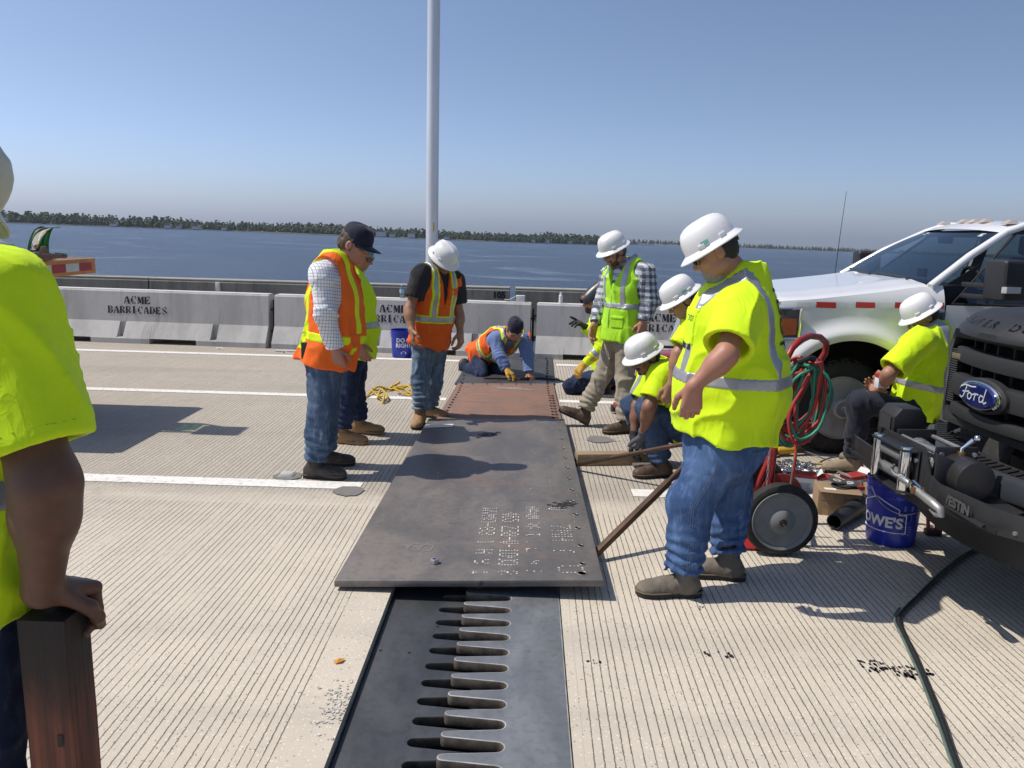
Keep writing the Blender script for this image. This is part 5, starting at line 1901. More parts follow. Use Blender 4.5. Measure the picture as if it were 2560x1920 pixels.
# joint positions in metres, bridge-deck frame
JOINTS = {
 'cap': dict(head=(-1.169, 5.600, 1.589), nek=(-1.298, 5.600, 1.487), shR=(-1.350, 5.410, 1.402), shL=(-1.379, 5.790, 1.388), elR=(-1.323, 5.360, 1.147), wrR=(-1.269, 5.400, 0.916), hdR=(-1.245, 5.410, 0.797), elL=(-1.374, 5.860, 1.089), wrL=(-1.312, 5.840, 0.853), hdL=(-1.289, 5.820, 0.729), che=(-1.324, 5.600, 1.243), wai=(-1.346, 5.600, 1.033), pel=(-1.384, 5.600, 0.843), hipR=(-1.367, 5.490, 0.796), hipL=(-1.389, 5.710, 0.767), kneR=(-1.393, 5.470, 0.475), kneL=(-1.408, 5.740, 0.429), ankR=(-1.429, 5.450, 0.097), ankL=(-1.438, 5.760, 0.097)),
 'blue': dict(head=(-1.327, 6.550, 1.496), nek=(-1.409, 6.550, 1.356), shR=(-1.387, 6.360, 1.281), shL=(-1.432, 6.740, 1.271), elR=(-1.402, 6.300, 1.008), wrR=(-1.321, 6.330, 0.808), hdR=(-1.271, 6.350, 0.723), elL=(-1.397, 6.800, 0.955), wrL=(-1.313, 6.740, 0.841), hdL=(-1.291, 6.680, 0.761), che=(-1.385, 6.550, 1.148), wai=(-1.388, 6.550, 0.922), pel=(-1.397, 6.550, 0.738), hipR=(-1.391, 6.450, 0.697), hipL=(-1.405, 6.660, 0.665), kneR=(-1.412, 6.430, 0.381), kneL=(-1.409, 6.700, 0.347), ankR=(-1.461, 6.400, 0.097), ankL=(-1.388, 6.740, 0.097)),
 'vest': dict(head=(-0.743, 7.200, 1.445), nek=(-0.800, 7.250, 1.338), shR=(-0.917, 7.120, 1.325), shL=(-0.654, 7.360, 1.263), elR=(-1.013, 7.050, 1.019), wrR=(-0.980, 6.960, 0.862), hdR=(-0.960, 6.930, 0.776), elL=(-0.614, 7.380, 0.957), wrL=(-0.593, 7.300, 0.808), hdL=(-0.585, 7.270, 0.712), che=(-0.806, 7.250, 1.168), wai=(-0.828, 7.250, 0.923), pel=(-0.864, 7.250, 0.736), hipR=(-0.914, 7.190, 0.689), hipL=(-0.817, 7.310, 0.675), kneR=(-0.923, 7.120, 0.369), kneL=(-0.834, 7.340, 0.340), ankR=(-0.923, 7.100, 0.097), ankL=(-0.884, 7.420, 0.097)),
 'kneel': dict(head=(-0.138, 9.420, 0.593), nek=(-0.214, 9.600, 0.493), shR=(-0.362, 9.520, 0.461), shL=(-0.029, 9.620, 0.458), elR=(-0.300, 9.400, 0.269), wrR=(-0.220, 9.330, 0.142), hdR=(-0.099, 9.280, 0.047), elL=(0.015, 9.500, 0.285), wrL=(0.042, 9.420, 0.102), hdL=(0.082, 9.360, 0.027), che=(-0.303, 9.720, 0.409), wai=(-0.417, 9.850, 0.309), pel=(-0.546, 9.980, 0.207), hipR=(-0.573, 9.880, 0.176), hipL=(-0.482, 10.080, 0.148), kneR=(-0.517, 9.550, 0.019), kneL=(-0.295, 9.750, 0.024), ankR=(-0.772, 10.000, 0.060), ankL=(-0.526, 10.200, 0.060)),
 'welder': dict(head=(0.691, 8.800, 0.998), nek=(0.786, 8.850, 0.838), shL=(0.767, 8.660, 0.788), shR=(0.770, 9.040, 0.757), elL=(0.792, 8.580, 0.535), wrL=(0.616, 8.580, 0.343), hdL=(0.505, 8.600, 0.202), elR=(0.775, 9.000, 0.578), wrR=(0.640, 8.950, 0.702), hdR=(0.540, 8.920, 0.763), che=(0.830, 8.850, 0.649), wai=(0.878, 8.880, 0.419), pel=(0.899, 8.900, 0.237), hipL=(0.884, 8.780, 0.196), hipR=(0.888, 9.020, 0.165), kneL=(0.487, 8.720, 0.074), kneR=(0.597, 9.080, 0.082), ankL=(0.888, 8.820, 0.060), ankR=(1.011, 9.050, 0.060)),
 'plaid': dict(head=(0.719, 7.100, 1.562), nek=(0.837, 7.160, 1.466), shL=(0.977, 7.020, 1.390), shR=(0.730, 7.340, 1.342), elL=(1.031, 6.980, 1.153), wrL=(0.982, 6.950, 0.986), hdL=(0.967, 6.940, 0.881), elR=(0.662, 7.360, 1.069), wrR=(0.599, 7.260, 0.921), hdR=(0.569, 7.220, 0.802), che=(0.844, 7.160, 1.260), wai=(0.836, 7.160, 1.020), pel=(0.820, 7.160, 0.850), hipL=(0.870, 7.080, 0.809), hipR=(0.774, 7.260, 0.774), kneL=(0.873, 7.060, 0.475), kneR=(0.690, 7.260, 0.459), ankL=(0.888, 7.030, 0.097), ankR=(0.538, 7.240, 0.129)),
 'crouch': dict(head=(0.832, 5.750, 0.869), nek=(0.957, 5.850, 0.783), shL=(0.949, 5.660, 0.749), shR=(0.933, 6.020, 0.706), elL=(0.859, 5.580, 0.540), wrL=(0.850, 5.720, 0.307), hdL=(0.839, 5.800, 0.148), elR=(0.832, 5.980, 0.453), wrR=(0.816, 5.920, 0.238), hdR=(0.795, 5.900, 0.137), che=(1.028, 5.870, 0.636), wai=(1.114, 5.920, 0.474), pel=(1.155, 5.950, 0.347), hipL=(1.131, 5.850, 0.335), hipR=(1.142, 6.050, 0.287), kneL=(0.868, 5.720, 0.510), kneR=(0.814, 6.050, 0.437), ankL=(0.999, 5.740, 0.097), ankR=(0.984, 6.120, 0.110)),
 'bent': dict(head=(1.051, 5.650, 1.280), nek=(1.179, 5.650, 1.207), shL=(1.138, 5.480, 1.121), shR=(1.179, 5.820, 1.132), elL=(1.010, 5.420, 0.940), wrL=(0.970, 5.400, 0.739), hdL=(0.963, 5.400, 0.645), elR=(1.092, 5.800, 0.902), wrR=(1.017, 5.700, 0.685), hdR=(0.988, 5.650, 0.595), che=(1.246, 5.660, 1.081), wai=(1.333, 5.680, 0.910), pel=(1.398, 5.700, 0.778), hipL=(1.371, 5.600, 0.746), hipR=(1.432, 5.800, 0.729), kneL=(1.331, 5.580, 0.440), kneR=(1.427, 5.820, 0.403), ankL=(1.400, 5.600, 0.097), ankR=(1.506, 5.840, 0.097)),
 'big': dict(head=(0.859, 3.900, 1.643), nek=(1.025, 3.930, 1.544), shL=(0.950, 3.720, 1.387), shR=(1.078, 4.140, 1.374), elL=(0.868, 3.560, 1.207), wrL=(0.739, 3.560, 1.068), hdL=(0.734, 3.570, 0.954), elR=(1.056, 4.280, 1.160), wrR=(0.975, 4.250, 1.028), hdR=(0.939, 4.220, 0.935), che=(1.000, 3.930, 1.329), wai=(1.013, 3.930, 1.004), pel=(0.981, 3.930, 0.750), hipL=(0.939, 3.820, 0.709), hipR=(1.025, 4.060, 0.658), kneL=(0.815, 3.800, 0.457), kneR=(1.050, 4.050, 0.405), ankL=(0.794, 3.760, 0.097), ankR=(1.059, 3.980, 0.097)),
 'sit': dict(head=(2.848, 6.000, 1.180), nek=(2.973, 6.000, 1.103), shL=(2.763, 5.820, 1.020), shR=(2.949, 6.180, 0.995), elL=(2.548, 5.750, 0.794), wrL=(2.576, 5.900, 0.667), hdL=(2.567, 5.980, 0.651), elR=(2.815, 6.280, 0.739), wrR=(2.654, 6.100, 0.712), hdR=(2.593, 6.040, 0.731), che=(2.923, 6.000, 0.909), wai=(2.902, 6.000, 0.685), pel=(2.870, 6.000, 0.528), hipL=(2.794, 5.900, 0.503), hipR=(2.887, 6.100, 0.472), kneL=(2.439, 5.920, 0.556), kneR=(2.609, 6.220, 0.520), ankL=(2.459, 6.000, 0.097), ankR=(2.712, 6.300, 0.097)),
 'near': dict(head=(-1.182, 1.620, 1.759), nek=(-1.118, 1.550, 1.665), shR=(-0.960, 1.450, 1.556), shL=(-1.431, 1.750, 1.582), elR=(-0.852, 1.400, 1.251), wrR=(-0.906, 1.450, 1.026), hdR=(-0.892, 1.530, 0.994), elL=(-1.624, 1.800, 1.205), wrL=(-1.722, 1.900, 0.940), hdL=(-1.769, 1.950, 0.820), che=(-1.148, 1.550, 1.459), wai=(-1.165, 1.550, 1.208), pel=(-1.179, 1.550, 0.982), hipR=(-1.102, 1.500, 0.939), hipL=(-1.380, 1.680, 0.840), kneR=(-1.110, 1.500, 0.558), kneL=(-1.423, 1.700, 0.396), ankR=(-1.095, 1.450, 0.100), ankL=(-1.431, 1.680, 0.100)),
}
def man_cap():
    p = Person("man in navy cap and orange vest over a white checked shirt", JOINTS['cap'],
               dict(pel=(.170, .138), wai=(.165, .155), che=(.178, .140), belly=.035, leg=1.08))
    H = Head(p.J['head'], (.86, -.14, -.40))
    p.body(H, SK_RED, handR=dict(n=(-.1, 1, .1), s=(1, .1, 0), curl=(.55, .8, .5)), handL=dict(n=(0, -1, 0), s=(1, 0, 0), curl=(.4, .6, .4)), head=dict(g=1.06, jaw=1.12))
    p.hair(HAIR_BR, front=.004, low=-.035, thick=.012, curly=.006)
    p.shirt(CHECK, 'long', hem=.02, amp=.007, seed=3, srad=1.12, collar=CHECK)
    p.trousers(J_MID, seed=5, hemr=1.06, rise=.07, amp=.008, stack=.010)
    p.vest(ORANGE, hem=.06, flare=1.16, infl=.038, seed=8, vneck=(.34, .05), arm=.124, amp=.008)
    S = p.vestS
    p.stripes(S, p.vest_o, [('belt', -.055, .030), ('brace', .105, .024, -.16, 'both'), ('brace', -.105, .024, -.16, 'both')], YEL, name="yellow_stripe")
    for q in (-1, 1):
        p.stripes(S, p.vest_o, [('diag', lambda P, q=q: np.maximum(np.abs(q * p.frame(P)[0] * .9 + p.frame(P)[2] * .45 - .03) - .022, np.maximum(p.frame(P)[1] + .03, -p.frame(P)[2] - .14)))], YEL, name="yellow_stripe")
    p.patch(p.vestS, p.J['wai'] + Vector((.13, -.10, -.07)), (.07, .09, .05), ORANGE, p.vest_o, off=.006, name="vest_pocket")
    p.patch(p.pantS, p.J['pel'] + Vector((-.10, -.10, -.06)), (.065, .12, .07), J_MID, p.pants_o, off=.005, name="back_pocket")
    p.boots(BOOT_DK, SOLE_DK, ((1, .12, 0), (1, -.05, 0)))
    ball_cap(p.root, H, NAVY_CAP, tilt=.04, label="navy baseball cap with curved visor")
    glasses(p.root, H, GL_GREY, GL_CLEAR, True)
    c = p.J['pel'] + Vector((-.045, -.165, .045))
    MB().box(c, (.15, .04, .115)).build("belt_pouch", BLACK_L, p.root, bevel=.012)

def man_blue():
    p = Person("man in lime shirt and turquoise headband standing just behind the man in the navy cap", JOINTS['blue'],
               dict(pel=(.165, .125), wai=(.165, .140), che=(.18, .130), belly=.03))
    H = Head(p.J['head'], (.84, -.22, -.42))
    p.body(H, SK_RED, handR=dict(n=(0, 1, 0), s=(1, 0, .2)), handL=dict(n=(0, -1, 0), s=(1, 0, 0), curl=(.7, .9, .6)), head=dict(g=1.05, jaw=1.1))
    p.hair(HAIR_BR, front=.05, low=-.06, thick=.008)
    p.shirt(LIME, 'short', hem=.05, flare=1.12, amp=.010, seed=21, srad=1.15, collar=LIME)
    T = p.torso_sdf(.016, .05, 1.12, .010, 21)
    p.stripes(T, p.shirt_o, [('belt', .02, .026)], SILV)
    p.trousers(J_DARK, seed=25, hemr=1.05, amp=.008, stack=.009)
    p.boots(BOOT_TAN, SOLE_TN, ((1, -.1, 0), (1, -.15, 0)))
    band = MB()
    pts = [(.082 * math.cos(t), .100 * math.sin(t) - .004) for t in (2 * PI * k / 32 for k in range(32))]
    for i in range(32):
        (x0, y0), (x1, y1) = pts[i], pts[(i + 1) % 32]
        band.add([H.p(x0, y0, .028), H.p(x1, y1, .028), H.p(x1 * .97, y1 * .97, .068), H.p(x0 * .97, y0 * .97, .068)], [(0, 1, 2, 3)])
    band.build("headband", fabric("turquoise_cloth", (.03, .36, .44), .8), p.root)
    glasses(p.root, H, GL_FRAME, GL_DARK)
    p.glove('L', mat("black_glove", (.02, .02, .024), .7), hand=dict(n=(0, -1, 0), s=(1, 0, 0), curl=(.7, .9, .6)), cuff=.05, label="black work glove")

def man_vest():
    p = Person("lean man in white hard hat and soiled orange vest over a dark short-sleeved shirt", JOINTS['vest'],
               dict(pel=(.155, .108), wai=(.150, .110), che=(.172, .115)))
    H = Head(p.J['head'], (.60, -.48, -.62), roll=-.10)
    hl = dict(n=(-.5, .3, 0), s=(.1, -1, 0), curl=(.55, .7, .5))
    p.body(H, SK_TAN, handL=hl, handR=dict(n=(.9, .2, 0), s=(.1, -1, 0), curl=(.4, .5, .4)), head=dict(g=.98))
    p.hair(HAIR_G, front=-.01, low=-.04, thick=.005)
    p.shirt(DARKSH, 'short', hem=.02, amp=.008, seed=31, srad=1.10, frac=.66, collar=DARKSH)
    p.trousers(J_PALE, seed=35, hemr=1.02, amp=.009, stack=.011)
    p.vest(ORANGE_D, hem=.045, flare=1.12, infl=.036, seed=38, vneck=(.30, .062), arm=.104, amp=.009)
    S = p.vestS
    br = [(.098, .030), (-.098, .030)]
    p.stripes(S, p.vest_o, [('belt', .015, .036), ('brace', .098, .036, .015, 'both'), ('brace', -.098, .036, .015, 'both')], YEL, name="lime_border", off=.003)
    p.stripes(S, p.vest_o, [('belt', .015, .023), ('brace', .098, .020, .015, 'both'), ('brace', -.098, .020, .015, 'both')], SILV, off=.006)
    p.patch(S, p.J['wai'] + p.f * .13 - p.r * .085 - p.u * .075, (.055, .10, .05), ORANGE_D, p.vest_o, off=.007, name="vest_pocket")
    p.patch(S, p.J['wai'] + p.f * .13 + p.r * .085 - p.u * .075, (.06, .10, .05), ORANGE_D, p.vest_o, off=.007, name="vest_pocket")
    p.patch(S, p.J['che'] + p.f * .13 - p.r * .10 + p.u * .02, (.035, .10, .03), ORANGE_D, p.vest_o, off=.007, name="vest_pocket")
    p.boots(BOOT_TAN, SOLE_DK, ((.9, -.45, 0), (-.05, -1, 0)))
    hard_hat(p.root, H, HAT_W, tilt=.0, label="plain white full-brim hard hat, turned away and tipped down", ratchet=False)

def man_kneel():
    p = Person("kneeling man in navy skullcap and orange vest, one yellow glove on the plate", JOINTS['kneel'],
               dict(pel=(.165, .13), wai=(.165, .135), che=(.18, .13), leg=1.02))
    H = Head(p.J['head'], (.28, -.80, -.50))
    hr = dict(n=(-.2, -.1, -1), s=(.7, -.6, 0), curl=(.35, .6, .5))
    hl = dict(n=(0, 0, -1), s=(-1, -.2, 0), curl=(.25, .3, .2))
    p.body(H, SK_RED, handR=hr, handL=hl, head=dict(g=1.05))
    p.hair(HAIR_G, front=.0, low=-.05, thick=.008)
    p.shirt(BLUESH, 'long', hem=.04, amp=.009, seed=41, srad=1.15, collar=mat("white_tee", (.7, .7, .7), .9))
    p.trousers(J_DARK, seed=45, hemr=1.0, amp=.009, hemz=.03, label="dark blue jeans")
    p.vest(ORANGE_D, hem=.02, flare=1.1, infl=.038, seed=48, vneck=(.34, .06), arm=.11, amp=.010)
    S = p.vestS
    p.stripes(S, p.vest_o, [('belt', .03, .036), ('brace', .10, .036, .03, 'both'), ('brace', -.10, .036, .03, 'both')], YEL, name="lime_border", off=.003)
    p.stripes(S, p.vest_o, [('belt', .03, .022), ('brace', .10, .020, .03, 'both'), ('brace', -.10, .020, .03, 'both')], SILV, off=.006)
    # toes on the deck behind, soles up
    for sd in 'LR':
        b = boot(p.root, p.J['ank' + sd] + Vector((-.02, .02, .03)), (-.55, .8, 0), BOOT_BR, SOLE_DK, tip=-1.15, lean=p.J['ank' + sd] + Vector((.03, -.05, .04)))
    ball_cap(p.root, H, NAVY_CAP, tilt=-.12, visor=False, label="navy skullcap", name="skullcap")
    glasses(p.root, H, GL_FRAME, GL_CLEAR)
    p.glove('R', mat("yellow_glove_leather", (.62, .36, .055), .75, vs=20, dirt=(.3, .2, .06), damt=.5, bump=.3), infl=.006, hand=hr, cuff=.13, cr=.062, label="yellow leather welding glove")

def man_welder():
    p = Person("welder kneeling in lime shirt with a dark welding hood tipped up", JOINTS['welder'],
               dict(pel=(.165, .13), wai=(.165, .135), che=(.175, .125), leg=1.05))
    H = Head(p.J['head'], (-.92, -.25, -.28))
    hr = dict(n=(0, .2, -1), s=(-.3, .8, .5), curls=((.0, .1, .1), (.5, .5, .3), (.6, .6, .3), (.7, .6, .3)), spread=.25, thumb=-.3)
    hl = dict(n=(.3, .6, -.6), s=(-.7, -.2, .5), curl=(.5, .6, .4))
    p.body(H, SK_TAN, handR=hr, handL=hl, head=dict(g=1.0))
    p.beard(HAIR_B, long=.006)
    p.hair(HAIR_B, front=.02, low=-.05, thick=.006)
    p.shirt(LIME, 'long', hem=.06, amp=.010, seed=51, srad=1.15)
    T = p.torso_sdf(.016, .06, 1.04, .010, 51)
    p.stripes(T, p.shirt_o, [('belt', .03, .025), ('brace', .11, .024, .03, 'both'), ('brace', -.11, .024, .03, 'both')], SILV)
    # bands round the near sleeve
    el, wr, sh = p.J['elL'], p.J['wrL'], p.J['shL']
    for c, d in ((el.lerp(sh, .25), sh - el), (el.lerp(wr, .35), wr - el)):
        d = d.normalized()
        MB().lathe([(.068, -.024), (.0695, 0), (.068, .024)], c, d, n=24).build("sleeve_band", SILV, p.shirt_o)
    p.trousers(J_DARK, seed=55, amp=.009, hemz=.03)
    for sd in 'LR':
        boot(p.root, p.J['ank' + sd] + Vector((.02, 0, .03)), (1, .1, 0), BOOT_BR, SOLE_DK, tip=-1.1, lean=p.J['ank' + sd] + Vector((-.05, 0, .04)))
    p.glove('L', mat("yellow_glove_leather", (.62, .36, .055), .75), infl=.006, hand=hl, cuff=.13, cr=.062, label="yellow leather welding glove")
    p.glove('R', mat("black_glove", (.02, .02, .024), .7), infl=.003, hand=hr, cuff=.05, label="black glove pointing with one finger")
    # welding hood, flipped up: a curved shell over the brow
    hood_m = mat("charcoal_hood_shell", (.040, .040, .044), .35, var=.2)
    M_ = H.mat() @ Matrix.Translation((0, -.015, .012)) @ Matrix.Rotation(R(70), 4, 'X') @ Matrix.Scale(.86, 4)
    mb = MB()
    def hp(u, v, e):
        a = PI * (.06 + .88 * u)
        y = math.sin(a)
        x = math.cos(a)
        z = .15 - .30 * v
        w = .125 - .022 * v - .03 * max(0, v - .75) * 4 + e
        dpt = .155 - .045 * v * v + e
        return (x * w, y * dpt + .005, z * .92 + (.035 if v < .15 else 0) * y)
    mb.grid(lambda u, v: hp(u, v, 0), 28, 14)
    mb.grid(lambda u, v: hp(1 - u, v, -.004), 28, 14)
    # crown of the hood
    mb.grid(lambda u, v: tuple(Vector(hp(u, 0, 0)) * (1 - v) + Vector((0, .03, .20)) * v), 28, 4)
    mb.xf(M_)
    hood = mb.build("welding_hood", hood_m, p.root, smooth=50)
    hood["label"] = "dark welding hood with orange lettering"
    for q in (-1, 1):
        MB().cyl((q * .112, -.0, .03), (q * .130, -.0, .03), .022, n=16).xf(M_).build("pivot_knob", mat("black_plastic", (.02, .02, .021), .5), hood, bevel=.003)
    mb = MB()
    for z0, z1, t0, t1 in ((.13, .02, .18, .36), (.06, -.05, .40, .28)):
        for k in range(6):
            a0, a1 = k / 6, (k + 1) / 6
            def q(a, w):
                u = t0 + (t1 - t0) * a
                v = (.15 - (z0 + (z1 - z0) * a) + w) / .30
                return hp(u, min(.99, max(0, v)), .0025)
            mb.add([q(a0, -.016), q(a1, -.016), q(a1, .016), q(a0, .016)], [(0, 1, 2, 3)])
    mb.xf(M_)
    mb.build("grey_flash", mat("hood_grey", (.22, .22, .22), .4), hood)
    # orange lettering along the lower edge on the side toward the camera
    tm = text_mb("walltrenz", .034, (0, 0, 0), (1, 0, 0), (0, 1, 0), 0, .0008)
    out = []
    for x, y, z in tm.v:
        u = .885 - (x + .07) * 1.75 - .12
        v = .87 - y / .30
        out.append(hp(1 - u if False else u, v, .004))
    tm.v = [tuple(q) for q in out]
    tm.xf(M_)
    tm.build("hood_lettering", mat("orange_print", (.75, .13, .03), .5), hood, smooth=0)
    # head-gear cap behind
    MB().lathe([(.092, -.02), (.094, .02), (.085, .055), (.06, .085), (0, .1)], H.p(0, -.02, .03), tuple(H.u), n=24, sx=.95, sy=1.1).build("headgear", mat("black_headgear", (.02, .02, .022), .6), p.root)

def man_plaid():
    p = Person("man in lime vest, plaid shirt and khaki trousers, toe on the plate", JOINTS['plaid'],
               dict(pel=(.155, .112), wai=(.158, .118), che=(.178, .122), leg=1.0))
    H = Head(p.J['head'], (-.78, -.42, -.46))
    hl = dict(n=(-.3, .8, 0), s=(-1, -.1, 0), curl=(.6, .8, .5))
    hr = dict(n=(.3, -.5, 0), s=(-.8, -.6, 0), curl=(.45, .6, .4))
    p.body(H, SK_RED, handL=hl, handR=hr, head=dict(g=.98))
    p.hair(HAIR_BR, front=.01, low=-.05, thick=.004)
    p.beard(HAIR_BR)
    p.shirt(PLAID, 'long', hem=.02, amp=.008, seed=61, srad=1.18, collar=PLAID)
    p.trousers(KHAKI, seed=65, hemr=1.12, knee=1.06, amp=.009, stack=.011)
    p.vest(LIME2, hem=.06, flare=1.10, infl=.036, seed=68, vneck=(.24, .085), arm=.108, amp=.008)
    S = p.vestS
    p.stripes(S, p.vest_o, [('belt', .085, .024), ('brace', .112, .024, .085, 'both'), ('brace', -.112, .024, .085, 'both')], SILV)
    p.patch(S, p.J['wai'] + p.f * .14 - p.r * .085 - p.u * .05, (.055, .10, .05), LIME2, p.vest_o, off=.007, name="vest_pocket")
    p.patch(S, p.J['wai'] + p.f * .14 - p.r * .085 - p.u * .012, (.058, .10, .014), LIME2, p.vest_o, off=.012, name="pocket_flap")
    zp = [p.J['wai'] + p.u * (-.10 + .03 * i) for i in range(10)]
    p.seam(S, zp, mat("zip_pale", (.62, .75, .3), .5), p.vest_o, .004, "zip", p.f, .25)
    p.boots(BOOT_BR, SOLE_DK, ((-.92, -.32, 0), (-1, -.05, 0)), tips=(0, .42))
    hard_hat(p.root, H, HAT_W, tilt=.02, label="white full-brim hard hat with a ridge along the crown")
    glasses(p.root, H, GL_GREY, GL_BLUE, True)

def man_crouch():
    p = Person("crouching man in lime shirt, white hard hat and grey gloves, setting a wooden block", JOINTS['crouch'],
               dict(pel=(.165, .13), wai=(.165, .13), che=(.18, .125), leg=1.10))
    H = Head(p.J['head'], (-.78, -.36, -.50))
    hl = dict(n=(-.2, .6, -.7), s=(-.8, .3, .2), curl=(.7, .6, .4))
    hr = dict(n=(.1, -.2, -.9), s=(.6, -.7, 0), curl=(.6, .6, .4))
    p.body(H, SK_BRN, handL=hl, handR=hr, head=dict(g=1.0))
    p.hair(HAIR_B, front=.02, low=-.06, thick=.006)
    S = SDF()
    S.cone(H.p(-.028, .092, -.046), H.p(.028, .092, -.046), .008, .008, .01)
    S.ell(H.p(0, .082, -.088), (.022, .016, .018), H.ax(), .01)
    sdf_obj("moustache", S.mesh(.004), HAIR_B, p.root)
    p.shirt(LIME, 'short', hem=.05, amp=.010, seed=71, srad=1.15, frac=.74, collar=LIME)
    T = p.torso_sdf(.016, .05, 1.04, .010, 71)
    p.stripes(p.shirtS, p.shirt_o, [('brace', .12, .024, .02, 'both'), ('brace', -.12, .024, .02, 'both')], SILV)
    p.stripes(T, p.shirt_o, [('belt', .02, .025)], SILV)
    p.trousers(J_DARK if False else denim("crouch_denim", (.030, .052, .105), (.058, .09, .16)), seed=75, amp=.010, hemr=1.0)
    p.boots(BOOT_BR, SOLE_DK, ((-.95, -.25, 0), (-1, .05, 0)), tips=(0, -.1))
    hard_hat(p.root, H, HAT_W, tilt=.06, label="white full-brim hard hat with a small dark emblem", back=.004)
    glasses(p.root, H, GL_FRAME, GL_GREEN)
    gm = mat("grey_knit_glove", (.11, .11, .125), .85, bump=.5, bs=300)
    p.glove('L', gm, infl=.003, hand=hl, cuff=.05, cr=.04, label="grey knit glove with pale print")
    p.glove('R', mat("black_glove", (.02, .02, .024), .7), infl=.003, hand=hr, cuff=.05, cr=.04, label="black palm glove")
    return p, H

def man_bent():
    p = Person("man in lime shirt and white hard hat stooping behind the heavy bearded man", JOINTS['bent'],
               dict(pel=(.165, .13), wai=(.17, .14), che=(.185, .135)))
    H = Head(p.J['head'], (-.78, -.10, -.60))
    p.body(H, SK_TAN, handL=dict(n=(0, .8, 0), s=(-1, 0, 0), curl=(.8, 1.1, .7)), handR=dict(n=(0, -.8, 0), s=(-1, 0, 0), curl=(.8, 1.1, .7)))
    p.hair(HAIR_B, front=.02, low=-.05, thick=.006)
    p.shirt(LIME, 'short', hem=.04, amp=.010, seed=81, srad=1.2, frac=.8, collar=LIME)
    p.stripes(p.shirtS, p.shirt_o, [('brace', .12, .026, .02, 'both'), ('brace', -.12, .026, .02, 'both')], SILV)
    p.trousers(J_DARK, seed=85)
    p.boots(BOOT_BR, SOLE_DK, ((-1, 0, 0), (-1, .1, 0)))
    hard_hat(p.root, H, HAT_W, tilt=.06, sticker=[(-1, -.1, .024, .016, .008)], label="white hard hat with a small green sticker")
    glasses(p.root, H, mat("maroon_frame", (.10, .02, .02), .4), GL_CLEAR)

def man_big():
    p = Person("heavy bearded man in lime shirt and blue jeans, white hard hat, arm hanging", JOINTS['big'],
               dict(pel=(.225, .205), wai=(.245, .255), che=(.222, .185), top=(.13, .10), belly=.02, arm=1.10, leg=1.38, neck=1.12))
    H = Head(p.J['head'], (-.80, .06, -.56))
    p.body(H, SK_RED, handL=dict(n=(.1, 1, 0), s=(-1, 0, .1), curl=(.55, .7, .4)), handR=dict(n=(0, -1, 0), s=(-1, 0, 0), curl=(.5, .6, .4)), head=dict(g=1.10, jaw=1.2), hs=1.14)
    p.hair(HAIR_B, front=.015, low=-.085, thick=.005)
    p.beard(HAIR_G, long=.045)
    p.shirt(LIME_D, 'short', hem=-.015, flare=1.12, infl=.016, amp=.011, seed=11, frac=.80, srad=1.28, collar=LIME, f=(5.5, 5.5, 3.6))
    p.trousers(J_BIG, seed=15, wid=.98, knee=1.0, hemr=.98, stack=.012, rise=.06, amp=.010)
    T = p.torso_sdf(.016, -.015, 1.12, .011, 11, (5.5, 5.5, 3.6))
    p.stripes(T, p.shirt_o, [('belt', .055, .028)], SILV)
    p.stripes(p.shirtS, p.shirt_o, [('brace', -.150, .026, .055, 'both'), ('brace', .150, .026, .055, 'both')], SILV)
    j = p.J
    stitch = mat("pale_stitch", (.13, .175, .26), .9)
    for dx in (0, .010):
        p.seam(p.pantS, [j['pel'] + Vector((-.085 + dx, -.05, -.07))] + [j['hipL'].lerp(j['kneL'], t) + Vector((-.02 + dx, 0, 0)) for t in (.25, .5, .75, 1.0)] +
               [j['kneL'].lerp(j['ankL'], t) + Vector((.012 * t - .02 + dx, 0, 0)) for t in (.25, .5, .75, .86)], stitch, p.pants_o, .0013, "leg_seam", (0, -1, 0), .22)
    p.patch(p.pantS, j['pel'] + Vector((.115, -.13, -.09)), (.075, .14, .075), J_BIG, p.pants_o, off=.005, name="back_pocket")
    # chest pocket with print
    c = p.J['che'] + p.f * .19 - p.r * .10 - p.u * .035
    pk = p.patch(T, c, (.075, .12, .085), LIME_D, p.shirt_o, off=.006, name="chest_pocket")
    nrm_ = (p.f * .75 - p.r * .66).normalized()
    uu = p.u.cross(nrm_).normalized()
    pr = proj_sdf(T, nrm_, .12, .0085)
    text_mb("FDOT", .042, c + p.u * .035 - nrm_ * .02, uu, p.u, 0, .0004, proj=pr).build("print", mat("dark_green_print", (.02, .10, .05), .8), p.shirt_o, smooth=0)
    lab = MB().add([pr(c + uu * a - p.u * b - nrm_ * .02) for a, b in ((-.045, .078), (.045, .078), (.045, .108), (-.045, .108))], [(0, 1, 2, 3)]).build("name_label", mat("label_black", (.02, .02, .02), .7), p.shirt_o, smooth=0)
    # print on the back
    nb = (-p.f * .96 - p.r * .28).normalized()
    ub = p.u.cross(nb).normalized()
    prb = proj_sdf(T, nb, .16, .004)
    text_mb("FDOT", .11, p.J['che'] - p.f * .10 + p.u * .02, p.u * -1.0, ub, 0, .002, proj=prb).build("print", mat("print_black", (.02, .03, .02), .8), p.shirt_o, smooth=0)
    p.hems(T, -.24)
    p.boots(BOOT_GR, SOLE_DK, ((-1, -.05, 0), (-1, .18, 0)), L=.315, wid=1.1)
    hard_hat(p.root, H, HAT_W, tilt=.03, sticker=[(-1, .25, .024, .018, .008)], label="glossy white full-brim hard hat with a green sticker")
    glasses(p.root, H, GL_GREY, GL_DARK, True)

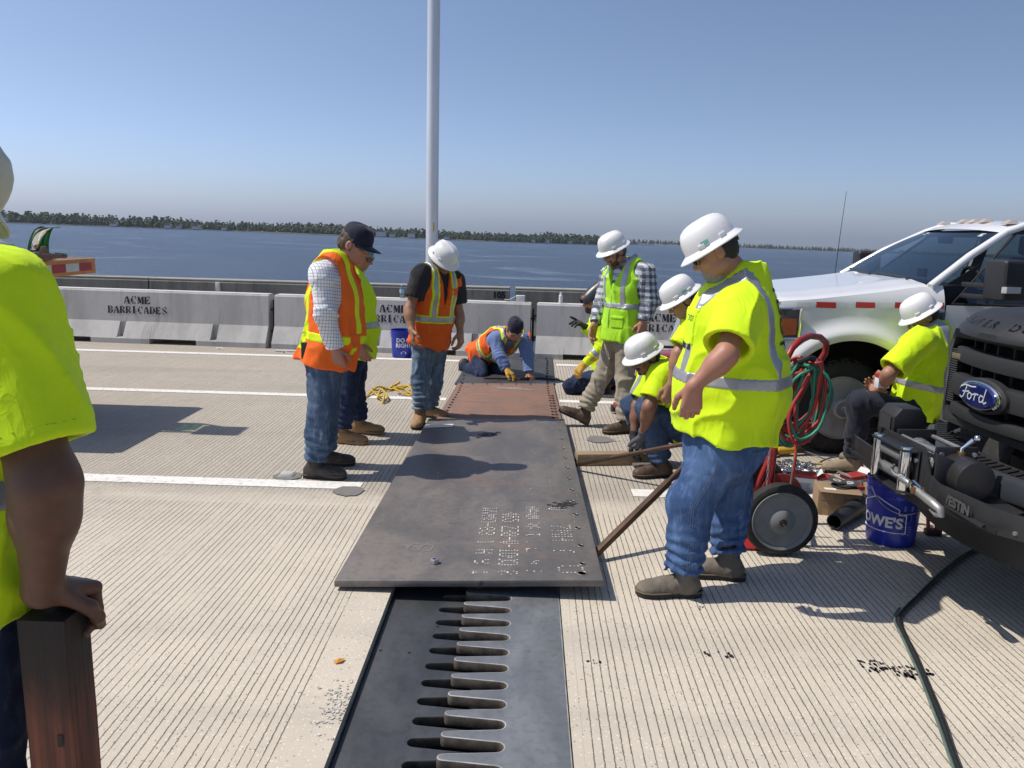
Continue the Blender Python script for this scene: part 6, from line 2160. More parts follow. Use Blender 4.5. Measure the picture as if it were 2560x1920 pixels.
def man_sit():
    p = Person("man in lime shirt and navy trousers sitting by the white pickup's front wheel", JOINTS['sit'],
               dict(pel=(.17, .14), wai=(.175, .15), che=(.185, .135), leg=1.02))
    H = Head(p.J['head'], (-.80, .04, -.56))
    hl = dict(n=(-.3, .9, 0), s=(-.2, .1, 1), curl=(.7, .8, .5))
    p.body(H, SK_TAN, handL=hl, handR=dict(n=(-.2, -.9, 0), s=(-.2, 0, 1), curl=(.7, .8, .5)), head=dict(g=1.02))
    p.hair(HAIR_B, front=.0, low=-.07, thick=.008)
    p.shirt(LIME, 'short', hem=.07, amp=.010, seed=91, srad=1.25, frac=.86, collar=LIME)
    T = p.torso_sdf(.016, .07, 1.04, .010, 91)
    p.stripes(T, p.shirt_o, [('belt', .0, .026)], SILV)
    p.stripes(p.shirtS, p.shirt_o, [('brace', -.12, .026, .0, 'both'), ('brace', .12, .026, .0, 'both')], SILV)
    p.trousers(NAVYP, seed=95, amp=.009)
    p.boots(mat("beige_boot_suede", (.30, .235, .16), .85, vs=12, dirt=(.2, .16, .11), damt=.5, bump=.3), SOLE_DK, ((-1, 0, 0), (-1, .15, 0)), L=.30)
    hard_hat(p.root, H, HAT_W, tilt=.05, label="white hard hat with a dark headband behind")
    glasses(p.root, H, GL_FRAME, GL_CLEAR)
    MB().lathe([(.05, -.02), (.055, .02), (.04, .03)], H.p(0, .072, -.055), tuple(H.f), n=16, sx=.9, sy=1.0).build("dust_mask", mat("mask_white", (.75, .74, .7), .9), p.root)

def man_near():
    p = Person("man in lime shirt and cream hard hat, resting his hand on a charred timber post", JOINTS['near'],
               dict(pel=(.19, .15), wai=(.19, .16), che=(.205, .15), arm=1.22, leg=1.15))
    H = Head(p.J['head'], (.45, .62, -.62))
    hr = dict(n=(-.05, 0, -1), s=(.55, -.8, 0), curls=((1.05, .75, .5), (1.15, .8, .5), (1.2, .85, .5), (1.25, .9, .5)), k=.008, thumb=.9)
    p.body(H, SK_DRK, h=.005, handR=hr, handL=dict(n=(.8, 0, 0), s=(0, 1, 0)), hs=1.16)
    p.hair(HAIR_B, front=.03, low=-.06, thick=.005)
    p.shirt(LIME, 'short', hem=.02, amp=.011, seed=101, srad=1.02, frac=.80, collar=LIME, h=.008, f=(7, 7, 3.2))
    T = p.torso_sdf(.016, .02, 1.04, .011, 101, (7, 7, 3.2))
    p.stripes(T, p.shirt_o, [('belt', .02, .03)], SILV)
    p.stripes(p.shirtS, p.shirt_o, [('brace', .13, .03, .02, 'both'), ('brace', -.13, .03, .02, 'both')], SILV)
    p.trousers(J_DARK, seed=105)
    p.boots(BOOT_BR, SOLE_DK, ((.1, 1, 0), (.3, 1, 0)))
    p.hems(T, None)
    hard_hat(p.root, H, HAT_C, tilt=.02, label="scuffed cream hard hat")
    return p

man_cap(); man_blue(); man_vest(); man_kneel(); man_welder(); man_plaid()
pc, Hc = man_crouch()
man_bent(); man_big(); man_sit()
pn = man_near()
# ================================================================== VEHICLES
WHITE_P = mat("white_truck_paint", (.80, .80, .80), .22, var=.03, coat=.6, vs=1.5)
BLK_PL = mat("black_trim_plastic", (.022, .022, .024), .55, var=.2, bump=.15, bs=200)
BLK_SAT = mat("satin_black_steel", (.026, .027, .030), .42, var=.2, bump=.1, bs=120)
RUBBER = mat("tyre_rubber", (.022, .021, .020), .8, var=.2, dirt=(.09, .08, .07), ds=5, damt=.5)
CHROME = mat("chrome", (.75, .76, .78), .12, 1.0, var=.05)
STEEL_G = mat("grey_wheel_steel", (.42, .425, .43), .45, .3, var=.2, dirt=(.2, .18, .16), ds=6, damt=.4)
GALV = mat("galvanised_steel", (.55, .56, .57), .38, .8, var=.25, vs=18)
DARKIN = mat("dark_cab_interior", (.03, .031, .034), .8)
def glass_mat(name, tint, refl=.12):
    m = bpy.data.materials.new(name)
    m.use_nodes = True
    nt = m.node_tree
    for n in list(nt.nodes): nt.nodes.remove(n)
    out = nt.nodes.new("ShaderNodeOutputMaterial")
    tr = nt.nodes.new("ShaderNodeBsdfTransparent")
    tr.inputs[0].default_value = (*tint, 1)
    gl = nt.nodes.new("ShaderNodeBsdfGlossy")
    gl.inputs[1].default_value = .02
    gl.inputs[0].default_value = (.9, .95, .95, 1)
    fr = nt.nodes.new("ShaderNodeFresnel")
    fr.inputs[0].default_value = 1.45
    mx = nt.nodes.new("ShaderNodeMixShader")
    ad = nt.nodes.new("ShaderNodeMath")
    ad.operation = 'ADD'
    ad.inputs[1].default_value = refl - .04
    nt.links.new(fr.outputs[0], ad.inputs[0])
    nt.links.new(ad.outputs[0], mx.inputs[0])
    nt.links.new(tr.outputs[0], mx.inputs[1])
    nt.links.new(gl.outputs[0], mx.inputs[2])
    nt.links.new(mx.outputs[0], out.inputs[0])
    return m
GLASS = glass_mat("windscreen_glass", (.42, .50, .50), .10)
GLASS_S = glass_mat("side_window_glass", (.36, .44, .44), .08)

def make_wheel(parent, c, out, r=.39, w=.25, rim=.245, tread=True, steel=STEEL_G, hub=True):
    """c centre of the outer face; out = unit vector pointing out of the truck"""
    c, out = Vector(c), Vector(out)
    root = MB()
    prof = [(rim, -w + .01), (rim + .05, -w), (r - .03, -w + .005), (r - .008, -w + .03), (r, -w + .06), (r, -.06), (r - .008, -.03), (r - .03, -.006), (rim + .06, .004), (rim + .02, -.002), (rim, -.014), (rim - .012, -.03)]
    tyre = MB().lathe(prof, c, out, n=64).build("tyre", RUBBER, parent, smooth=40)
    if tread:
        mb = MB()
        a, b, d = frame_from(out)
        for k in range(46):
            t = 2 * PI * k / 46
            u = a * math.cos(t) + b * math.sin(t)
            v = b * math.cos(t) - a * math.sin(t)
            for off in (-.045, -.10, -.155, -.205):
                sk = v * (.010 if (k + int(off * 100)) % 2 else -.010)
                o = c + d * off + u * (r - .004) + sk
                mb.hexa([o + v * sx * .017 + d * sy * .020 + u * z for z in (0, .011) for sx, sy in ((-1, -1), (1, -1), (1, 1), (-1, 1))])
            o = c + d * -.022 + u * (r - .022)
            mb.hexa([o + v * sx * .014 + d * sy * .016 + u * z for z in (0, .012) for sx, sy in ((-1, -1), (1, -1), (1, 1), (-1, 1))])
        tb = mb.build("tread_blocks", RUBBER, tyre, smooth=0)
        tb["kind"] = "stuff"
    rm = MB().lathe([(rim + .012, -.004), (rim + .004, .004), (rim - .008, -.006), (rim - .016, -.05), (rim - .05, -.085), (.155, -.080), (.150, -.05), (.135, -.04), (.085, -.042), (.082, -.01), (.078, .045), (.06, .052), (.058, .036), (.0, .034)], c, out, n=56).build("rim", steel, parent, smooth=35)
    a, b, d = frame_from(out)
    for k in range(8):
        t = 2 * PI * k / 8 + .2
        u = a * math.cos(t) + b * math.sin(t)
        MB().cyl(c + u * .115 - d * .045, c + u * .115 - d * .005, .013, .011, n=6).build("lug_nut", GALV, rm)
    for k in range(5):
        t = 2 * PI * k / 5 + .5
        u = a * math.cos(t) + b * math.sin(t)
        v = b * math.cos(t) - a * math.sin(t)
        o = c + u * .185 - d * .0825
        MB().add([o + v * .036 * math.cos(q) + u * .014 * math.sin(q) + d * .0035 for q in (2 * PI * i / 14 for i in range(14))], [tuple(range(14))]).build("hand_hole", mat("bolt_hole_black", (.012, .011, .011), .8), rm, smooth=0)
    if hub:
        MB().cyl(c + d * .034, c + d * .042, .022, n=16).build("hub_cap", mat("hub_grey", (.4, .4, .38), .5), rm)
    return tyre

def white_pickup():
    root = empty("pickup_truck", (3.6, 7.4, 0), label="white crew-cab pickup with red tape squares along its fender", cat="pickup truck")
    YC = 7.40
    AX, AZ, AR = 2.545, .40, .545
    def ys(x, z):
        y = 6.415
        if z > 1.20: y += .085 * ((z - 1.20) / .2) ** 2
        else: y += .05 * ((1.20 - z) / .75) ** 2
        r = math.hypot(x - AX, z - AZ)
        if r > AR - .02: y -= .060 * math.exp(-((r - AR - .045) / .075) ** 2)
        if x < 2.2: y += .9 * max(0, (2.2 - x)) ** 2
        return y
    def mirror(p): return (p[0], 2 * YC - p[1], p[2])
    zu = lambda x: float(np.interp(x, [1.95, 2.2, 2.5, 2.8, 3.0, 3.23], [1.228, 1.252, 1.290, 1.330, 1.362, 1.385]))
    def zl(x):
        base = .62 if x < AX else .44
        d = AR ** 2 - (x - AX) ** 2
        return max(base, AZ + math.sqrt(d)) if d > 0 else base
    # front fenders
    for side in (0, 1):
        mb = MB()
        xs = [1.97 + (3.212 - 1.97) * i / 60 for i in range(61)]
        nz = 22
        def fn(u, v):
            x = 1.97 + (3.212 - 1.97) * u
            lo, hi = zl(x), zu(x)
            z = lo + (hi - lo) * v
            p = (x, ys(x, z), z)
            return p if side == 0 else mirror(p)
        mb.grid(fn, 72, nz)
        # arch lip turned inward
        def lip(u, v):
            a = PI * (.02 + .96 * u)
            x, z = AX - AR * math.cos(a), AZ + AR * math.sin(a)
            z = max(z, .44)
            y = ys(x, z) + .05 * v
            return (x, y, z) if side == 0 else mirror((x, y, z))
        mb.grid(lip, 48, 1)
        fo = mb.build("front_fender", WHITE_P, root, smooth=50)
        # black wheel well
        mb = MB()
        def well(u, v):
            a = PI * (.0 + 1.0 * u)
            x, z = AX - (AR - .004) * math.cos(a), AZ + (AR - .004) * math.sin(a)
            y = 6.43 + .40 * v
            return (x, y, z) if side == 0 else mirror((x, y, z))
        mb.grid(well, 32, 1)
        mb.add([p if side == 0 else mirror(p) for p in [(AX - AR, 6.80, .15), (AX + AR, 6.80, .15), (AX + AR, 6.80, .96), (AX - AR, 6.80, .96)]], [(0, 1, 2, 3)])
        mb.build("wheel_well", mat("well_black", (.012, .012, .012), .9), root, smooth=0)
        if side == 0:
            red = mat("red_reflective_tape", (.55, .035, .03), .45, var=.1)
            for x0, x1, z in ((2.228, 2.380, 1.190), (2.531, 2.678, 1.197), (2.83, 2.97, 1.203), (3.12, 3.205, 1.208)):
                mb = MB()
                mb.grid(lambda u, v: (x0 + (x1 - x0) * u, ys(x0 + (x1 - x0) * u, z + .045 * v) - .003, z + .045 * v), 4, 2)
                mb.build("red_tape", red, fo, smooth=40)
            wt = mat("white_reflective_tape", (.74, .75, .76), .4)
            for x0, x1, z in ((2.08, 2.222, 1.187), (2.386, 2.525, 1.194), (2.684, 2.824, 1.20)):
                mb = MB()
                mb.grid(lambda u, v: (x0 + (x1 - x0) * u, ys(x0 + (x1 - x0) * u, z + .042 * v) - .0025, z + .042 * v), 4, 2)
                mb.build("white_tape", wt, fo, smooth=40)
            MB().box((3.165, 6.405, 1.10), (.075, .03, .17)).build("side_vent", CHROME, fo, bevel=.008)
            MB().box((3.165, 6.388, 1.075), (.065, .012, .06)).build("vent_mesh", BLK_PL, fo, bevel=.003)
    # hood
    mb = MB()
    def hood(u, v):
        x = 1.66 + (3.10 - 1.66) * u
        s = v * 2 - 1
        xe = max(x, 1.98)
        ye = ys(xe, zu(xe)) + .004
        if x < 1.98: ye += (1.98 - x) * .35
        ze = zu(xe) - (max(0, 1.98 - x) * .32)
        y = YC + (YC - ye) * s
        crown = .042 * (1 - s * s) ** .5 + (.010 * math.exp(-((abs(s) - .62) / .12) ** 2))
        drop = .10 * max(0, (1.80 - x) / .14) ** 2
        return (x, y, ze + crown * min(1, (x - 1.55) / .3) - drop)
    mb.grid(hood, 36, 30)
    mb.build("hood", WHITE_P, root, smooth=50)
    MB().box((3.14, YC, 1.372), (.14, 1.62, .03)).build("cowl", BLK_PL, root, bevel=.006)
    # nose
    pts = [(1.97, 6.46), (1.86, 6.52), (1.74, 6.64), (1.66, 6.84), (1.62, 7.1), (1.61, 7.4)]
    full = pts + [(x, 2 * YC - y) for x, y in pts[-2::-1]]
    mb = MB()
    n = len(full)
    for z0, z1, inset in ((.62, .80, 0), (1.17, 1.24, .02)):
        for i in range(n - 1):
            (xa, ya), (xb, yb) = full[i], full[i + 1]
            mb.add([(xa + inset, ya, z0), (xb + inset, yb, z0), (xb + inset + .02, yb, z1), (xa + inset + .02, ya, z1)], [(0, 1, 2, 3)])
    mb.build("nose_panel", WHITE_P, root, smooth=60)
    gm = MB()
    for i in range(2, n - 3):
        (xa, ya), (xb, yb) = full[i], full[i + 1]
        gm.add([(xa + .05, ya, .80), (xb + .05, yb, .80), (xb + .05, yb, 1.17), (xa + .05, ya, 1.17)], [(0, 1, 2, 3)])
    gr = gm.build("grille", BLK_PL, root, smooth=0)
    for z in (.86, .985, 1.11):
        MB().box((1.615, YC, z), (.05, 1.22, .055)).build("grille_bar", CHROME, gr, bevel=.012)
    for sgn in (1, -1):
        hl = MB()
        P4 = [(2.115, 6.405), (1.99, 6.43), (1.85, 6.50), (1.735, 6.62), (1.665, 6.80)]
        def hp(u, v):
            t = u * 4
            i = min(3, int(t))
            f = t - i
            x = P4[i][0] * (1 - f) + P4[i + 1][0] * f
            y = P4[i][1] * (1 - f) + P4[i + 1][1] * f
            z = .90 + .05 * (1 - u) + (.26 - .03 * (1 - u)) * v
            return (x, y if sgn > 0 else 2 * YC - y, z)
        hl.grid(hp, 16, 4)
        ho = hl.build("headlight", mat("headlight_shell", (.10, .10, .11), .2, .4), root, smooth=60)
        am = MB()
        am.grid(lambda u, v: tuple(Vector(hp(.04 + .24 * u, .12 + .55 * v)) + Vector((-.006, -.008 * sgn, 0))), 6, 4)
        am.build("amber_lens", mat("amber_lens", (.32, .085, .02), .2, .1, bump=.3, bs=60), ho, smooth=60)
        rim_ = MB()
        loop = [hp(u, 0) for u in [i / 10 for i in range(11)]] + [hp(1, v) for v in (.33, .66, 1)] + [hp(1 - i / 10, 1) for i in range(11)] + [hp(0, v) for v in (.66, .33)]
        rim_.tube([Vector(p) + Vector((-.004, -.004 * sgn, 0)) for p in loop], .010, 6, closed=True)
        rim_.build("headlight_rim", CHROME, ho)
    MB().hexa([(1.54, 6.50, .40), (1.74, 6.42, .40), (1.74, 8.38, .40), (1.54, 8.30, .40), (1.52, 6.50, .64), (1.72, 6.40, .66), (1.72, 8.40, .66), (1.52, 8.30, .64)]).build("bumper", CHROME, root, bevel=.03)
    # cab: doors, sills, pillars, roof
    for side in (0, 1):
        f = (lambda p: p) if side == 0 else mirror
        for x0, x1, nm in ((3.224, 4.34, "door"), (4.352, 5.28, "door")):
            mb = MB()
            def dn(u, v):
                x = x0 + (x1 - x0) * u
                z = .46 + (1.235 - .46) * v
                return f((x, ys(x, z), z))
            mb.grid(dn, 12, 14)
            do = mb.build(nm, WHITE_P, root, smooth=50)
            mb = MB().box(f((x1 - .13, 6.40, 1.12)), (.20, .045, .05))
            mb.build("handle", BLK_PL, do, bevel=.01)
        mb = MB()
        mb.grid(lambda u, v: f((3.09 + 2.2 * u, 6.46 + .03 * (1 - v), .30 + .15 * v)), 4, 2)
        mb.build("sill", WHITE_P, root, smooth=40)
        # window frames: near side outline
        A0, A1 = Vector((3.14, 6.475, 1.390)), Vector((3.78, 6.735, 1.80))
        B1, B0 = Vector((5.20, 6.745, 1.835)), Vector((5.30, 6.46, 1.25))
        pil = MB()
        def strip(pts, w, t, mb=pil):
            for p, q in zip(pts[:-1], pts[1:]):
                mb.bar(f(p), f(q), w, t, (0, 1, 0))
        top = [A1, Vector((3.95, 6.75, 1.865)), Vector((4.4, 6.755, 1.875)), B1]
        path = [A0 + Vector((-.03, 0, -.02)), A0.lerp(A1, .5) + Vector((-.01, -.005, .016)), A1] + top[1:]
        ring = []
        mb = MB()
        mb.tube([f(p) for p in path], .032, 8)
        mb.build("roof_pillar", WHITE_P, root, smooth=60)
        mb = MB()
        for x in (4.345,):
            mb.hexa([f(p) for p in ((x - .05, 6.44, 1.235), (x + .05, 6.44, 1.235), (x + .05, 6.50, 1.235), (x - .05, 6.50, 1.235), (x - .05, 6.735, 1.84), (x + .05, 6.735, 1.84), (x + .05, 6.79, 1.84), (x - .05, 6.79, 1.84))])
        mb.hexa([f(p) for p in ((5.16, 6.44, 1.235), (5.30, 6.44, 1.235), (5.30, 6.52, 1.235), (5.16, 6.52, 1.235), (5.10, 6.735, 1.84), (5.25, 6.735, 1.84), (5.25, 6.80, 1.84), (5.10, 6.80, 1.84))])
        # black sail panel ahead of the door glass
        mb.build("door_pillar", WHITE_P if side else BLK_PL, root)
        win = MB()
        g1 = [(3.27, 6.435, 1.245), (4.30, 6.44, 1.245), (4.30, 6.742, 1.825), (3.86, 6.738, 1.80)]
        wv = [f(p) for p in g1]
        win.add(wv, [(0, 1, 2, 3)])
        g2 = [(4.40, 6.44, 1.245), (5.17, 6.45, 1.245), (5.10, 6.745, 1.82), (4.40, 6.742, 1.825)]
        win.add([f(p) for p in g2], [(0, 1, 2, 3)])
        win.build("side_window", GLASS_S, root, smooth=0)
        rb = MB()
        rb.tube([f(Vector(p) + Vector((0, -.006, 0))) for p in g1], .014, 6, closed=True)
        rb.tube([f(Vector(p) + Vector((0, -.006, 0))) for p in g2], .014, 6, closed=True)
        rb.build("window_rubber", BLK_PL, root)
        if side == 0:
            sail = MB().prism([(3.245, 1.24), (3.50, 1.24), (3.50, 1.34), (3.62, 1.55), (3.30, 1.345), (3.262, 1.31)], (0, 6.418, 0), (1, 0, 0), (0, .22, 1), (0, -.012, 0))
            sail.build("mirror_sail", BLK_PL, root)
    # roof
    mb = MB()
    def roof(u, v):
        x = 3.74 + 1.55 * u
        s = v * 2 - 1
        y = YC + (YC - 6.735) * s
        z = 1.800 + .075 * min(1, u * 6) ** .6 + .028 * (1 - s * s) - .02 * max(0, u - .8) * 5 * .5
        return (x + .05 * (1 - s * s) * -1 * (1 - u), y, z)
    mb.grid(roof, 24, 20)
    mb.build("roof", WHITE_P, root, smooth=60)
    mb = MB()
    mb.add([(5.28, 6.46, .46), (5.28, 8.34, .46), (5.28, 8.34, 1.3), (5.24, 8.06, 1.84), (5.24, 6.74, 1.84), (5.28, 6.46, 1.3)], [(0, 1, 2, 3, 4, 5)])
    mb.build("cab_back", WHITE_P, root, smooth=0)
    # windscreen
    mb = MB()
    def ws(u, v):
        s = u * 2 - 1
        b = Vector((3.13 - .07 * (1 - s * s), YC + .915 * s, 1.398))
        t = Vector((3.755 - .06 * (1 - s * s), YC + .655 * s, 1.808))
        p = b.lerp(t, v)
        p.z += .02 * math.sin(PI * v)
        p.x -= .012 * math.sin(PI * v)
        return tuple(p)
    mb.grid(ws, 20, 12)
    wo = mb.build("windscreen", GLASS, root, smooth=60)
    mb = MB()
    mb.grid(lambda u, v: tuple(Vector(ws(u, .86 + .14 * v)) + Vector((.004, 0, -.004))), 20, 1)
    mb.grid(lambda u, v: tuple(Vector(ws(u, .05 * v)) + Vector((.004, 0, -.004))), 20, 1)
    mb.grid(lambda u, v: tuple(Vector(ws(.035 * u, v)) + Vector((.004, 0, -.004))), 1, 8)
    mb.grid(lambda u, v: tuple(Vector(ws(.965 + .035 * u, v)) + Vector((.004, 0, -.004))), 1, 8)
    mb.build("windscreen_border", mat("black_frit", (.012, .012, .013), .4), wo, smooth=40)
    st = mat("windscreen_sticker", (.45, .55, .52), .6)
    MB().add([ws(.10, .88), ws(.14, .88), ws(.14, .95), ws(.10, .95)], [(0, 1, 2, 3)]).build("sticker", st, wo, smooth=0)
    MB().add([ws(.80, .90), ws(.85, .90), ws(.85, .96), ws(.80, .96)], [(0, 1, 2, 3)]).build("sticker", st, wo, smooth=0)
    for a, b in ((.16, .50), (.55, .92)):
        mb = MB()
        p0, p1 = Vector(ws(a, .02)) + Vector((-.02, 0, .012)), Vector(ws(b, .05)) + Vector((-.015, 0, .016))
        mb.tube([p0, p0.lerp(p1, .5) + Vector((-.01, 0, .006)), p1], .007, 6)
        mb.tube([p0.lerp(p1, .1), Vector(((p0.x + p1.x) / 2 - .03, p0.y - .05, 1.39))], .009, 6)
        mb.build("wiper", BLK_PL, root)
    # cab lamps, antenna
    for y in (6.86, 7.22, 7.40, 7.58, 7.94):
        MB().hexa([(3.86 + a, y + b, 1.872 + (.012 if abs(y - 7.4) < .5 else -.004)) for a, b in ((-.045, -.05), (.06, -.05), (.06, .05), (-.045, .05))] +
                  [(3.88 + a, y + b, 1.908 + (.010 if abs(y - 7.4) < .5 else -.004)) for a, b in ((-.02, -.03), (.03, -.03), (.03, .03), (-.02, .03))]).build("cab_lamp", mat("clear_lamp", (.5, .44, .40), .2), root, bevel=.006)
    MB().tube([(2.965, 8.10, 1.36), (2.978, 8.10, 1.75), (2.998, 8.10, 2.16)], [.004, .003, .002], 6).build("antenna", BLK_PL, root)
    # mirrors
    for side in (0, 1):
        f = (lambda p: p) if side == 0 else mirror
        mm = MB()
        pr = [(3.37, 1.295), (3.58, 1.29), (3.60, 1.42), (3.585, 1.59), (3.53, 1.605), (3.40, 1.60), (3.365, 1.56)]
        mm.hexa([f(p) for p in ((3.40, 5.98, 1.30), (3.60, 6.02, 1.30), (3.60, 6.24, 1.30), (3.37, 6.22, 1.30), (3.39, 5.98, 1.60), (3.59, 6.02, 1.60), (3.59, 6.24, 1.60), (3.36, 6.22, 1.60))])
        mo = mm.build("door_mirror", BLK_PL, root, bevel=.035, seg=3)
        for z in (1.40, 1.315):
            MB().bar(f((3.34, 6.43, z)), f((3.47, 6.20, z)), .06, .035).build("mirror_arm", BLK_PL, mo, bevel=.006)
        MB().hexa([f(p) for p in ((3.385, 5.99, 1.365), (3.41, 5.968, 1.365), (3.52, 5.985, 1.365), (3.52, 6.0, 1.365), (3.385, 5.99, 1.41), (3.41, 5.966, 1.41), (3.52, 5.983, 1.41), (3.52, 6.0, 1.41))]).build("mirror_lamp", mat("clear_lens_lamp", (.6, .6, .6), .1), mo)
    # interior
    MB().box((3.30, YC, 1.28), (.50, 1.66, .20)).build("dashboard", DARKIN, root, bevel=.05)
    for y in (6.98, 7.82):
        so = MB().box((4.30, y, .98), (.55, .52, .18)).box((4.60, y, 1.28), (.16, .52, .62), M=Matrix.Rotation(R(12), 3, 'Y')).build("seat", DARKIN, root, bevel=.05)
        MB().box((4.64, y, 1.70), (.11, .27, .19)).build("headrest", DARKIN, so, bevel=.045)
    MB().box((4.95, YC, 1.05), (.3, 1.6, .7)).build("rear_bench", DARKIN, root, bevel=.05)
    MB().tube([Vector((3.72, 6.98, 1.33)) + Vector((-.06 * math.cos(t) * 1.0, .19 * math.sin(t), .18 * math.cos(t))) for t in (2 * PI * k / 28 for k in range(28))], .016, 8, closed=True).build("steering_wheel", BLK_PL, root)
    MB().box((3.64, YC, 1.735), (.03, .22, .07)).build("rear_view_mirror", BLK_PL, root, bevel=.012)
    MB().box((3.40, 7.25, 1.45), (.03, .14, .075)).build("dash_screen", BLK_PL, root, bevel=.006)
    MB().box((4.2, YC, .62), (2.2, 1.8, .32)).build("floor_pan", DARKIN, root)
    # chassis and bed
    MB().box((4.6, YC, .46), (5.6, .9, .14)).build("chassis_frame", BLK_PL, root)
    bed = MB()
    for y in (6.44, 8.36):
        bed.box((6.35, y, .95), (2.0, .07, .62))
    bed.box((5.38, YC, .95), (.06, 1.92, .62)).box((7.32, YC, .95), (.06, 1.92, .62)).box((6.35, YC, .68), (1.95, 1.85, .06))
    bed.build("cargo_bed", WHITE_P, root, bevel=.02)
    for c, o in (((AX - .01, 6.50, .385), (0, -1, 0)), ((AX - .01, 8.30, .385), (0, 1, 0)), ((6.45, 6.50, .385), (0, -1, 0)), ((6.45, 8.30, .385), (0, 1, 0))):
        w = empty("wheel", Vector(c) - root.location)
        w.parent = root
        make_wheel(w, c, o, r=.385, tread=(o[1] < 0 and c[0] < 4))
white_pickup()

# ------------------------------------------------------------------ black pickup with a winch bumper
def black_pickup():
    O = Vector((2.165, 3.87, 0))
    EX = Vector((-.075, .997, 0)).normalized()          # toward the truck's far side
    EY = Vector((EX.y, -EX.x, 0))                        # toward its tail
    root = empty("pickup_truck", (O.x, O.y, 0), label="black pickup with a winch bumper and blue oval badge on its grille", cat="pickup truck")
    L = lambda l, d, z: O + EX * l + EY * d + Vector((0, 0, z))
    GR = mat("black_grille_plastic", (.024, .0245, .026), .62, var=.15, bump=.12, bs=220)
    BODY = mat("dark_truck_paint", (.020, .021, .024), .3, coat=.5, var=.1)
    def lprism(poly, d0, d1, name, m, parent, bevel=.006, seg=2):
        return MB().prism(poly, L(0, d0, 0), EX, (0, 0, 1), EY * (d1 - d0)).build(name, m, parent, bevel=bevel, seg=seg)
    sw = lambda l: .16 * (abs(l) / .6) ** 2               # the front is bowed
    def bow(l0, l1, z0, z1, d, th, name, m, parent, n=14, zc=0.0, bevel=.008, taper=0.0):
        """horizontal bar following the bowed front"""
        mb = MB()
        rings = []
        for i in range(n + 1):
            l = l0 + (l1 - l0) * i / n
            lift = zc * (1 - (l / .6) ** 2)
            dd = d + sw(l)
            rings.append([L(l, dd, z0 + lift), L(l, dd - taper * 0, z1 + lift), L(l, dd + th, z1 + lift), L(l, dd + th, z0 + lift)])
        for a, b in zip(rings[:-1], rings[1:]):
            mb.add(a + b, [(0, 1, 5, 4), (1, 2, 6, 5), (2, 3, 7, 6), (3, 0, 4, 7)])
        mb.add(rings[0], [(0, 1, 2, 3)])
        mb.add(rings[-1], [(3, 2, 1, 0)])
        return mb.build(name, m, parent, bevel=bevel, smooth=40)
    gw = .485
    g = MB()
    g.prism([(-gw, .80), (gw, .80), (gw, 1.25), (-gw, 1.25)], L(0, .12 + .10, 0), EX, (0, 0, 1), EY * .02)
    grille = g.build("grille_backing", mat("deep_black", (.006, .006, .006), .9), root, smooth=0)
    # surround
    fr = MB()
    outer = [(-gw, .84), (-gw + .05, .79), (gw - .05, .79), (gw, .84), (gw, 1.20), (gw - .09, 1.285), (-gw + .09, 1.285), (-gw, 1.20)]
    inner = [(-gw + .045, .87), (-gw + .085, .835), (gw - .085, .835), (gw - .045, .87), (gw - .045, 1.175), (gw - .11, 1.24), (-gw + .11, 1.24), (-gw + .045, 1.175)]
    n = len(outer)
    for i in range(n):
        j = (i + 1) % n
        (a, b), (c, d) = outer[i], outer[j]
        (e, f), (h, k) = inner[i], inner[j]
        fr.hexa([L(a, sw(a), b), L(c, sw(c), d), L(h, sw(h) + .006, k), L(e, sw(e) + .006, f), L(a, sw(a) + .12, b), L(c, sw(c) + .12, d), L(h, sw(h) + .12, k), L(e, sw(e) + .12, f)])
    fr.build("grille_surround", GR, root, bevel=.010)
    # three thick bars
    bow(-gw + .10, gw - .10, 1.120, 1.195, .018, .09, "grille_bar", GR, root, zc=.0, bevel=.014)
    bow(-gw + .12, gw - .12, .955, 1.060, .004, .10, "grille_bar", GR, root, zc=.0, bevel=.016)
    bow(-gw + .10, gw - .10, .845, .905, .018, .09, "grille_bar", GR, root, bevel=.014)
    for l in (-.30, -.18, -.06, .06, .18, .30):
        for z0, z1 in ((1.19, 1.245), (1.058, 1.122), (.903, .958)):
            MB().box(L(l, .09 + sw(l), (z0 + z1) / 2), (.012, .012, z1 - z0 + .02)).build("grille_rib", GR, root)
    # louvre of fine fins beside the bars
    for l0 in (gw - .075, -gw + .075):
        lv = MB()
        for k in range(24):
            z = .90 + k * .0118
            lv.box(L(l0, sw(l0) + .035, z), (.030, .055, .0045), rz=math.atan2(EX.y, EX.x) - PI / 2)
        o_ = lv.build("louvre", mat("fin_grey", (.07, .072, .075), .5), root, smooth=0)
        o_["kind"] = "stuff"
    MB().box(L(.345, .012 + sw(.345), 1.145), (.012, .075, .03), rz=math.atan2(EX.y, EX.x) - PI / 2).build("amber_marker", mat("dull_amber", (.16, .14, .08), .4), root, bevel=.006)
    # oval badge
    oc = L(0, -.012, 1.005)
    def oval(rx, rz, d0, d1, name, m, parent, n=40, dome=0.0):
        mb = MB()
        ring = lambda a, b, d: [oc + EX * a * math.cos(t) + Vector((0, 0, b * math.sin(t))) + EY * d for t in (2 * PI * k / n for k in range(n))]
        v0, v1, v2 = ring(rx, rz, d0), ring(rx, rz, d1), ring(rx * .93, rz * .9, d1 - .006)
        mb.add(v0 + v1 + v2, [(i, (i + 1) % n, n + (i + 1) % n, n + i) for i in range(n)] + [(n + i, n + (i + 1) % n, 2 * n + (i + 1) % n, 2 * n + i) for i in range(n)] + [tuple(range(2 * n, 3 * n))])
        return mb.build(name, m, parent, smooth=30)
    ring_o = oval(.176, .083, .05, .012, "badge_housing", GR, root)
    bo = oval(.158, .068, .02, -.006, "badge_rim", CHROME, root)
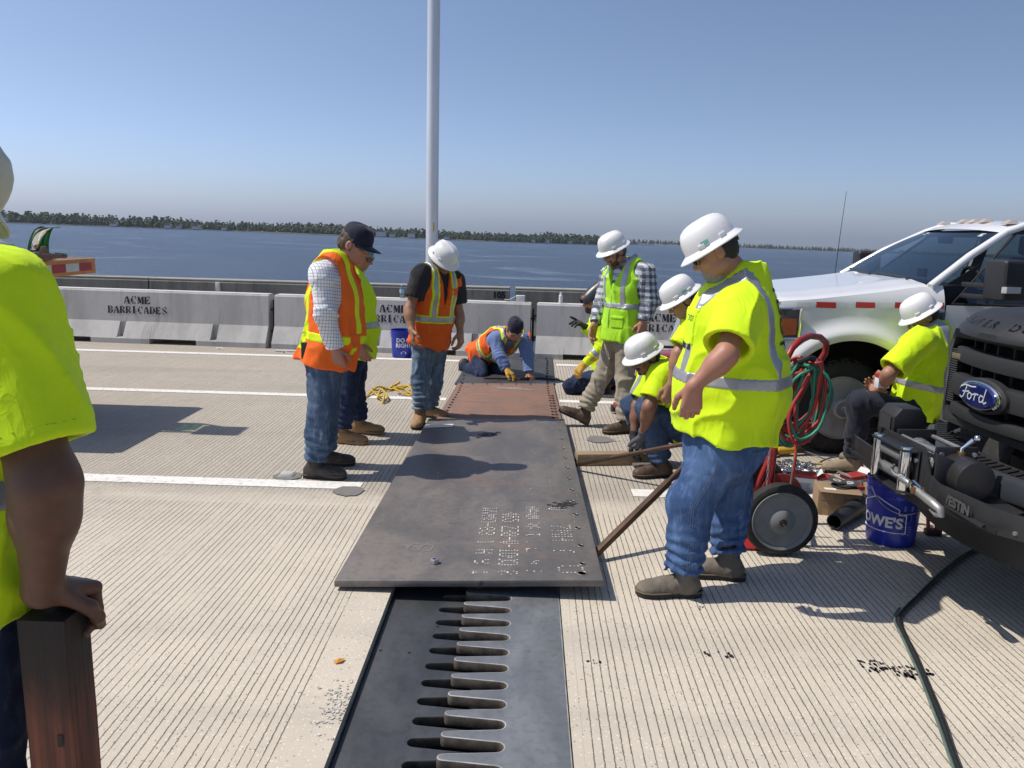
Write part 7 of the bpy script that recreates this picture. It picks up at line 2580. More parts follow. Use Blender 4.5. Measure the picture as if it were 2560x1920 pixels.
    oval(.143, .056, .0, -.0155, "badge_face", mat("badge_blue", (.010, .022, .14), .18, .3, coat=.6), bo)
    scr = [[(-.095, .022), (-.07, .032), (-.03, .030), (-.005, .034)], [(-.06, .030), (-.066, .010), (-.076, -.014), (-.088, -.022), (-.097, -.016)], [(-.082, .004), (-.06, .006), (-.045, .010)],
           [(-.040, .006), (-.050, -.004), (-.048, -.017), (-.036, -.020), (-.026, -.010), (-.028, .002), (-.038, .006)], [(-.026, .0), (-.012, .004), (-.006, .008)],
           [(-.004, .008), (-.008, -.018)], [(-.006, .0), (.004, .008), (.014, .006)], [(.044, .004), (.030, .008), (.022, -.004), (.026, -.018), (.040, -.016), (.048, -.002)], [(.058, .034), (.050, .004), (.046, -.014), (.054, -.020), (.066, -.012)]]
    mb = strokes_mb([[(x, y) for x, y in ln] for ln in scr], oc - EY * .022, -EX, (0, 0, 1), .0065, .0, 1.25)
    mb.build("badge_script", mat("badge_silver", (.62, .64, .66), .4), bo, smooth=0)
    # hood and lip
    mb = MB()
    def hood(u, v):
        l = -.98 + 1.96 * u
        d = 1.3 * v
        e = min(1, abs(l) / .98)
        z = 1.300 + .085 * min(1, v * 9) ** .5 + .06 * v - .12 * e ** 4 - (.05 * max(0, e - .5) * (1 - min(1, v * 3)))
        return L(l, -.015 + sw(l) * 1.5 + .42 * max(0, abs(l) - .44) * (1 if abs(l) > .44 else 0) + d, z)
    mb.grid(hood, 40, 16)
    mb.grid(lambda u, v: tuple(Vector(hood(u, 0)) - Vector((0, 0, .03 * v))), 40, 1)
    ho = mb.build("hood", mat("matte_black_hood", (.022, .0225, .024), .55, var=.15, bump=.08, bs=150), root, smooth=50)
    # embossed letters along the hood lip
    for ch, l in zip("SUPER DUTY", [.30 - .068 * i for i in range(10)]):
        if ch == ' ': continue
        p0 = Vector(hood((l + .98) / 1.96, .03)) + Vector((0, 0, .002))
        text_mb(ch, .075, p0, -EX, EY * .75 + Vector((0, 0, .5)), .003, .002).build("hood_letter", ho.data.materials[0], ho, smooth=0)
    # swept fenders with lamps, and the rest of the body behind
    for sgn in (1, -1):
        mb = MB()
        def fen(u, v):
            l = sgn * (gw + .01 + .48 * u)
            d = sw(gw) + .05 + .62 * u ** 1.1
            z = .70 + (1.20 - .06 * u - .70) * v
            return L(l, d, z)
        mb.grid(fen, 14, 8)
        fo = mb.build("fender_corner", BODY, root, smooth=50)
        hl = MB()
        hl.grid(lambda u, v: tuple(Vector(fen(.03 + .8 * u, .48 + .44 * v)) - EY * .012), 8, 4)
        hl.build("headlight", mat("smoked_lens", (.12, .12, .13), .1, .3), fo, smooth=50)
        mb = MB()
        mb.grid(lambda u, v: L(sgn * (.985 + .01 * math.sin(PI * v)), .72 + 4.6 * u, .55 + .70 * v), 20, 6)
        mb.build("body_side", BODY, root, smooth=50)
    cabp = [(1.42, 1.33), (2.05, 1.83), (2.3, 1.9), (3.5, 1.9), (3.75, 1.36), (3.75, .6), (1.42, .6)]
    cab = MB()
    rings = []
    for d, z in cabp:
        w = .97 if z < 1.4 else .74
        rings.append((L(-w, d, z), L(w, d, z)))
    for i in range(len(rings)):
        a, b = rings[i], rings[(i + 1) % len(rings)]
        cab.add([a[0], a[1], b[1], b[0]], [(0, 1, 2, 3)])
    cab.add([r[0] for r in rings], [tuple(range(len(rings)))])
    cab.add([r[1] for r in rings], [tuple(range(len(rings)))[::-1]])
    co = cab.build("cab", BODY, root, bevel=.04, smooth=40)
    MB().add([L(-.72, 1.47, 1.385), L(.72, 1.47, 1.385), L(.62, 1.99, 1.80), L(-.62, 1.99, 1.80)], [(0, 1, 2, 3)]).build("windscreen", mat("dark_screen", (.02, .025, .03), .06, spec=.8), co, smooth=0)
    MB().prism([(3.78, .62), (5.3, .62), (5.3, 1.26), (3.78, 1.26)], L(-.98, 0, 0), EY, (0, 0, 1), EX * 1.96).build("cargo_bed", BODY, root, bevel=.03)
    MB().prism([(.5, .42), (5.2, .42), (5.2, .60), (.5, .60)], L(-.45, 0, 0), EY, (0, 0, 1), EX * .9).build("chassis_frame", BLK_PL, root)
    for l, d in ((.99, 1.05), (-.99, 1.05), (.99, 4.6), (-.99, 4.6)):
        w = empty("wheel", L(l, d, .385) - root.location)
        w.parent = root
        make_wheel(w, L(l, d, .385), EX * (1 if l > 0 else -1), tread=False)
    # stock bumper with ribbed step pad
    sb = bow(-.86, .80, .575, .685, -.055, .20, "bumper", mat("blue_grey_bumper", (.045, .052, .062), .45, var=.15), root, bevel=.02)
    for k in range(34):
        l = -.80 + k * .0475
        MB().box(L(l, .045 + sw(l), .688), (.095, .028, .010), rz=math.atan2(EX.y, EX.x) - PI / 2 + .35 - l * .5).build("step_rib", BLK_PL, sb)
    # lower air dam
    mb = MB()
    def dam(u, v):
        l = -.95 + 1.75 * u
        d = -.13 + .30 * abs(l / .9) ** 2.2 + .07 * v
        z = .575 - (.245 + .03 * math.cos(l * 2)) * v
        return L(l, d, z)
    mb.grid(dam, 36, 6)
    mb.grid(lambda u, v: tuple(Vector(dam(u, 1)) + EY * .25 * v + Vector((0, 0, .03 * v))), 36, 1)
    mb.build("air_dam", mat("dam_black", (.016, .016, .017), .6), root, smooth=60)
    # ---------------- winch tray and bumper plate
    wt = MB()
    fd = -.36                                           # the plate stands ahead of the grille
    # front plate: low wings and a tall middle with the fairlead opening
    plate = [(-.78, .655), (-.62, .665), (-.30, .665), (-.24, .685), (-.20, .775), (-.17, .80), (.17, .80), (.20, .775), (.24, .685), (.30, .665), (.60, .665), (.60, .555), (.28, .545), (.22, .52), (-.22, .52), (-.28, .545), (-.62, .555), (-.78, .56)]
    def pl(l): return fd + .055 * max(0, abs(l) - .18) / .5 + (.5 * max(0, abs(l) - .60))
    mbp = MB()
    # built as strips so that the wings sweep back
    xs = sorted({p[0] for p in plate})
    def span(x):
        ts = []
        m_ = len(plate)
        for i in range(m_):
            (x0, z0), (x1, z1) = plate[i], plate[(i + 1) % m_]
            if x0 == x1: continue
            if min(x0, x1) - 1e-9 <= x <= max(x0, x1) + 1e-9:
                ts.append(z0 + (z1 - z0) * (x - x0) / (x1 - x0))
        return min(ts), max(ts)
    for a, b in zip(xs[:-1], xs[1:]):
        (al, ah), (bl_, bh) = span(a + 1e-5), span(b - 1e-5)
        mbp.hexa([L(a, pl(a), al), L(b, pl(b), bl_), L(b, pl(b) + .012, bl_), L(a, pl(a) + .012, al), L(a, pl(a), ah), L(b, pl(b), bh), L(b, pl(b) + .012, bh), L(a, pl(a) + .012, ah)])
    wb = mbp.build("winch_bumper", BLK_SAT, root, bevel=.003)
    MB().prism([(-.62, .0), (.60, .0), (.45, .30), (-.45, .30)], L(0, fd + .02, .575), EX, EY, (0, 0, .012)).build("winch_tray", BLK_SAT, root, bevel=.003)
    for s_ in (-1, 1):
        MB().prism([(fd + .02, .555), (fd + .33, .555), (fd + .33, .66), (fd + .20, .72), (fd + .02, .79)], L(s_ * .255, 0, 0), EY, (0, 0, 1), EX * .012).build("tray_cheek", BLK_SAT, root, bevel=.003)
    text_mb("WESTiN", .058, L(-.42, pl(-.42) - .002, .612), -EX, (0, 0, 1), .003, .003).build("raised_lettering", mat("worn_grey_letter", (.075, .075, .08), .6), wb, smooth=0)
    MB().prism([(-.68, .572), (-.55, .572), (-.55, .590), (-.68, .590)], L(0, pl(-.6) - .004, 0), EX, (0, 0, 1), EY * .003).build("slot", mat("deep_black", (.006, .006, .006), .9), wb)
    for l, z in ((-.74, .63), (-.70, .585), (-.32, .56)):
        MB().cyl(L(l, pl(l) - .006, z), L(l, pl(l) + .01, z), .009, n=8).build("bolt", GALV, wb)
    # winch: gearbox far, drum, motor near
    gb = MB()
    oct_ = [(-.085, .0), (.085, .0), (.085, .105), (.050, .150), (-.050, .150), (-.085, .105)]
    gb.prism(oct_, L(.20, fd + .14, .745), EY, (0, 0, 1), EX * .16)
    win = gb.build("winch_control_box", BLK_PL, root, bevel=.010)
    MB().prism([(-.055, .025), (.055, .025), (.055, .10), (-.055, .10)], L(.28, fd + .053, .745), EX, (0, 0, 1), -EY * .004).build("label_panel", mat("panel_grey", (.045, .045, .048), .6, bump=.8, bs=300), win)
    MB().cyl(L(.36, fd + .16, .685), L(.17, fd + .16, .685), .082, n=28).build("winch_gearbox", BLK_PL, root, bevel=.006)
    MB().cyl(L(-.17, fd + .16, .685), L(-.34, fd + .16, .685), .088, n=32).build("winch_motor", mat("winch_black", (.024, .024, .026), .38, var=.25, dirt=(.06, .055, .05), damt=.5), root, bevel=.006)
    coil = MB()
    pts = []
    for k in range(11 * 18):
        t = 2 * PI * k / 18
        l = .155 - .31 * k / (11 * 18)
        r_ = .062 + .005 * math.sin(k * .31)
        pts.append(L(l, fd + .16 + r_ * math.cos(t), .685 + r_ * math.sin(t)))
    coil.tube(pts, .0105, 7)
    MB().cyl(L(.17, fd + .16, .685), L(-.17, fd + .16, .685), .045, n=20).build("winch_drum", BLK_PL, root)
    wire_m = mat("wire_rope_steel", (.42, .43, .44), .42, .75, vs=60, var=.4, bump=.8, bs=260)
    coil.build("winch_cable", wire_m, root, smooth=60)
    for d in (fd + .085, fd + .24):
        MB().cyl(L(.185, d, .765), L(-.185, d, .765), .011, n=10).build("tie_rod", GALV, root)
    for l in (.17, -.17):
        MB().box(L(l, fd + .16, .70), (.20, .018, .20), rz=math.atan2(EX.y, EX.x) - PI / 2).build("drum_support", BLK_PL, root, bevel=.01)
    lv = MB().tube([L(-.20, fd + .165, .765), L(-.20, fd + .165, .80), L(-.225, fd + .20, .845)], [.011, .009, .013], 10)
    lv.ball(L(-.232, fd + .21, .855), .016)
    cl = lv.build("clutch_lever", CHROME, root)
    MB().cyl(L(-.20, fd + .165, .76), L(-.20, fd + .165, .785), .019, n=12).build("brass_collar", mat("brass", (.45, .25, .10), .35, .9), cl)
    # roller fairlead
    fl = MB()
    for z in (.765, .568):
        fl.prism([(-.17, 0), (.17, 0), (.15, -.075), (-.15, -.075)], L(0, fd - .004, z), EX, EY, (0, 0, .012))
    fl.prism([(-.17, .568), (.17, .568), (.17, .777), (-.17, .777)], L(0, fd - .006, 0), EX, (0, 0, 1), EY * -.006)
    fo = fl.build("fairlead_frame", BLK_SAT, root, bevel=.003)
    for l in (.125, -.125):
        MB().cyl(L(l, fd - .05, .565), L(l, fd - .05, .785), .027, n=24).build("fairlead_roller", CHROME, fo, bevel=.003)
    for z in (.725, .635):
        MB().cyl(L(.10, fd - .035, z), L(-.10, fd - .035, z), .026, n=20).build("fairlead_roller", mat("worn_grey_roller", (.20, .205, .21), .5, .3), fo, bevel=.003)
    for z in (.60, .73):
        MB().cyl(L(-.155, fd - .012, z), L(-.155, fd - .022, z), .012, n=6).build("bolt", GALV, fo)
    # cable, ferrule, thimble and hook clipped along the bumper
    hk = MB().tube([L(.0, fd - .03, .66), L(-.05, fd - .075, .655), L(-.11, fd - .085, .648), L(-.16, fd - .075, .645)], .0085, 8)
    ho_ = hk.build("cable_end", wire_m, root, smooth=60)
    MB().cyl(L(-.155, fd - .078, .645), L(-.215, fd - .070, .638), .016, n=14).build("ferrule", GALV, ho_, bevel=.002)
    th = MB().tube([L(-.215, fd - .07, .636), L(-.245, fd - .068, .655), L(-.30, fd - .065, .640), L(-.315, fd - .062, .625), L(-.29, fd - .065, .610), L(-.24, fd - .068, .616)], .010, 8, closed=True)
    th.build("thimble", CHROME, ho_)
    MB().cyl(L(-.285, fd - .095, .628), L(-.285, fd - .045, .628), .015, n=14).build("clevis_pin", mat("copper_pin", (.36, .17, .09), .45, .7), ho_)
    MB().tube([L(-.275, fd - .07, .628), L(-.33, fd - .068, .618), L(-.40, fd - .066, .610), L(-.455, fd - .06, .597), L(-.462, fd - .058, .578), L(-.43, fd - .06, .566), L(-.385, fd - .062, .574)], [.020, .019, .021, .019, .016, .012, .006], 10).build("hook", mat("hook_steel", (.46, .45, .42), .42, .7, var=.3), ho_, smooth=60)
black_pickup()
# ================================================================== TOOLS AND SMALL THINGS
RED_P = mat("red_cart_paint", (.33, .022, .020), .42, var=.25, dirt=(.12, .03, .025), ds=7, damt=.5, vs=9)
# ------------------------------------------------------------------ torch cart
def torch_cart():
    root = empty("torch_cart", (1.42, 4.55, 0), label="red two-wheeled torch cart with grey disc wheels behind the heavy man", cat="cart")
    GREYW = mat("grey_disc_wheel", (.215, .225, .225), .5, var=.18, vs=6, dirt=(.14, .12, .10), ds=9, damt=.45)
    for c, out in (((1.415, 4.285, .203), (0, -1, 0)), ((1.415, 4.93, .203), (0, 1, 0))):
        w = empty("wheel", Vector(c) - root.location)
        w.parent = root
        o = Vector(out)
        MB().lathe([(.150, -.085), (.175, -.09), (.198, -.075), (.204, -.05), (.204, -.03), (.197, -.010), (.178, .0), (.160, -.003), (.154, -.012)], c, o, n=56).build("tyre", RUBBER, w, smooth=40)
        d = MB().lathe([(.164, -.004), (.162, .006), (.150, .003), (.140, -.006), (.085, -.010), (.072, -.004), (.060, .008), (.030, .018), (.018, .020), (.0, .020)], c, o, n=56).build("disc", GREYW, w, smooth=30)
        MB().cyl(Vector(c) + o * .016, Vector(c) + o * .036, .012, n=10).cyl(Vector(c) + o * .018, Vector(c) + o * .023, .021, n=14).build("axle_nut", mat("rusty_nut", (.13, .075, .05), .6, .5), d)
        MB().tube([Vector(c) + Vector((-.012, -.03 * -o.y, .006)) + o * .03, Vector(c) + o * .03 + Vector((.012, 0, -.022))], .003, 5).build("cotter_pin", GALV, d)
    MB().cyl((1.415, 4.30, .203), (1.415, 4.92, .203), .013, n=10).build("axle", mat("dark_steel", (.06, .055, .05), .5, .6), root)
    r_ = .0185
    MB().tube([(1.365, 4.45, .06), (1.385, 4.45, .40), (1.395, 4.45, .75), (1.41, 4.45, 1.06), (1.445, 4.475, 1.125), (1.50, 4.52, 1.165), (1.60, 4.66, 1.175), (1.70, 4.78, 1.155), (1.765, 4.85, 1.115), (1.77, 4.87, 1.05), (1.68, 4.86, .89), (1.55, 4.84, .60), (1.42, 4.80, .25), (1.39, 4.80, .06)], r_, 12).build("frame_tube", RED_P, root, smooth=60)
    for z in (.15, .42, .68):
        MB().bar((1.372 + z * .03, 4.45, z), (1.40 + z * .18, 4.82, z), .03, .008).build("cross_strap", RED_P, root)
    MB().prism([(0, 0), (.30, 0), (.30, .46), (0, .46)], (1.13, 4.36, .008), (1, 0, 0), (0, 1, 0), (0, 0, .008)).build("toe_plate", RED_P, root, bevel=.002)
    MB().prism([(.12 * math.cos(t), .12 * math.sin(t)) for t in (PI * k / 14 for k in range(15))], (1.50, 4.60, .26), (1, 0, 0), (0, 0, 1), (0, .012, 0)).build("bottle_saddle", RED_P, root, bevel=.003)
    MB().box((1.60, 4.72, .60), (.16, .03, .12)).build("tool_box", RED_P, root, bevel=.006)
    # chain hanging from the frame
    for k in range(9):
        z = .56 - k * .024
        a = k % 2
        pts = [Vector((1.362, 4.44, z)) + Vector(((.006 * math.cos(t)) if a else 0, 0 if a else .006 * math.cos(t), .014 * math.sin(t))) for t in (2 * PI * q / 10 for q in range(10))]
        MB().tube(pts, .0022, 5, closed=True).build("chain_link", GALV, root)
torch_cart()

# ------------------------------------------------------------------ twin hose hung on the cart
def hose_coil():
    root = empty("torch_hose", (1.55, 4.5, .45), label="red and green twin torch hose coiled over the red cart", cat="hose")
    rn = random.Random(12)
    for col, nm, ph in (((.50, .05, .045), "red_hose", 0.0), ((.035, .30, .19), "green_hose", .6)):
        pts = []
        n = 6
        for k in range(n * 22):
            t = 2 * PI * k / 22
            lo = k / (n * 22)
            rx = .105 + .035 * math.sin(lo * 21 + ph) + .012 * math.sin(t * 3 + lo * 9)
            rz = .215 + .045 * math.sin(lo * 13 + ph * 2)
            cx = 1.525 + .022 * math.sin(lo * 17 + ph * 3)
            y = 4.40 + .17 * (lo if (int(lo * n) % 2) else (1 - lo)) + .03 * math.sin(lo * 31 + ph)
            z = .835 + rz * math.cos(t) - .03 * math.sin(lo * 19)
            if math.cos(t) > .6: z = min(z, 1.05 + .02 * math.sin(lo * 40))
            pts.append((cx + rx * math.sin(t) + .03 * math.cos(t), y, z))
        # tail to the deck
        pts += [(1.50, 4.42, .55), (1.48, 4.40, .30), (1.52, 4.44, .12), (1.62, 4.60, .02), (1.78, 4.80, .014)]
        MB().tube(pts, .0092, 8).build(nm, mat(nm + "_rubber", col, .5, var=.25, dirt=tuple(q * .4 for q in col), damt=.5), root, smooth=60)
    MB().tube([(1.46, 4.40, 1.06), (1.51, 4.40, 1.085), (1.56, 4.45, 1.075)], .016, 8).build("wrap", mat("black_tape", (.015, .015, .015), .6), root)
hose_coil()

# ------------------------------------------------------------------ buckets
BLUE_B = mat("blue_bucket_plastic", (.012, .030, .36), .35, var=.12, vs=5, spec=.5)
def bucket(c, label, front, side):
    root = empty("bucket", c, label=label, cat="bucket")
    c = Vector(c)
    MB().lathe([(.0, .004), (.128, .004), (.132, .012), (.146, .285), (.151, .287), (.151, .300), (.147, .302), (.148, .325), (.154, .327), (.154, .338), (.150, .340), (.151, .362), (.156, .365), (.155, .372), (.146, .370), (.143, .30), (.128, .02), (0, .018)], c, n=48).build("pail", BLUE_B, root, smooth=35)
    f = Vector(front).normalized()
    s = Vector((-f.y, f.x, 0))
    wht = mat("white_print", (.72, .74, .76), .5)
    def curve(base_z, ang):
        def put(x, y):
            z = base_z + y
            r = .132 + .014 * (z - .012) / .273 + .0022
            a = ang + x / r
            return c + f * r * math.cos(a) + s * r * math.sin(a) + Vector((0, 0, z))
        return put
    return root, curve, wht
br, cv, wht = bucket((2.15, 4.60, 0), "blue plastic bucket with white printed logo, under the winch bumper", (-.45, -.9, 0), 1)
put = cv(.145, -.60)
tm = text_mb("LOWE'S", .085, (0, 0, 0), (1, 0, 0), (0, 1, 0), 0, .003)
tm.v = [tuple(put(x, y)) for x, y, z in tm.v]
tm.build("logo_lettering", wht, br, smooth=0)
gable = [(-.165, -.055), (.165, -.055), (.165, .055), (.125, .055), (.125, .085), (.0, .145), (-.125, .085), (-.125, .055), (-.165, .055)]
gm = MB()
for i in range(len(gable)):
    (x0, y0), (x1, y1) = gable[i], gable[(i + 1) % len(gable)]
    n_ = 6
    pts = [put(x0 + (x1 - x0) * k / n_, y0 + (y1 - y0) * k / n_) for k in range(n_ + 1)]
    gm.tube(pts, .0032, 5)
gm.build("logo_outline", wht, br)
put2 = cv(.16, .62)
lb = MB()
for k, (w_, y_) in enumerate(((.03, .08), (.022, .0), (.028, -.03), (.03, -.045), (.03, -.06), (.026, -.075))):
    h_ = .014 if k == 0 else (.0 if k == 1 else .002)
    if k == 1:
        lb.tube([put2(.026 * math.cos(t), .026 * math.sin(t) + .02) for t in (2 * PI * q / 20 for q in range(20))], .0022, 4, closed=True)
        continue
    lb.add([put2(-w_, y_ - h_ - .002), put2(w_, y_ - h_ - .002), put2(w_, y_ + h_), put2(-w_, y_ + h_)], [(0, 1, 2, 3)])
lb.build("warning_print", mat("pale_blue_print", (.16, .20, .45), .5), br, smooth=0)
wire = mat("bucket_wire", (.62, .62, .62), .3, .9)
MB().tube([Vector((2.15, 4.60, 0)) + Vector((math.cos(t) * .158, -.05 - .115 * math.sin(t) ** .8 * .9, .335 - .125 * math.sin(t))) for t in (PI * k / 20 for k in range(21))], .0028, 6).build("bail_handle", wire, br)

b2, cv, wht = bucket((-1.665, 10.93, 0), "blue plastic bucket with white lettering standing before the barrier", (.25, -1, 0), 1)
put = cv(.205, .05)
for txt, dy in (("DO IT", .035), ("RIGHT", -.035)):
    tm = text_mb(txt, .075, (0, 0, 0), (1, 0, 0), (0, 1, 0), 0, .003)
    tm.v = [tuple(put(x, y + dy)) for x, y, z in tm.v]
    tm.build("logo_lettering", wht, b2, smooth=0)
put = cv(.07, .05)
MB().add([put(-.035, -.012), put(.035, -.012), put(.035, .012), put(0, .026), put(-.035, .012)], [(0, 1, 2, 3, 4)]).build("small_logo", wht, b2, smooth=0)
MB().tube([Vector((-1.665, 10.93, 0)) + Vector((math.cos(t) * .158, -.12 * math.sin(t), .335 - .13 * math.sin(t))) for t in (PI * k / 20 for k in range(21))], .003, 6).build("bail_handle", wire, b2)

# ------------------------------------------------------------------ cardboard, cartons, discs, pipe
CARD = mat("brown_cardboard", (.30, .205, .12), .85, var=.12, vs=5, bump=.15, bs=150)
TAPE = mat("tan_packing_tape", (.36, .24, .13), .3, var=.1)
bx_ = empty("cardboard_box", (2.01, 5.09, 0), label="brown cardboard box sealed with tape beside the blue bucket", cat="box")
bm_ = MB().box((2.01, 5.09, .082), (.255, .20, .164), rz=-.17)
bxo = bm_.build("carton", CARD, bx_, bevel=.003)
Mz = Matrix.Rotation(-.17, 3, 'Z')
def onbox(x, y, z): return Vector((2.01, 5.09, 0)) + Mz @ Vector((x, y, z))
for x0, x1, z0, z1 in ((-.115, -.04, .10, .145), (.045, .105, .09, .14), (-.095, -.06, .0, .05)):
    MB().add([onbox(x0, -.1015, z0), onbox(x1, -.1015, z0), onbox(x1, -.1015, z1), onbox(x0, -.1015, z1)], [(0, 1, 2, 3)]).build("tape_strip", TAPE, bxo, smooth=0)
MB().add([onbox(-.09, -.085, .1652), onbox(-.02, -.085, .1652), onbox(-.02, -.045, .1652), onbox(-.09, -.045, .1652)], [(0, 1, 2, 3)]).build("shipping_label", mat("paper_white", (.75, .75, .72), .8), bxo, smooth=0)
MB().add([onbox(-.126, -.10, .1655), onbox(.126, -.10, .1655), onbox(.124, -.135, .158), onbox(-.124, -.13, .160)], [(0, 1, 2, 3)]).build("loose_flap", CARD, bxo, smooth=0)
dsk = mat("grinding_disc", (.06, .058, .06), .6, var=.3)
for k, (x, y, t) in enumerate(((.02, .0, .0), (.04, .01, .14), (.075, .02, -.1), (.0, .03, .1))):
    o = onbox(x, y, .172 + .008 * k)
    d = empty("grinding_disc", o, label="dark grinding disc in the loose stack on the cardboard box", cat="disc", group="grinding discs on the box")
    ax_ = Vector((t, -.06, 1)).normalized()
    MB().lathe([(.011, -.0015), (.060, -.0015), (.060, .0015), (.011, .0015)], o, tuple(ax_), n=32, close=True).build("abrasive", dsk, d, smooth=30)
    MB().lathe([(.011, .0018), (.026, .0018), (.026, .0024), (.011, .0024)], o, tuple(ax_), n=20, close=True).build("paper_ring", mat("disc_label", (.6, .6, .58), .5, .3), d, smooth=30)
REDC = mat("carton_red", (.34, .03, .03), .6)
WHC = mat("carton_white", (.66, .67, .68), .7, var=.12)
def small_carton(x, y, rz, s, label, open_=False):
    r_ = empty("carton", (x, y, 0), label=label, cat="carton")
    a, b, h = s
    o = MB().box((x, y, h * .40), (a, b, h * .80), rz=rz).build("carton_body", WHC, r_, bevel=.002)
    MB().box((x, y, h * .91), (a * 1.005, b * 1.005, h * .18), rz=rz).build("carton_top", REDC, r_, bevel=.002)
    Mr = Matrix.Rotation(rz, 3, 'Z')
    if open_:
        for sx in (-1, 1):
            p = [Vector((sx * a / 2, -b / 2, h)), Vector((sx * a / 2, b / 2, h)), Vector((sx * (a / 2 + .035), b / 2, h + .03)), Vector((sx * (a / 2 + .035), -b / 2, h + .03))]
            MB().add([Vector((x, y, 0)) + Mr @ q for q in p], [(0, 1, 2, 3)]).build("open_flap", WHC, r_, smooth=0)
    p = [Vector((-a * .3, -b / 2 - .001, h * .12)), Vector((a * .25, -b / 2 - .001, h * .12)), Vector((a * .25, -b / 2 - .001, h * .5)), Vector((-a * .3, -b / 2 - .001, h * .5))]
    MB().add([Vector((x, y, 0)) + Mr @ q for q in p], [(0, 1, 2, 3)]).build("printed_panel", mat("carton_print", (.45, .46, .5), .7, bump=.2, var=.4, vs=60), r_, smooth=0)
small_carton(1.965, 5.56, -.25, (.15, .11, .11), "white and red carton nearest the pile of bolts, flaps open", True)
small_carton(2.09, 5.55, .35, (.12, .09, .10), "small red-topped white carton leaning behind the cardboard box")
small_carton(2.28, 5.50, .5, (.17, .10, .13), "larger white and red carton beside the sitting man's boot", True)
small_carton(2.20, 5.28, .1, (.10, .08, .12), "white carton squeezed between the cardboard box and the bucket")
ob = empty("open_box", (2.42, 5.42, 0), label="small open brown box with raised flaps by the bucket", cat="box")
MB().box((2.42, 5.42, .045), (.16, .12, .09), rz=.3).build("box_body", CARD, ob, bevel=.002)
for q, (ax, ay) in enumerate(((-.09, -.03), (.08, .03), (-.02, .07))):
    MB().add([(2.42 + ax, 5.42 + ay - .05, .09), (2.42 + ax + .03, 5.42 + ay + .05, .09), (2.42 + ax * 1.5 + .02, 5.42 + ay * 1.5 + .05, .15), (2.42 + ax * 1.5, 5.42 + ay * 1.5 - .03, .16)], [(0, 1, 2, 3)]).build("flap", CARD, ob, smooth=0)
pp = empty("pipe_offcut", (1.88, 4.72, 0), label="black open-ended pipe lying between the box and the bucket", cat="pipe")
d_ = Vector((.33, .37, .018)).normalized()
MB().lathe([(.040, 0), (.046, .0), (.056, .46), (.050, .46)], (1.87, 4.73, .055), tuple(d_), n=28, close=True).build("pipe_wall", mat("black_pipe", (.022, .023, .025), .55, var=.3, dirt=(.07, .065, .06), damt=.5), pp, smooth=40)

# pile of shiny bolts
def bolt_pile():
    rn = random.Random(3)
    mb = MB()
    for k in range(150):
        x, y = 2.07 + rn.gauss(0, .075), 6.03 + rn.gauss(0, .09)
        z = .012 + max(0, .045 - .3 * math.hypot(x - 2.07, y - 6.03)) * rn.random()
        a, e = rn.uniform(0, 2 * PI), rn.uniform(-.15, .25)
        d = Vector((math.cos(a), math.sin(a), e)).normalized()
        p = Vector((x, y, z))
        L_ = rn.uniform(.03, .06)
        mb.cyl(p, p + d * L_, .0065, n=6)
        mb.cyl(p + d * L_, p + d * (L_ + .010), .0125, n=6)
    o = mb.build("bolt_heap", mat("bright_zinc", (.62, .60, .60), .25, .95, var=.3, vs=40), None, smooth=30)
    tag(o, "heap of shiny zinc bolts spread on the deck between the pickups", "bolts", kind="stuff")
bolt_pile()
gr_ = empty("angle_grinder", (2.12, 6.42, 0), label="yellow angle grinder on the deck by the white pickup's wheel", cat="grinder")
YT = mat("yellow_tool_plastic", (.62, .38, .03), .5, dirt=(.2, .13, .04), damt=.5)
MB().cyl((2.02, 6.40, .045), (2.17, 6.44, .045), .032, .028, n=16).build("motor_body", YT, gr_, bevel=.004)
MB().cyl((2.17, 6.44, .045), (2.24, 6.46, .045), .024, .030, n=14).build("rear_grip", mat("black_plastic", (.02, .02, .021), .5), gr_)
MB().cyl((1.985, 6.39, .02), (1.985, 6.39, .075), .028, n=14).cyl((1.985, 6.39, .016), (1.985, 6.39, .02), .055, n=20).build("gear_head", mat("grey_cast", (.3, .3, .3), .5, .6), gr_)
def cord(name, label, pts, r, col, cat="cable", n=8, rough=.5):
    o = MB().tube(pts, r, n).build(name, mat(name + "_sheath_" + str(int(col[0] * 999)), col, rough, var=.2, vs=12), None, smooth=60)
    return tag(o, label, cat)
def smooth_path(pts, n=8):
    """Catmull-Rom through the points"""
    P_ = [Vector(p) for p in pts]
    P_ = [P_[0] * 2 - P_[1]] + P_ + [P_[-1] * 2 - P_[-2]]
    out = []
    for i in range(1, len(P_) - 2):
        a, b, c, d = P_[i - 1:i + 3]
        for k in range(n):
            t = k / n
            out.append(.5 * ((2 * b) + (c - a) * t + (2 * a - 5 * b + 4 * c - d) * t * t + (-a + 3 * b - 3 * c + d) * t ** 3))
    out.append(P_[-2])
    return out
cord("power_cable", "thin grey tool cord looping from the grinder under the white pickup", smooth_path([(2.24, 6.46, .04), (2.38, 6.36, .006), (2.42, 6.20, .006), (2.30, 6.22, .006), (2.46, 6.40, .006), (2.60, 6.42, .02), (2.55, 6.37, .30), (2.50, 6.36, .42), (2.62, 6.36, .20), (2.72, 6.30, .01), (2.9, 6.2, .006)]), .005, (.16, .16, .16))
cord("yellow_strap", "yellow tie strap curved on the deck beside the sitting man's boot", smooth_path([(2.18, 6.02, .008), (2.22, 6.16, .008), (2.30, 6.18, .008), (2.40, 6.12, .008), (2.30, 6.02, .008), (2.34, 5.94, .008)]), .007, (.55, .36, .05), "strap")
sp = empty("spray_can", (2.66, 5.86, 0), label="white and red spray can behind the winch rollers", cat="spray can")
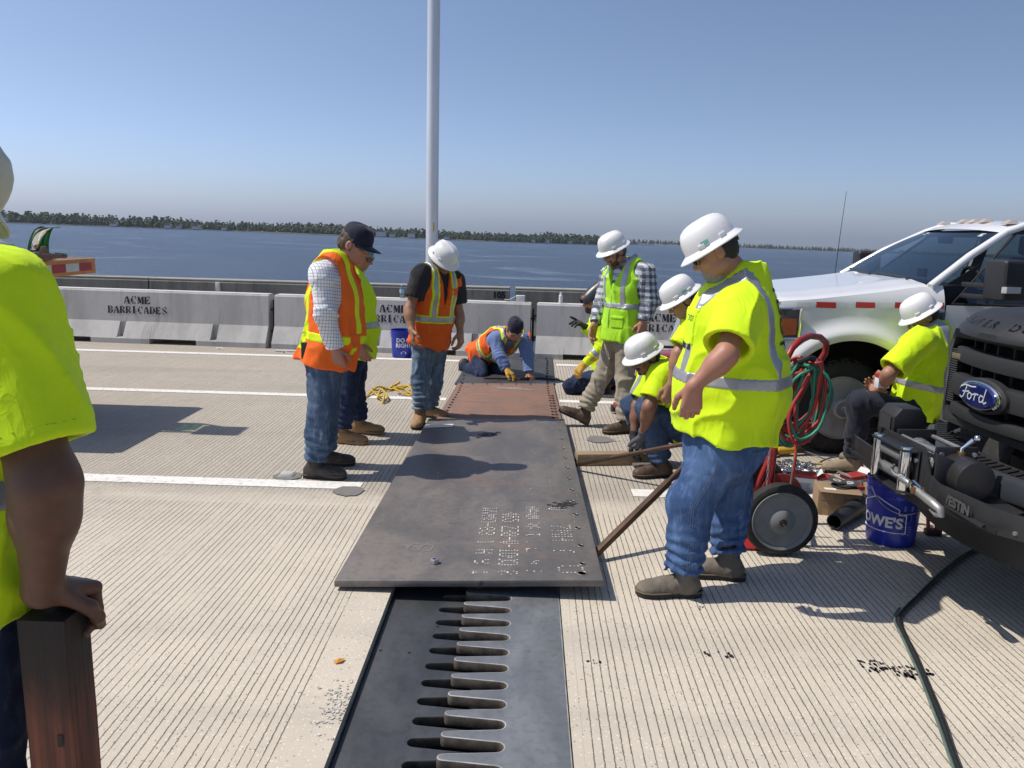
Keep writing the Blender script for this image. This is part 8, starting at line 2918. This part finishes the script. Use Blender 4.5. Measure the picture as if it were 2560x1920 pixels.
MB().lathe([(.0, .0), (.031, 0), (.031, .145), (.024, .16), (.0, .162)], (2.66, 5.86, 0), n=20).build("can_body", mat("can_red", (.5, .05, .04), .35), sp)
MB().lathe([(.025, .16), (.025, .205), (.0, .21)], (2.66, 5.86, 0), n=18).build("cap", WHC, sp)
# what the sitting man sits on and holds
st_ = empty("tool_crate", (2.88, 6.02, 0), label="grey tool crate the sitting man rests on", cat="crate")
MB().box((2.90, 6.02, .19), (.40, .34, .38)).build("crate_body", mat("grey_crate", (.10, .105, .11), .6), st_, bevel=.012)
MB().box((2.90, 6.02, .395), (.42, .36, .03)).build("lid", mat("dark_lid", (.04, .042, .045), .6), st_, bevel=.008)
hb = empty("part_box", (2.555, 5.86, .70), label="small white box with red lid held by the sitting man", cat="box")
MB().box((2.555, 5.86, .715), (.085, .06, .075), rz=.1).build("box_body", WHC, hb, bevel=.002)
MB().box((2.553, 5.86, .766), (.087, .062, .028), rz=.1).build("lid", REDC, hb, bevel=.002)
# red-handled cutters behind the bucket
rc = empty("bolt_cutter", (2.48, 4.75, 0), label="red-handled cutters leaning behind the blue bucket", cat="tool")
for q in (0, 1):
    MB().tube([(2.42 + .05 * q, 4.70, .02), (2.40 + .04 * q, 4.72, .20), (2.37 + .02 * q, 4.74, .33)], .011, 8).build("handle", mat("red_handle", (.55, .05, .02), .5), rc)
MB().box((2.45, 4.71, .02), (.09, .05, .035)).build("jaw", mat("dark_steel", (.06, .055, .05), .5, .6), rc, bevel=.006)

# ------------------------------------------------------------------ air hose over the foreground deck
hz = smooth_path([(1.28, 1.55, .013), (1.38, 2.1, .013), (1.474, 2.499, .013), (1.548, 2.75, .013), (1.612, 3.007, .013), (1.672, 3.25, .013), (1.705, 3.42, .013), (1.748, 3.56, .013), (1.835, 3.675, .013), (1.945, 3.80, .013), (2.073, 3.95, .013), (2.27, 4.17, .013), (2.50, 4.40, .013), (2.9, 4.7, .013), (3.4, 4.8, .013)], 10)
ah = empty("ground_hose", (1.7, 3.4, 0), label="dark hose snaking over the deck from under the black pickup", cat="hose")
MB().tube(hz, .0115, 10).build("black_hose", mat("black_hose_rubber", (.020, .022, .022), .45, var=.3, vs=10), ah, smooth=60)
MB().tube([p + Vector((-.017, .008, .0045 + .004 * math.sin(i * .35))) for i, p in enumerate(hz[:78])], .006, 8).build("green_hose", mat("green_grey_hose", (.11, .16, .14), .5, var=.35, vs=14), ah, smooth=60)

# ------------------------------------------------------------------ pry bars and block under the lifted plate
PRY = mat("rusty_bar", (.105, .062, .040), .6, .45, var=.35, vs=14, dirt=(.05, .035, .03), ds=10, damt=.6)
b1 = empty("pry_bar", (.40, 5.80, .03), label="rusty steel pry bar over the wooden block, angled toward the stooping man", cat="pry bar")
MB().bar((.36, 5.84, .035), (.62, 5.64, .155), .030, .030).build("square_end", PRY, b1, bevel=.004)
MB().tube([(.60, 5.655, .146), (1.002, 5.35, .332), (1.30, 5.12, .47), (1.42, 5.03, .53)], .0155, 12).build("bar_shaft", PRY, b1, smooth=60)
b2_ = empty("pry_bar", (.41, 4.15, .03), label="rusty square pry bar jammed under the plate beside the heavy man's legs", cat="pry bar")
MB().bar((.38, 4.12, .03), (.829, 4.5, .344), .034, .034).build("bar_shaft", PRY, b2_, bevel=.004)
MB().tube([(.82, 4.49, .338), (1.05, 4.69, .505), (1.24, 4.85, .64)], .016, 12).build("round_handle", PRY, b2_, smooth=60)
LUMB = mat("pale_lumber", (.34, .245, .15), .8, var=.3, vs=5, stretch=(1, 14, 14), bump=.2, bs=30)
MBw = MB().box((.675, 6.03, .046), (.56, .10, .088), rz=.16).build("timber_block", LUMB, None, bevel=.004)
tag(MBw, "short pale timber block wedged under the lifted plate edge", "timber")
MBw = MB().box((.90, 6.02, .012), (.16, .16, .022), rz=.1).build("timber_pad", mat("grey_lumber", (.16, .15, .13), .85), None, bevel=.003)
tag(MBw, "flat weathered wood pad under the crouching man's hands", "timber")

# ------------------------------------------------------------------ charred post held by the near man
def burnt_wood():
    m, nt, P = new_mat("charred_timber")
    g = NG(nt)
    v = g.obj()
    x, y, z = g.xyz(v)
    gr = g.noise(g.scale(v, (60, 60, 1.4)), 1.0, 5, .6, .4)
    n2 = g.noise(g.scale(v, (3, 3, .9)), 2.2, 5, .65, .5)
    c = g.mix(g.ramp(gr, .35, .65), (.24, .070, .034), (.10, .032, .018))
    c = g.mix(g.math('MULTIPLY', g.ramp(gr, .62, .72), .6), c, (.34, .15, .07))
    char = g.ramp(g.math('ADD', z, g.math('MULTIPLY', n2, .42)), .86, 1.10)
    c = g.mix(g.math('MULTIPLY', char, .93), c, (.012, .011, .010))
    g.link(c, P.inputs["Base Color"])
    P.inputs["Roughness"].default_value = .62
    g.link(g.bump(g.math('ADD', gr, g.math('MULTIPLY', n2, .4)), .6, .006), P.inputs["Normal"])
    return m
po = empty("timber_post", (-.915, 1.49, 0), label="charred reddish timber post standing under the hand of the man in the cream hat", cat="post")
mb = MB()
rn = random.Random(8)
for a, b in ((-.046, .046),):
    cols = []
    for k in range(9):
        z = .965 * k / 8
        jx, jy = rn.uniform(-.0015, .0015), rn.uniform(-.0015, .0015)
        cols.append([(-.908 + a + jx, 1.44 + jy, z), (-.908 + b + jx, 1.44 + jy, z), (-.908 + b + jx, 1.53 + jy, z), (-.908 + a + jx, 1.55 + jy, z)])
    for p, q in zip(cols[:-1], cols[1:]):
        mb.add(p + q, [(0, 1, 5, 4), (1, 2, 6, 5), (2, 3, 7, 6), (3, 0, 4, 7)])
    mb.add(cols[0], [(3, 2, 1, 0)])
    mb.add(cols[-1], [(0, 1, 2, 3)])
mb.build("timber", burnt_wood(), po, bevel=.003, local=False)
MB().add([(-.895, 1.4385, .70), (-.885, 1.4385, .70), (-.884, 1.4385, .725), (-.894, 1.4385, .727)], [(0, 1, 2, 3)]).build("nail_scar", mat("scorch", (.022, .02, .02), .6), po, smooth=0)

# ------------------------------------------------------------------ orange flatbed with face shield
def flatbed():
    OR = mat("orange_truck_paint", (.62, .24, .035), .45, var=.15, dirt=(.3, .14, .04), damt=.4)
    root = empty("flatbed_truck", (-5.2, 6.7, 0), label="orange flatbed with red and white tape on its tail beam", cat="flatbed truck")
    MB().box((-6.02, 6.68, 1.345), (4.1, 1.58, .05)).build("deck", mat("deck_plank", (.2, .15, .1), .8), root)
    tb = MB().prism([(5.88, 1.235), (7.47, 1.235), (7.47, 1.37), (5.88, 1.37)], (-3.99, 0, 0), (0, 1, 0), (0, 0, 1), (.06, 0, 0)).build("tail_beam", OR, root, bevel=.006)
    for k in range(7):
        y0 = 5.93 + k * .21
        MB().add([(-3.9275, y0, 1.265), (-3.9275, y0 + .208, 1.265), (-3.9275, y0 + .208, 1.335), (-3.9275, y0, 1.335)], [(0, 1, 2, 3)]).build("reflector_tape", mat("tape_red", (.40, .03, .03), .4) if k % 2 == 0 else mat("tape_white", (.62, .66, .62), .4), tb, smooth=0)
    for y in (5.88, 7.47):
        MB().box((-6.0, y, 1.30), (4.05, .05, .14)).build("side_rail", OR, root, bevel=.005)
    for y in (6.2, 7.15):
        MB().box((-6.6, y, 1.12), (3.8, .1, .2)).build("chassis_rail", BLK_PL, root)
    for x in (-4.9, -8.6):
        for y, o in ((5.92, -1), (7.43, 1)):
            w = empty("wheel", Vector((x, y, .45)) - root.location)
            w.parent = root
            make_wheel(w, (x, y, .45), (0, o, 0), r=.45, tread=False)
    MB().box((-8.9, 6.68, 1.55), (1.6, 1.9, 1.8)).build("cab", OR, root, bevel=.12, seg=3)
    MB().box((-9.3, 6.68, 2.0), (.9, 1.92, .55)).build("cab_window", mat("dark_screen", (.02, .025, .03), .06, spec=.8), root, bevel=.05)
    # outrigger jack beside the beam
    MB().cyl((-4.05, 6.15, 1.24), (-4.05, 6.15, .02), .04, n=12).build("jack_leg", BLK_PL, root)
    MB().box((-4.05, 6.15, .015), (.18, .18, .03)).build("jack_foot", BLK_PL, root, bevel=.005)
    # signal arm above the deck
    MB().tube([(-4.75, 6.52, 1.37), (-4.75, 6.52, 2.95), (-4.52, 6.52, 2.95)], .022, 8).build("signal_mast", BLK_PL, root)
    MB().tube([(-4.75, 6.82, 1.37), (-4.75, 6.82, 2.90), (-4.52, 6.72, 2.90)], .022, 8).build("signal_mast", BLK_PL, root)
    MB().box((-4.46, 6.60, 2.84), (.36, .30, .06)).build("signal_board", BLK_PL, root, bevel=.01)
flatbed()
def face_shield():
    root = empty("face_shield", (-3.93, 6.72, 1.372), label="green tinted face shield lying on the orange flatbed deck", cat="face shield")
    GV = glass_mat("green_visor", (.07, .42, .15), .05)
    c = Vector((-3.95, 6.72, 1.385))
    def vis(a, t):
        th = -PI * .5 + PI * a
        ph = R(8 + 100 * t)
        r_ = .13 * (1 - .25 * t)
        return tuple(c + Vector((.06 - .10 * math.cos(ph) - math.cos(th) * .07 * math.cos(ph * .8), math.sin(th) * r_, .03 + .235 * math.sin(ph))))
    mb = MB()
    mb.grid(vis, 28, 10)
    mb.grid(lambda a, t: tuple(Vector(vis(1 - a, t)) * 1.0 + Vector((.003, 0, -.002))), 28, 10)
    mb.build("visor", GV, root, smooth=60)
    MB().tube([vis(a / 28, 0) for a in range(29)], .008, 8).build("visor_edge", mat("visor_trim", (.015, .04, .02), .5), root)
    TAN = mat("brown_headgear", (.16, .11, .085), .6)
    MB().tube([c + Vector((.02, -.125, .035)), c + Vector((.12, -.10, .03)), c + Vector((.17, 0, .025)), c + Vector((.12, .10, .03)), c + Vector((.02, .125, .035))], .015, 8).build("headband", TAN, root)
    MB().hexa([c + Vector(p) for p in ((.01, -.14, .0), (.13, -.135, .0), (.13, -.115, .0), (.01, -.12, .0), (.055, -.14, .11), (.095, -.135, .11), (.095, -.115, .11), (.055, -.12, .11))]).build("side_bracket", TAN, root, bevel=.006)
    MB().hexa([c + Vector(p) for p in ((.06, -.145, .025), (.21, -.135, .025), (.21, -.115, .025), (.06, -.125, .025), (.06, -.145, .05), (.21, -.135, .05), (.21, -.115, .05), (.06, -.125, .05))]).build("strap_end", TAN, root, bevel=.004)
    MB().ball(c + Vector((-.02, 0, .02)), (.12, .12, .035)).build("crown_pad", mat("orange_pad", (.42, .19, .05), .6), root)
face_shield()

# ------------------------------------------------------------------ on and around the barriers
TOPZ = BH + .008
bt = empty("water_bottle", (-1.755, 11.49, TOPZ), label="clear plastic water bottle on the barrier top", cat="bottle")
PLW = glass_mat("clear_plastic", (.82, .90, .95), .16)
MB().lathe([(0, 0), (.030, .002), (.032, .012), (.031, .06), (.032, .065), (.031, .12), (.026, .145), (.013, .168), (.012, .178), (0, .178)], (-1.755, 11.49, TOPZ), n=20).build("bottle_body", PLW, bt, smooth=50)
MB().lathe([(.0325, .075), (.0325, .12)], (-1.755, 11.49, TOPZ), n=20).build("bottle_label", mat("pale_blue_label", (.35, .55, .70), .5), bt, smooth=50)
MB().lathe([(.014, .176), (.014, .192), (0, .193)], (-1.755, 11.49, TOPZ), n=14).build("cap", WHC, bt)
tp = empty("tape_roll", (-.99, 11.45, TOPZ), label="grey roll of duct tape lying on the barrier top", cat="tape roll")
MB().lathe([(.036, 0), (.062, 0), (.062, .048), (.036, .048)], (-.99, 11.45, TOPZ), n=28, close=True).build("tape", mat("duct_tape_grey", (.27, .28, .29), .45), tp)
tc = empty("tissue_carton", (-.10, 11.40, TOPZ), label="small white carton with a curled flap on the barrier end", cat="carton")
MB().box((-.10, 11.40, TOPZ + .045), (.12, .10, .09)).build("carton_body", WHC, tc, bevel=.003)
mb = MB()
mb.grid(lambda u, v: (-.16 - .16 * u, 11.36 + .06 * v, TOPZ + .085 - .075 * math.sin(PI * .5 * u) + .02 * u * u), 8, 1)
mb.build("curled_flap", WHC, tc, smooth=60)
wb_ = empty("white_bottle", (.455, 11.37, TOPZ), label="slim white bottle on the barrier behind the welder", cat="bottle")
MB().lathe([(0, 0), (.027, 0), (.027, .105), (.015, .12), (.0, .12)], (.455, 11.37, TOPZ), n=16).build("bottle_body", WHC, wb_)
MB().lathe([(.016, .12), (.016, .15), (0, .151)], (.455, 11.37, TOPZ), n=12).build("cap", WHC, wb_)
for k, (x, y, s_) in enumerate(((-4.22, 11.16, .05), (-3.27, 10.98, .045), (-.62, 11.0, .03))):
    rn = random.Random(k)
    o = MB().add([(x + s_ * rn.uniform(.5, 1.2) * math.cos(2 * PI * j / 7), y + s_ * .5 * rn.uniform(.5, 1.2) * math.sin(2 * PI * j / 7), .004 + .018 * (j % 2)) for j in range(7)], [tuple(range(7))]).build("litter_scrap", mat("paper_white", (.75, .75, .72), .8), None, smooth=0)
    tag(o, "crumpled white scrap of litter by the foot of the barriers", "litter", "litter by the barriers")
o = MB().cyl((-3.42, 11.07, .014), (-3.16, 11.09, .014), .012, n=10).build("white_tube", mat("white_plastic", (.8, .8, .77), .4), None)
tag(o, "thin white tube lying before the joint between two barriers", "tube")

# rope
rp_ = [(-1.606, 8.162), (-1.585, 8.448), (-1.535, 8.508), (-1.424, 8.578), (-1.396, 8.858), (-1.369, 8.75), (-1.453, 8.627), (-1.303, 8.597), (-1.206, 8.666), (-1.17, 8.407), (-1.268, 8.496), (-1.359, 8.43), (-1.199, 8.302), (-1.163, 8.357), (-1.25, 8.60), (-1.45, 8.66), (-1.54, 8.42),
       (-1.586, 8.344), (-1.509, 8.255), (-1.445, 8.118), (-1.401, 8.029), (-1.393, 7.909), (-1.38, 8.079), (-1.488, 8.359), (-1.492, 8.159), (-1.46, 8.06)]
yr = MB().tube(smooth_path([(x, y, .014 + .022 * (k % 3)) for k, (x, y) in enumerate(rp_)], 8), .011, 8).build("rope", mat("yellow_rope_fibre", (.62, .40, .03), .7, var=.3, vs=30, bump=.8, bs=150), None, smooth=60)
tag(yr, "tangle of yellow rope lying on the deck across the white line", "rope")

# ------------------------------------------------------------------ lying on the plates
p_ = on_quad(BT, .05, .90, .004)
pc_ = MB().add([on_quad(BT, .005, .895, .003), on_quad(BT, .205, .905, .003), on_quad(BT, .20, .935, .004), on_quad(BT, .01, .925, .004)], [(0, 1, 2, 3)]).build("paper_sheet", mat("paper_white", (.75, .75, .72), .8), None, smooth=0)
tag(pc_, "strip of white paper lying on the dark plate by the tan boots", "paper")
np_ = on_quad(BT, (-.428 + .885) / 1.28, (3.88 - 3.67) / 3.5, .001)
nt_ = MB()
hx = [(.021 * math.cos(PI / 3 * k + .3), .021 * math.sin(PI / 3 * k + .3)) for k in range(6)]
nt_.lathe([(.0108, 0), (.022, 0), (.0225, .003), (.0225, .020), (.0205, .023), (.0108, .023)], np_, n=6, close=True)
tag(nt_.build("hex_nut", GALV, None, smooth=20), "single large steel nut lying on the dark plate", "nut")
for k, (x0, y0, x1, y1) in enumerate(((-.353, 8.80, -.033, 8.79), (-.292, 8.72, .092, 8.69), (-.31, 8.76, .03, 8.735))):
    o = MB().cyl((x0, y0, .0335), (x1, y1, .0335), .0035, n=6).build("welding_rod", mat("rod_grey", (.55, .53, .50), .6), None)
    tag(o, "pale welding rod lying on the rusty plate", "welding rod", "welding rods on the rusty plate")
fb = MB().box((-.33, 9.36, .032), (.30, .035, .012), rz=.06).build("flat_bar", PRY, None, bevel=.002)
tag(fb, "short flat steel bar by the kneeling man's knee", "steel bar")
eh = empty("electrode_holder", (.2, 9.4, .02), label="black electrode holder and cable trailing off the plate by the gloved hand", cat="welding tool")
MB().tube(smooth_path([(-.02, 9.30, .045), (.08, 9.38, .035), (.20, 9.42, .035), (.32, 9.38, .034), (.40, 9.40, .02), (.50, 9.30, .012), (.62, 9.25, .012), (.80, 9.4, .012), (1.1, 9.6, .012)]), .011, 8).build("cable", mat("black_cable", (.02, .02, .02), .6), eh, smooth=60)
MB().cyl((-.06, 9.28, .045), (.10, 9.385, .04), .017, n=12).build("grip", mat("black_plastic", (.02, .02, .021), .5), eh)
MB().bar((-.10, 9.26, .05), (-.04, 9.29, .047), .02, .015).build("jaw", mat("brass", (.45, .25, .10), .35, .9), eh)
# red machine and cordless tool by the plaid man's legs
ge = empty("welding_machine", (1.32, 7.75, 0), label="red portable welding machine behind the crouching man's hard hat", cat="machine")
MB().prism([(-.24, .05), (.24, .05), (.25, .46), (.19, .585), (.08, .61), (-.12, .60), (-.21, .55), (-.25, .46)], (1.33, 7.62, 0), (1, 0, 0), (0, 0, 1), (0, .40, 0)).build("cover", mat("red_machine_paint", (.36, .018, .03), .3, coat=.4), ge, bevel=.02)
MB().box((1.33, 7.614, .30), (.40, .02, .26)).build("front_panel", BLK_PL, ge, bevel=.006)
MB().tube([(1.15, 7.82, .58), (1.15, 7.82, .66), (1.51, 7.82, .66), (1.51, 7.82, .58)], .014, 8).build("lift_handle", BLK_PL, ge)
for x in (1.16, 1.50):
    for y in (7.70, 7.95):
        MB().cyl((x, y, 0), (x, y, .055), .03, n=12).build("rubber_foot", RUBBER, ge)
tl = empty("cordless_tool", (.90, 7.85, 0), label="black and red cordless tool on the deck behind the khaki trouser leg", cat="power tool")
MB().cyl((.84, 7.80, .05), (1.00, 7.84, .055), .036, n=14).build("motor_housing", BLK_PL, tl, bevel=.004)
MB().cyl((.985, 7.83, .055), (1.02, 7.84, .056), .042, n=14).build("red_collar", mat("red_tool", (.5, .03, .03), .45), tl)
MB().box((.93, 7.95, .04), (.09, .14, .07)).build("battery_grip", BLK_PL, tl, bevel=.012)
MB().cyl((.86, 7.72, .10), (.95, 7.76, .12), .03, n=14).build("red_cap", mat("red_tool", (.5, .03, .03), .45), tl, bevel=.004)

# ------------------------------------------------------------------ summer haze over the river
hzm = bpy.data.materials.new("summer_haze")
hzm.use_nodes = True
for _n in list(hzm.node_tree.nodes):
    hzm.node_tree.nodes.remove(_n)
_o = hzm.node_tree.nodes.new("ShaderNodeOutputMaterial")
_v = hzm.node_tree.nodes.new("ShaderNodeVolumePrincipled")
_v.inputs["Color"].default_value = (.80, .87, .97, 1)
_v.inputs["Density"].default_value = .00005
_v.inputs["Anisotropy"].default_value = .2
hzm.node_tree.links.new(_v.outputs[0], _o.inputs["Volume"])
tag(MB().box((1000, 4390, -25), (11100, 9300, 250)).build("haze", hzm, None, smooth=0), None, kind="stuff")
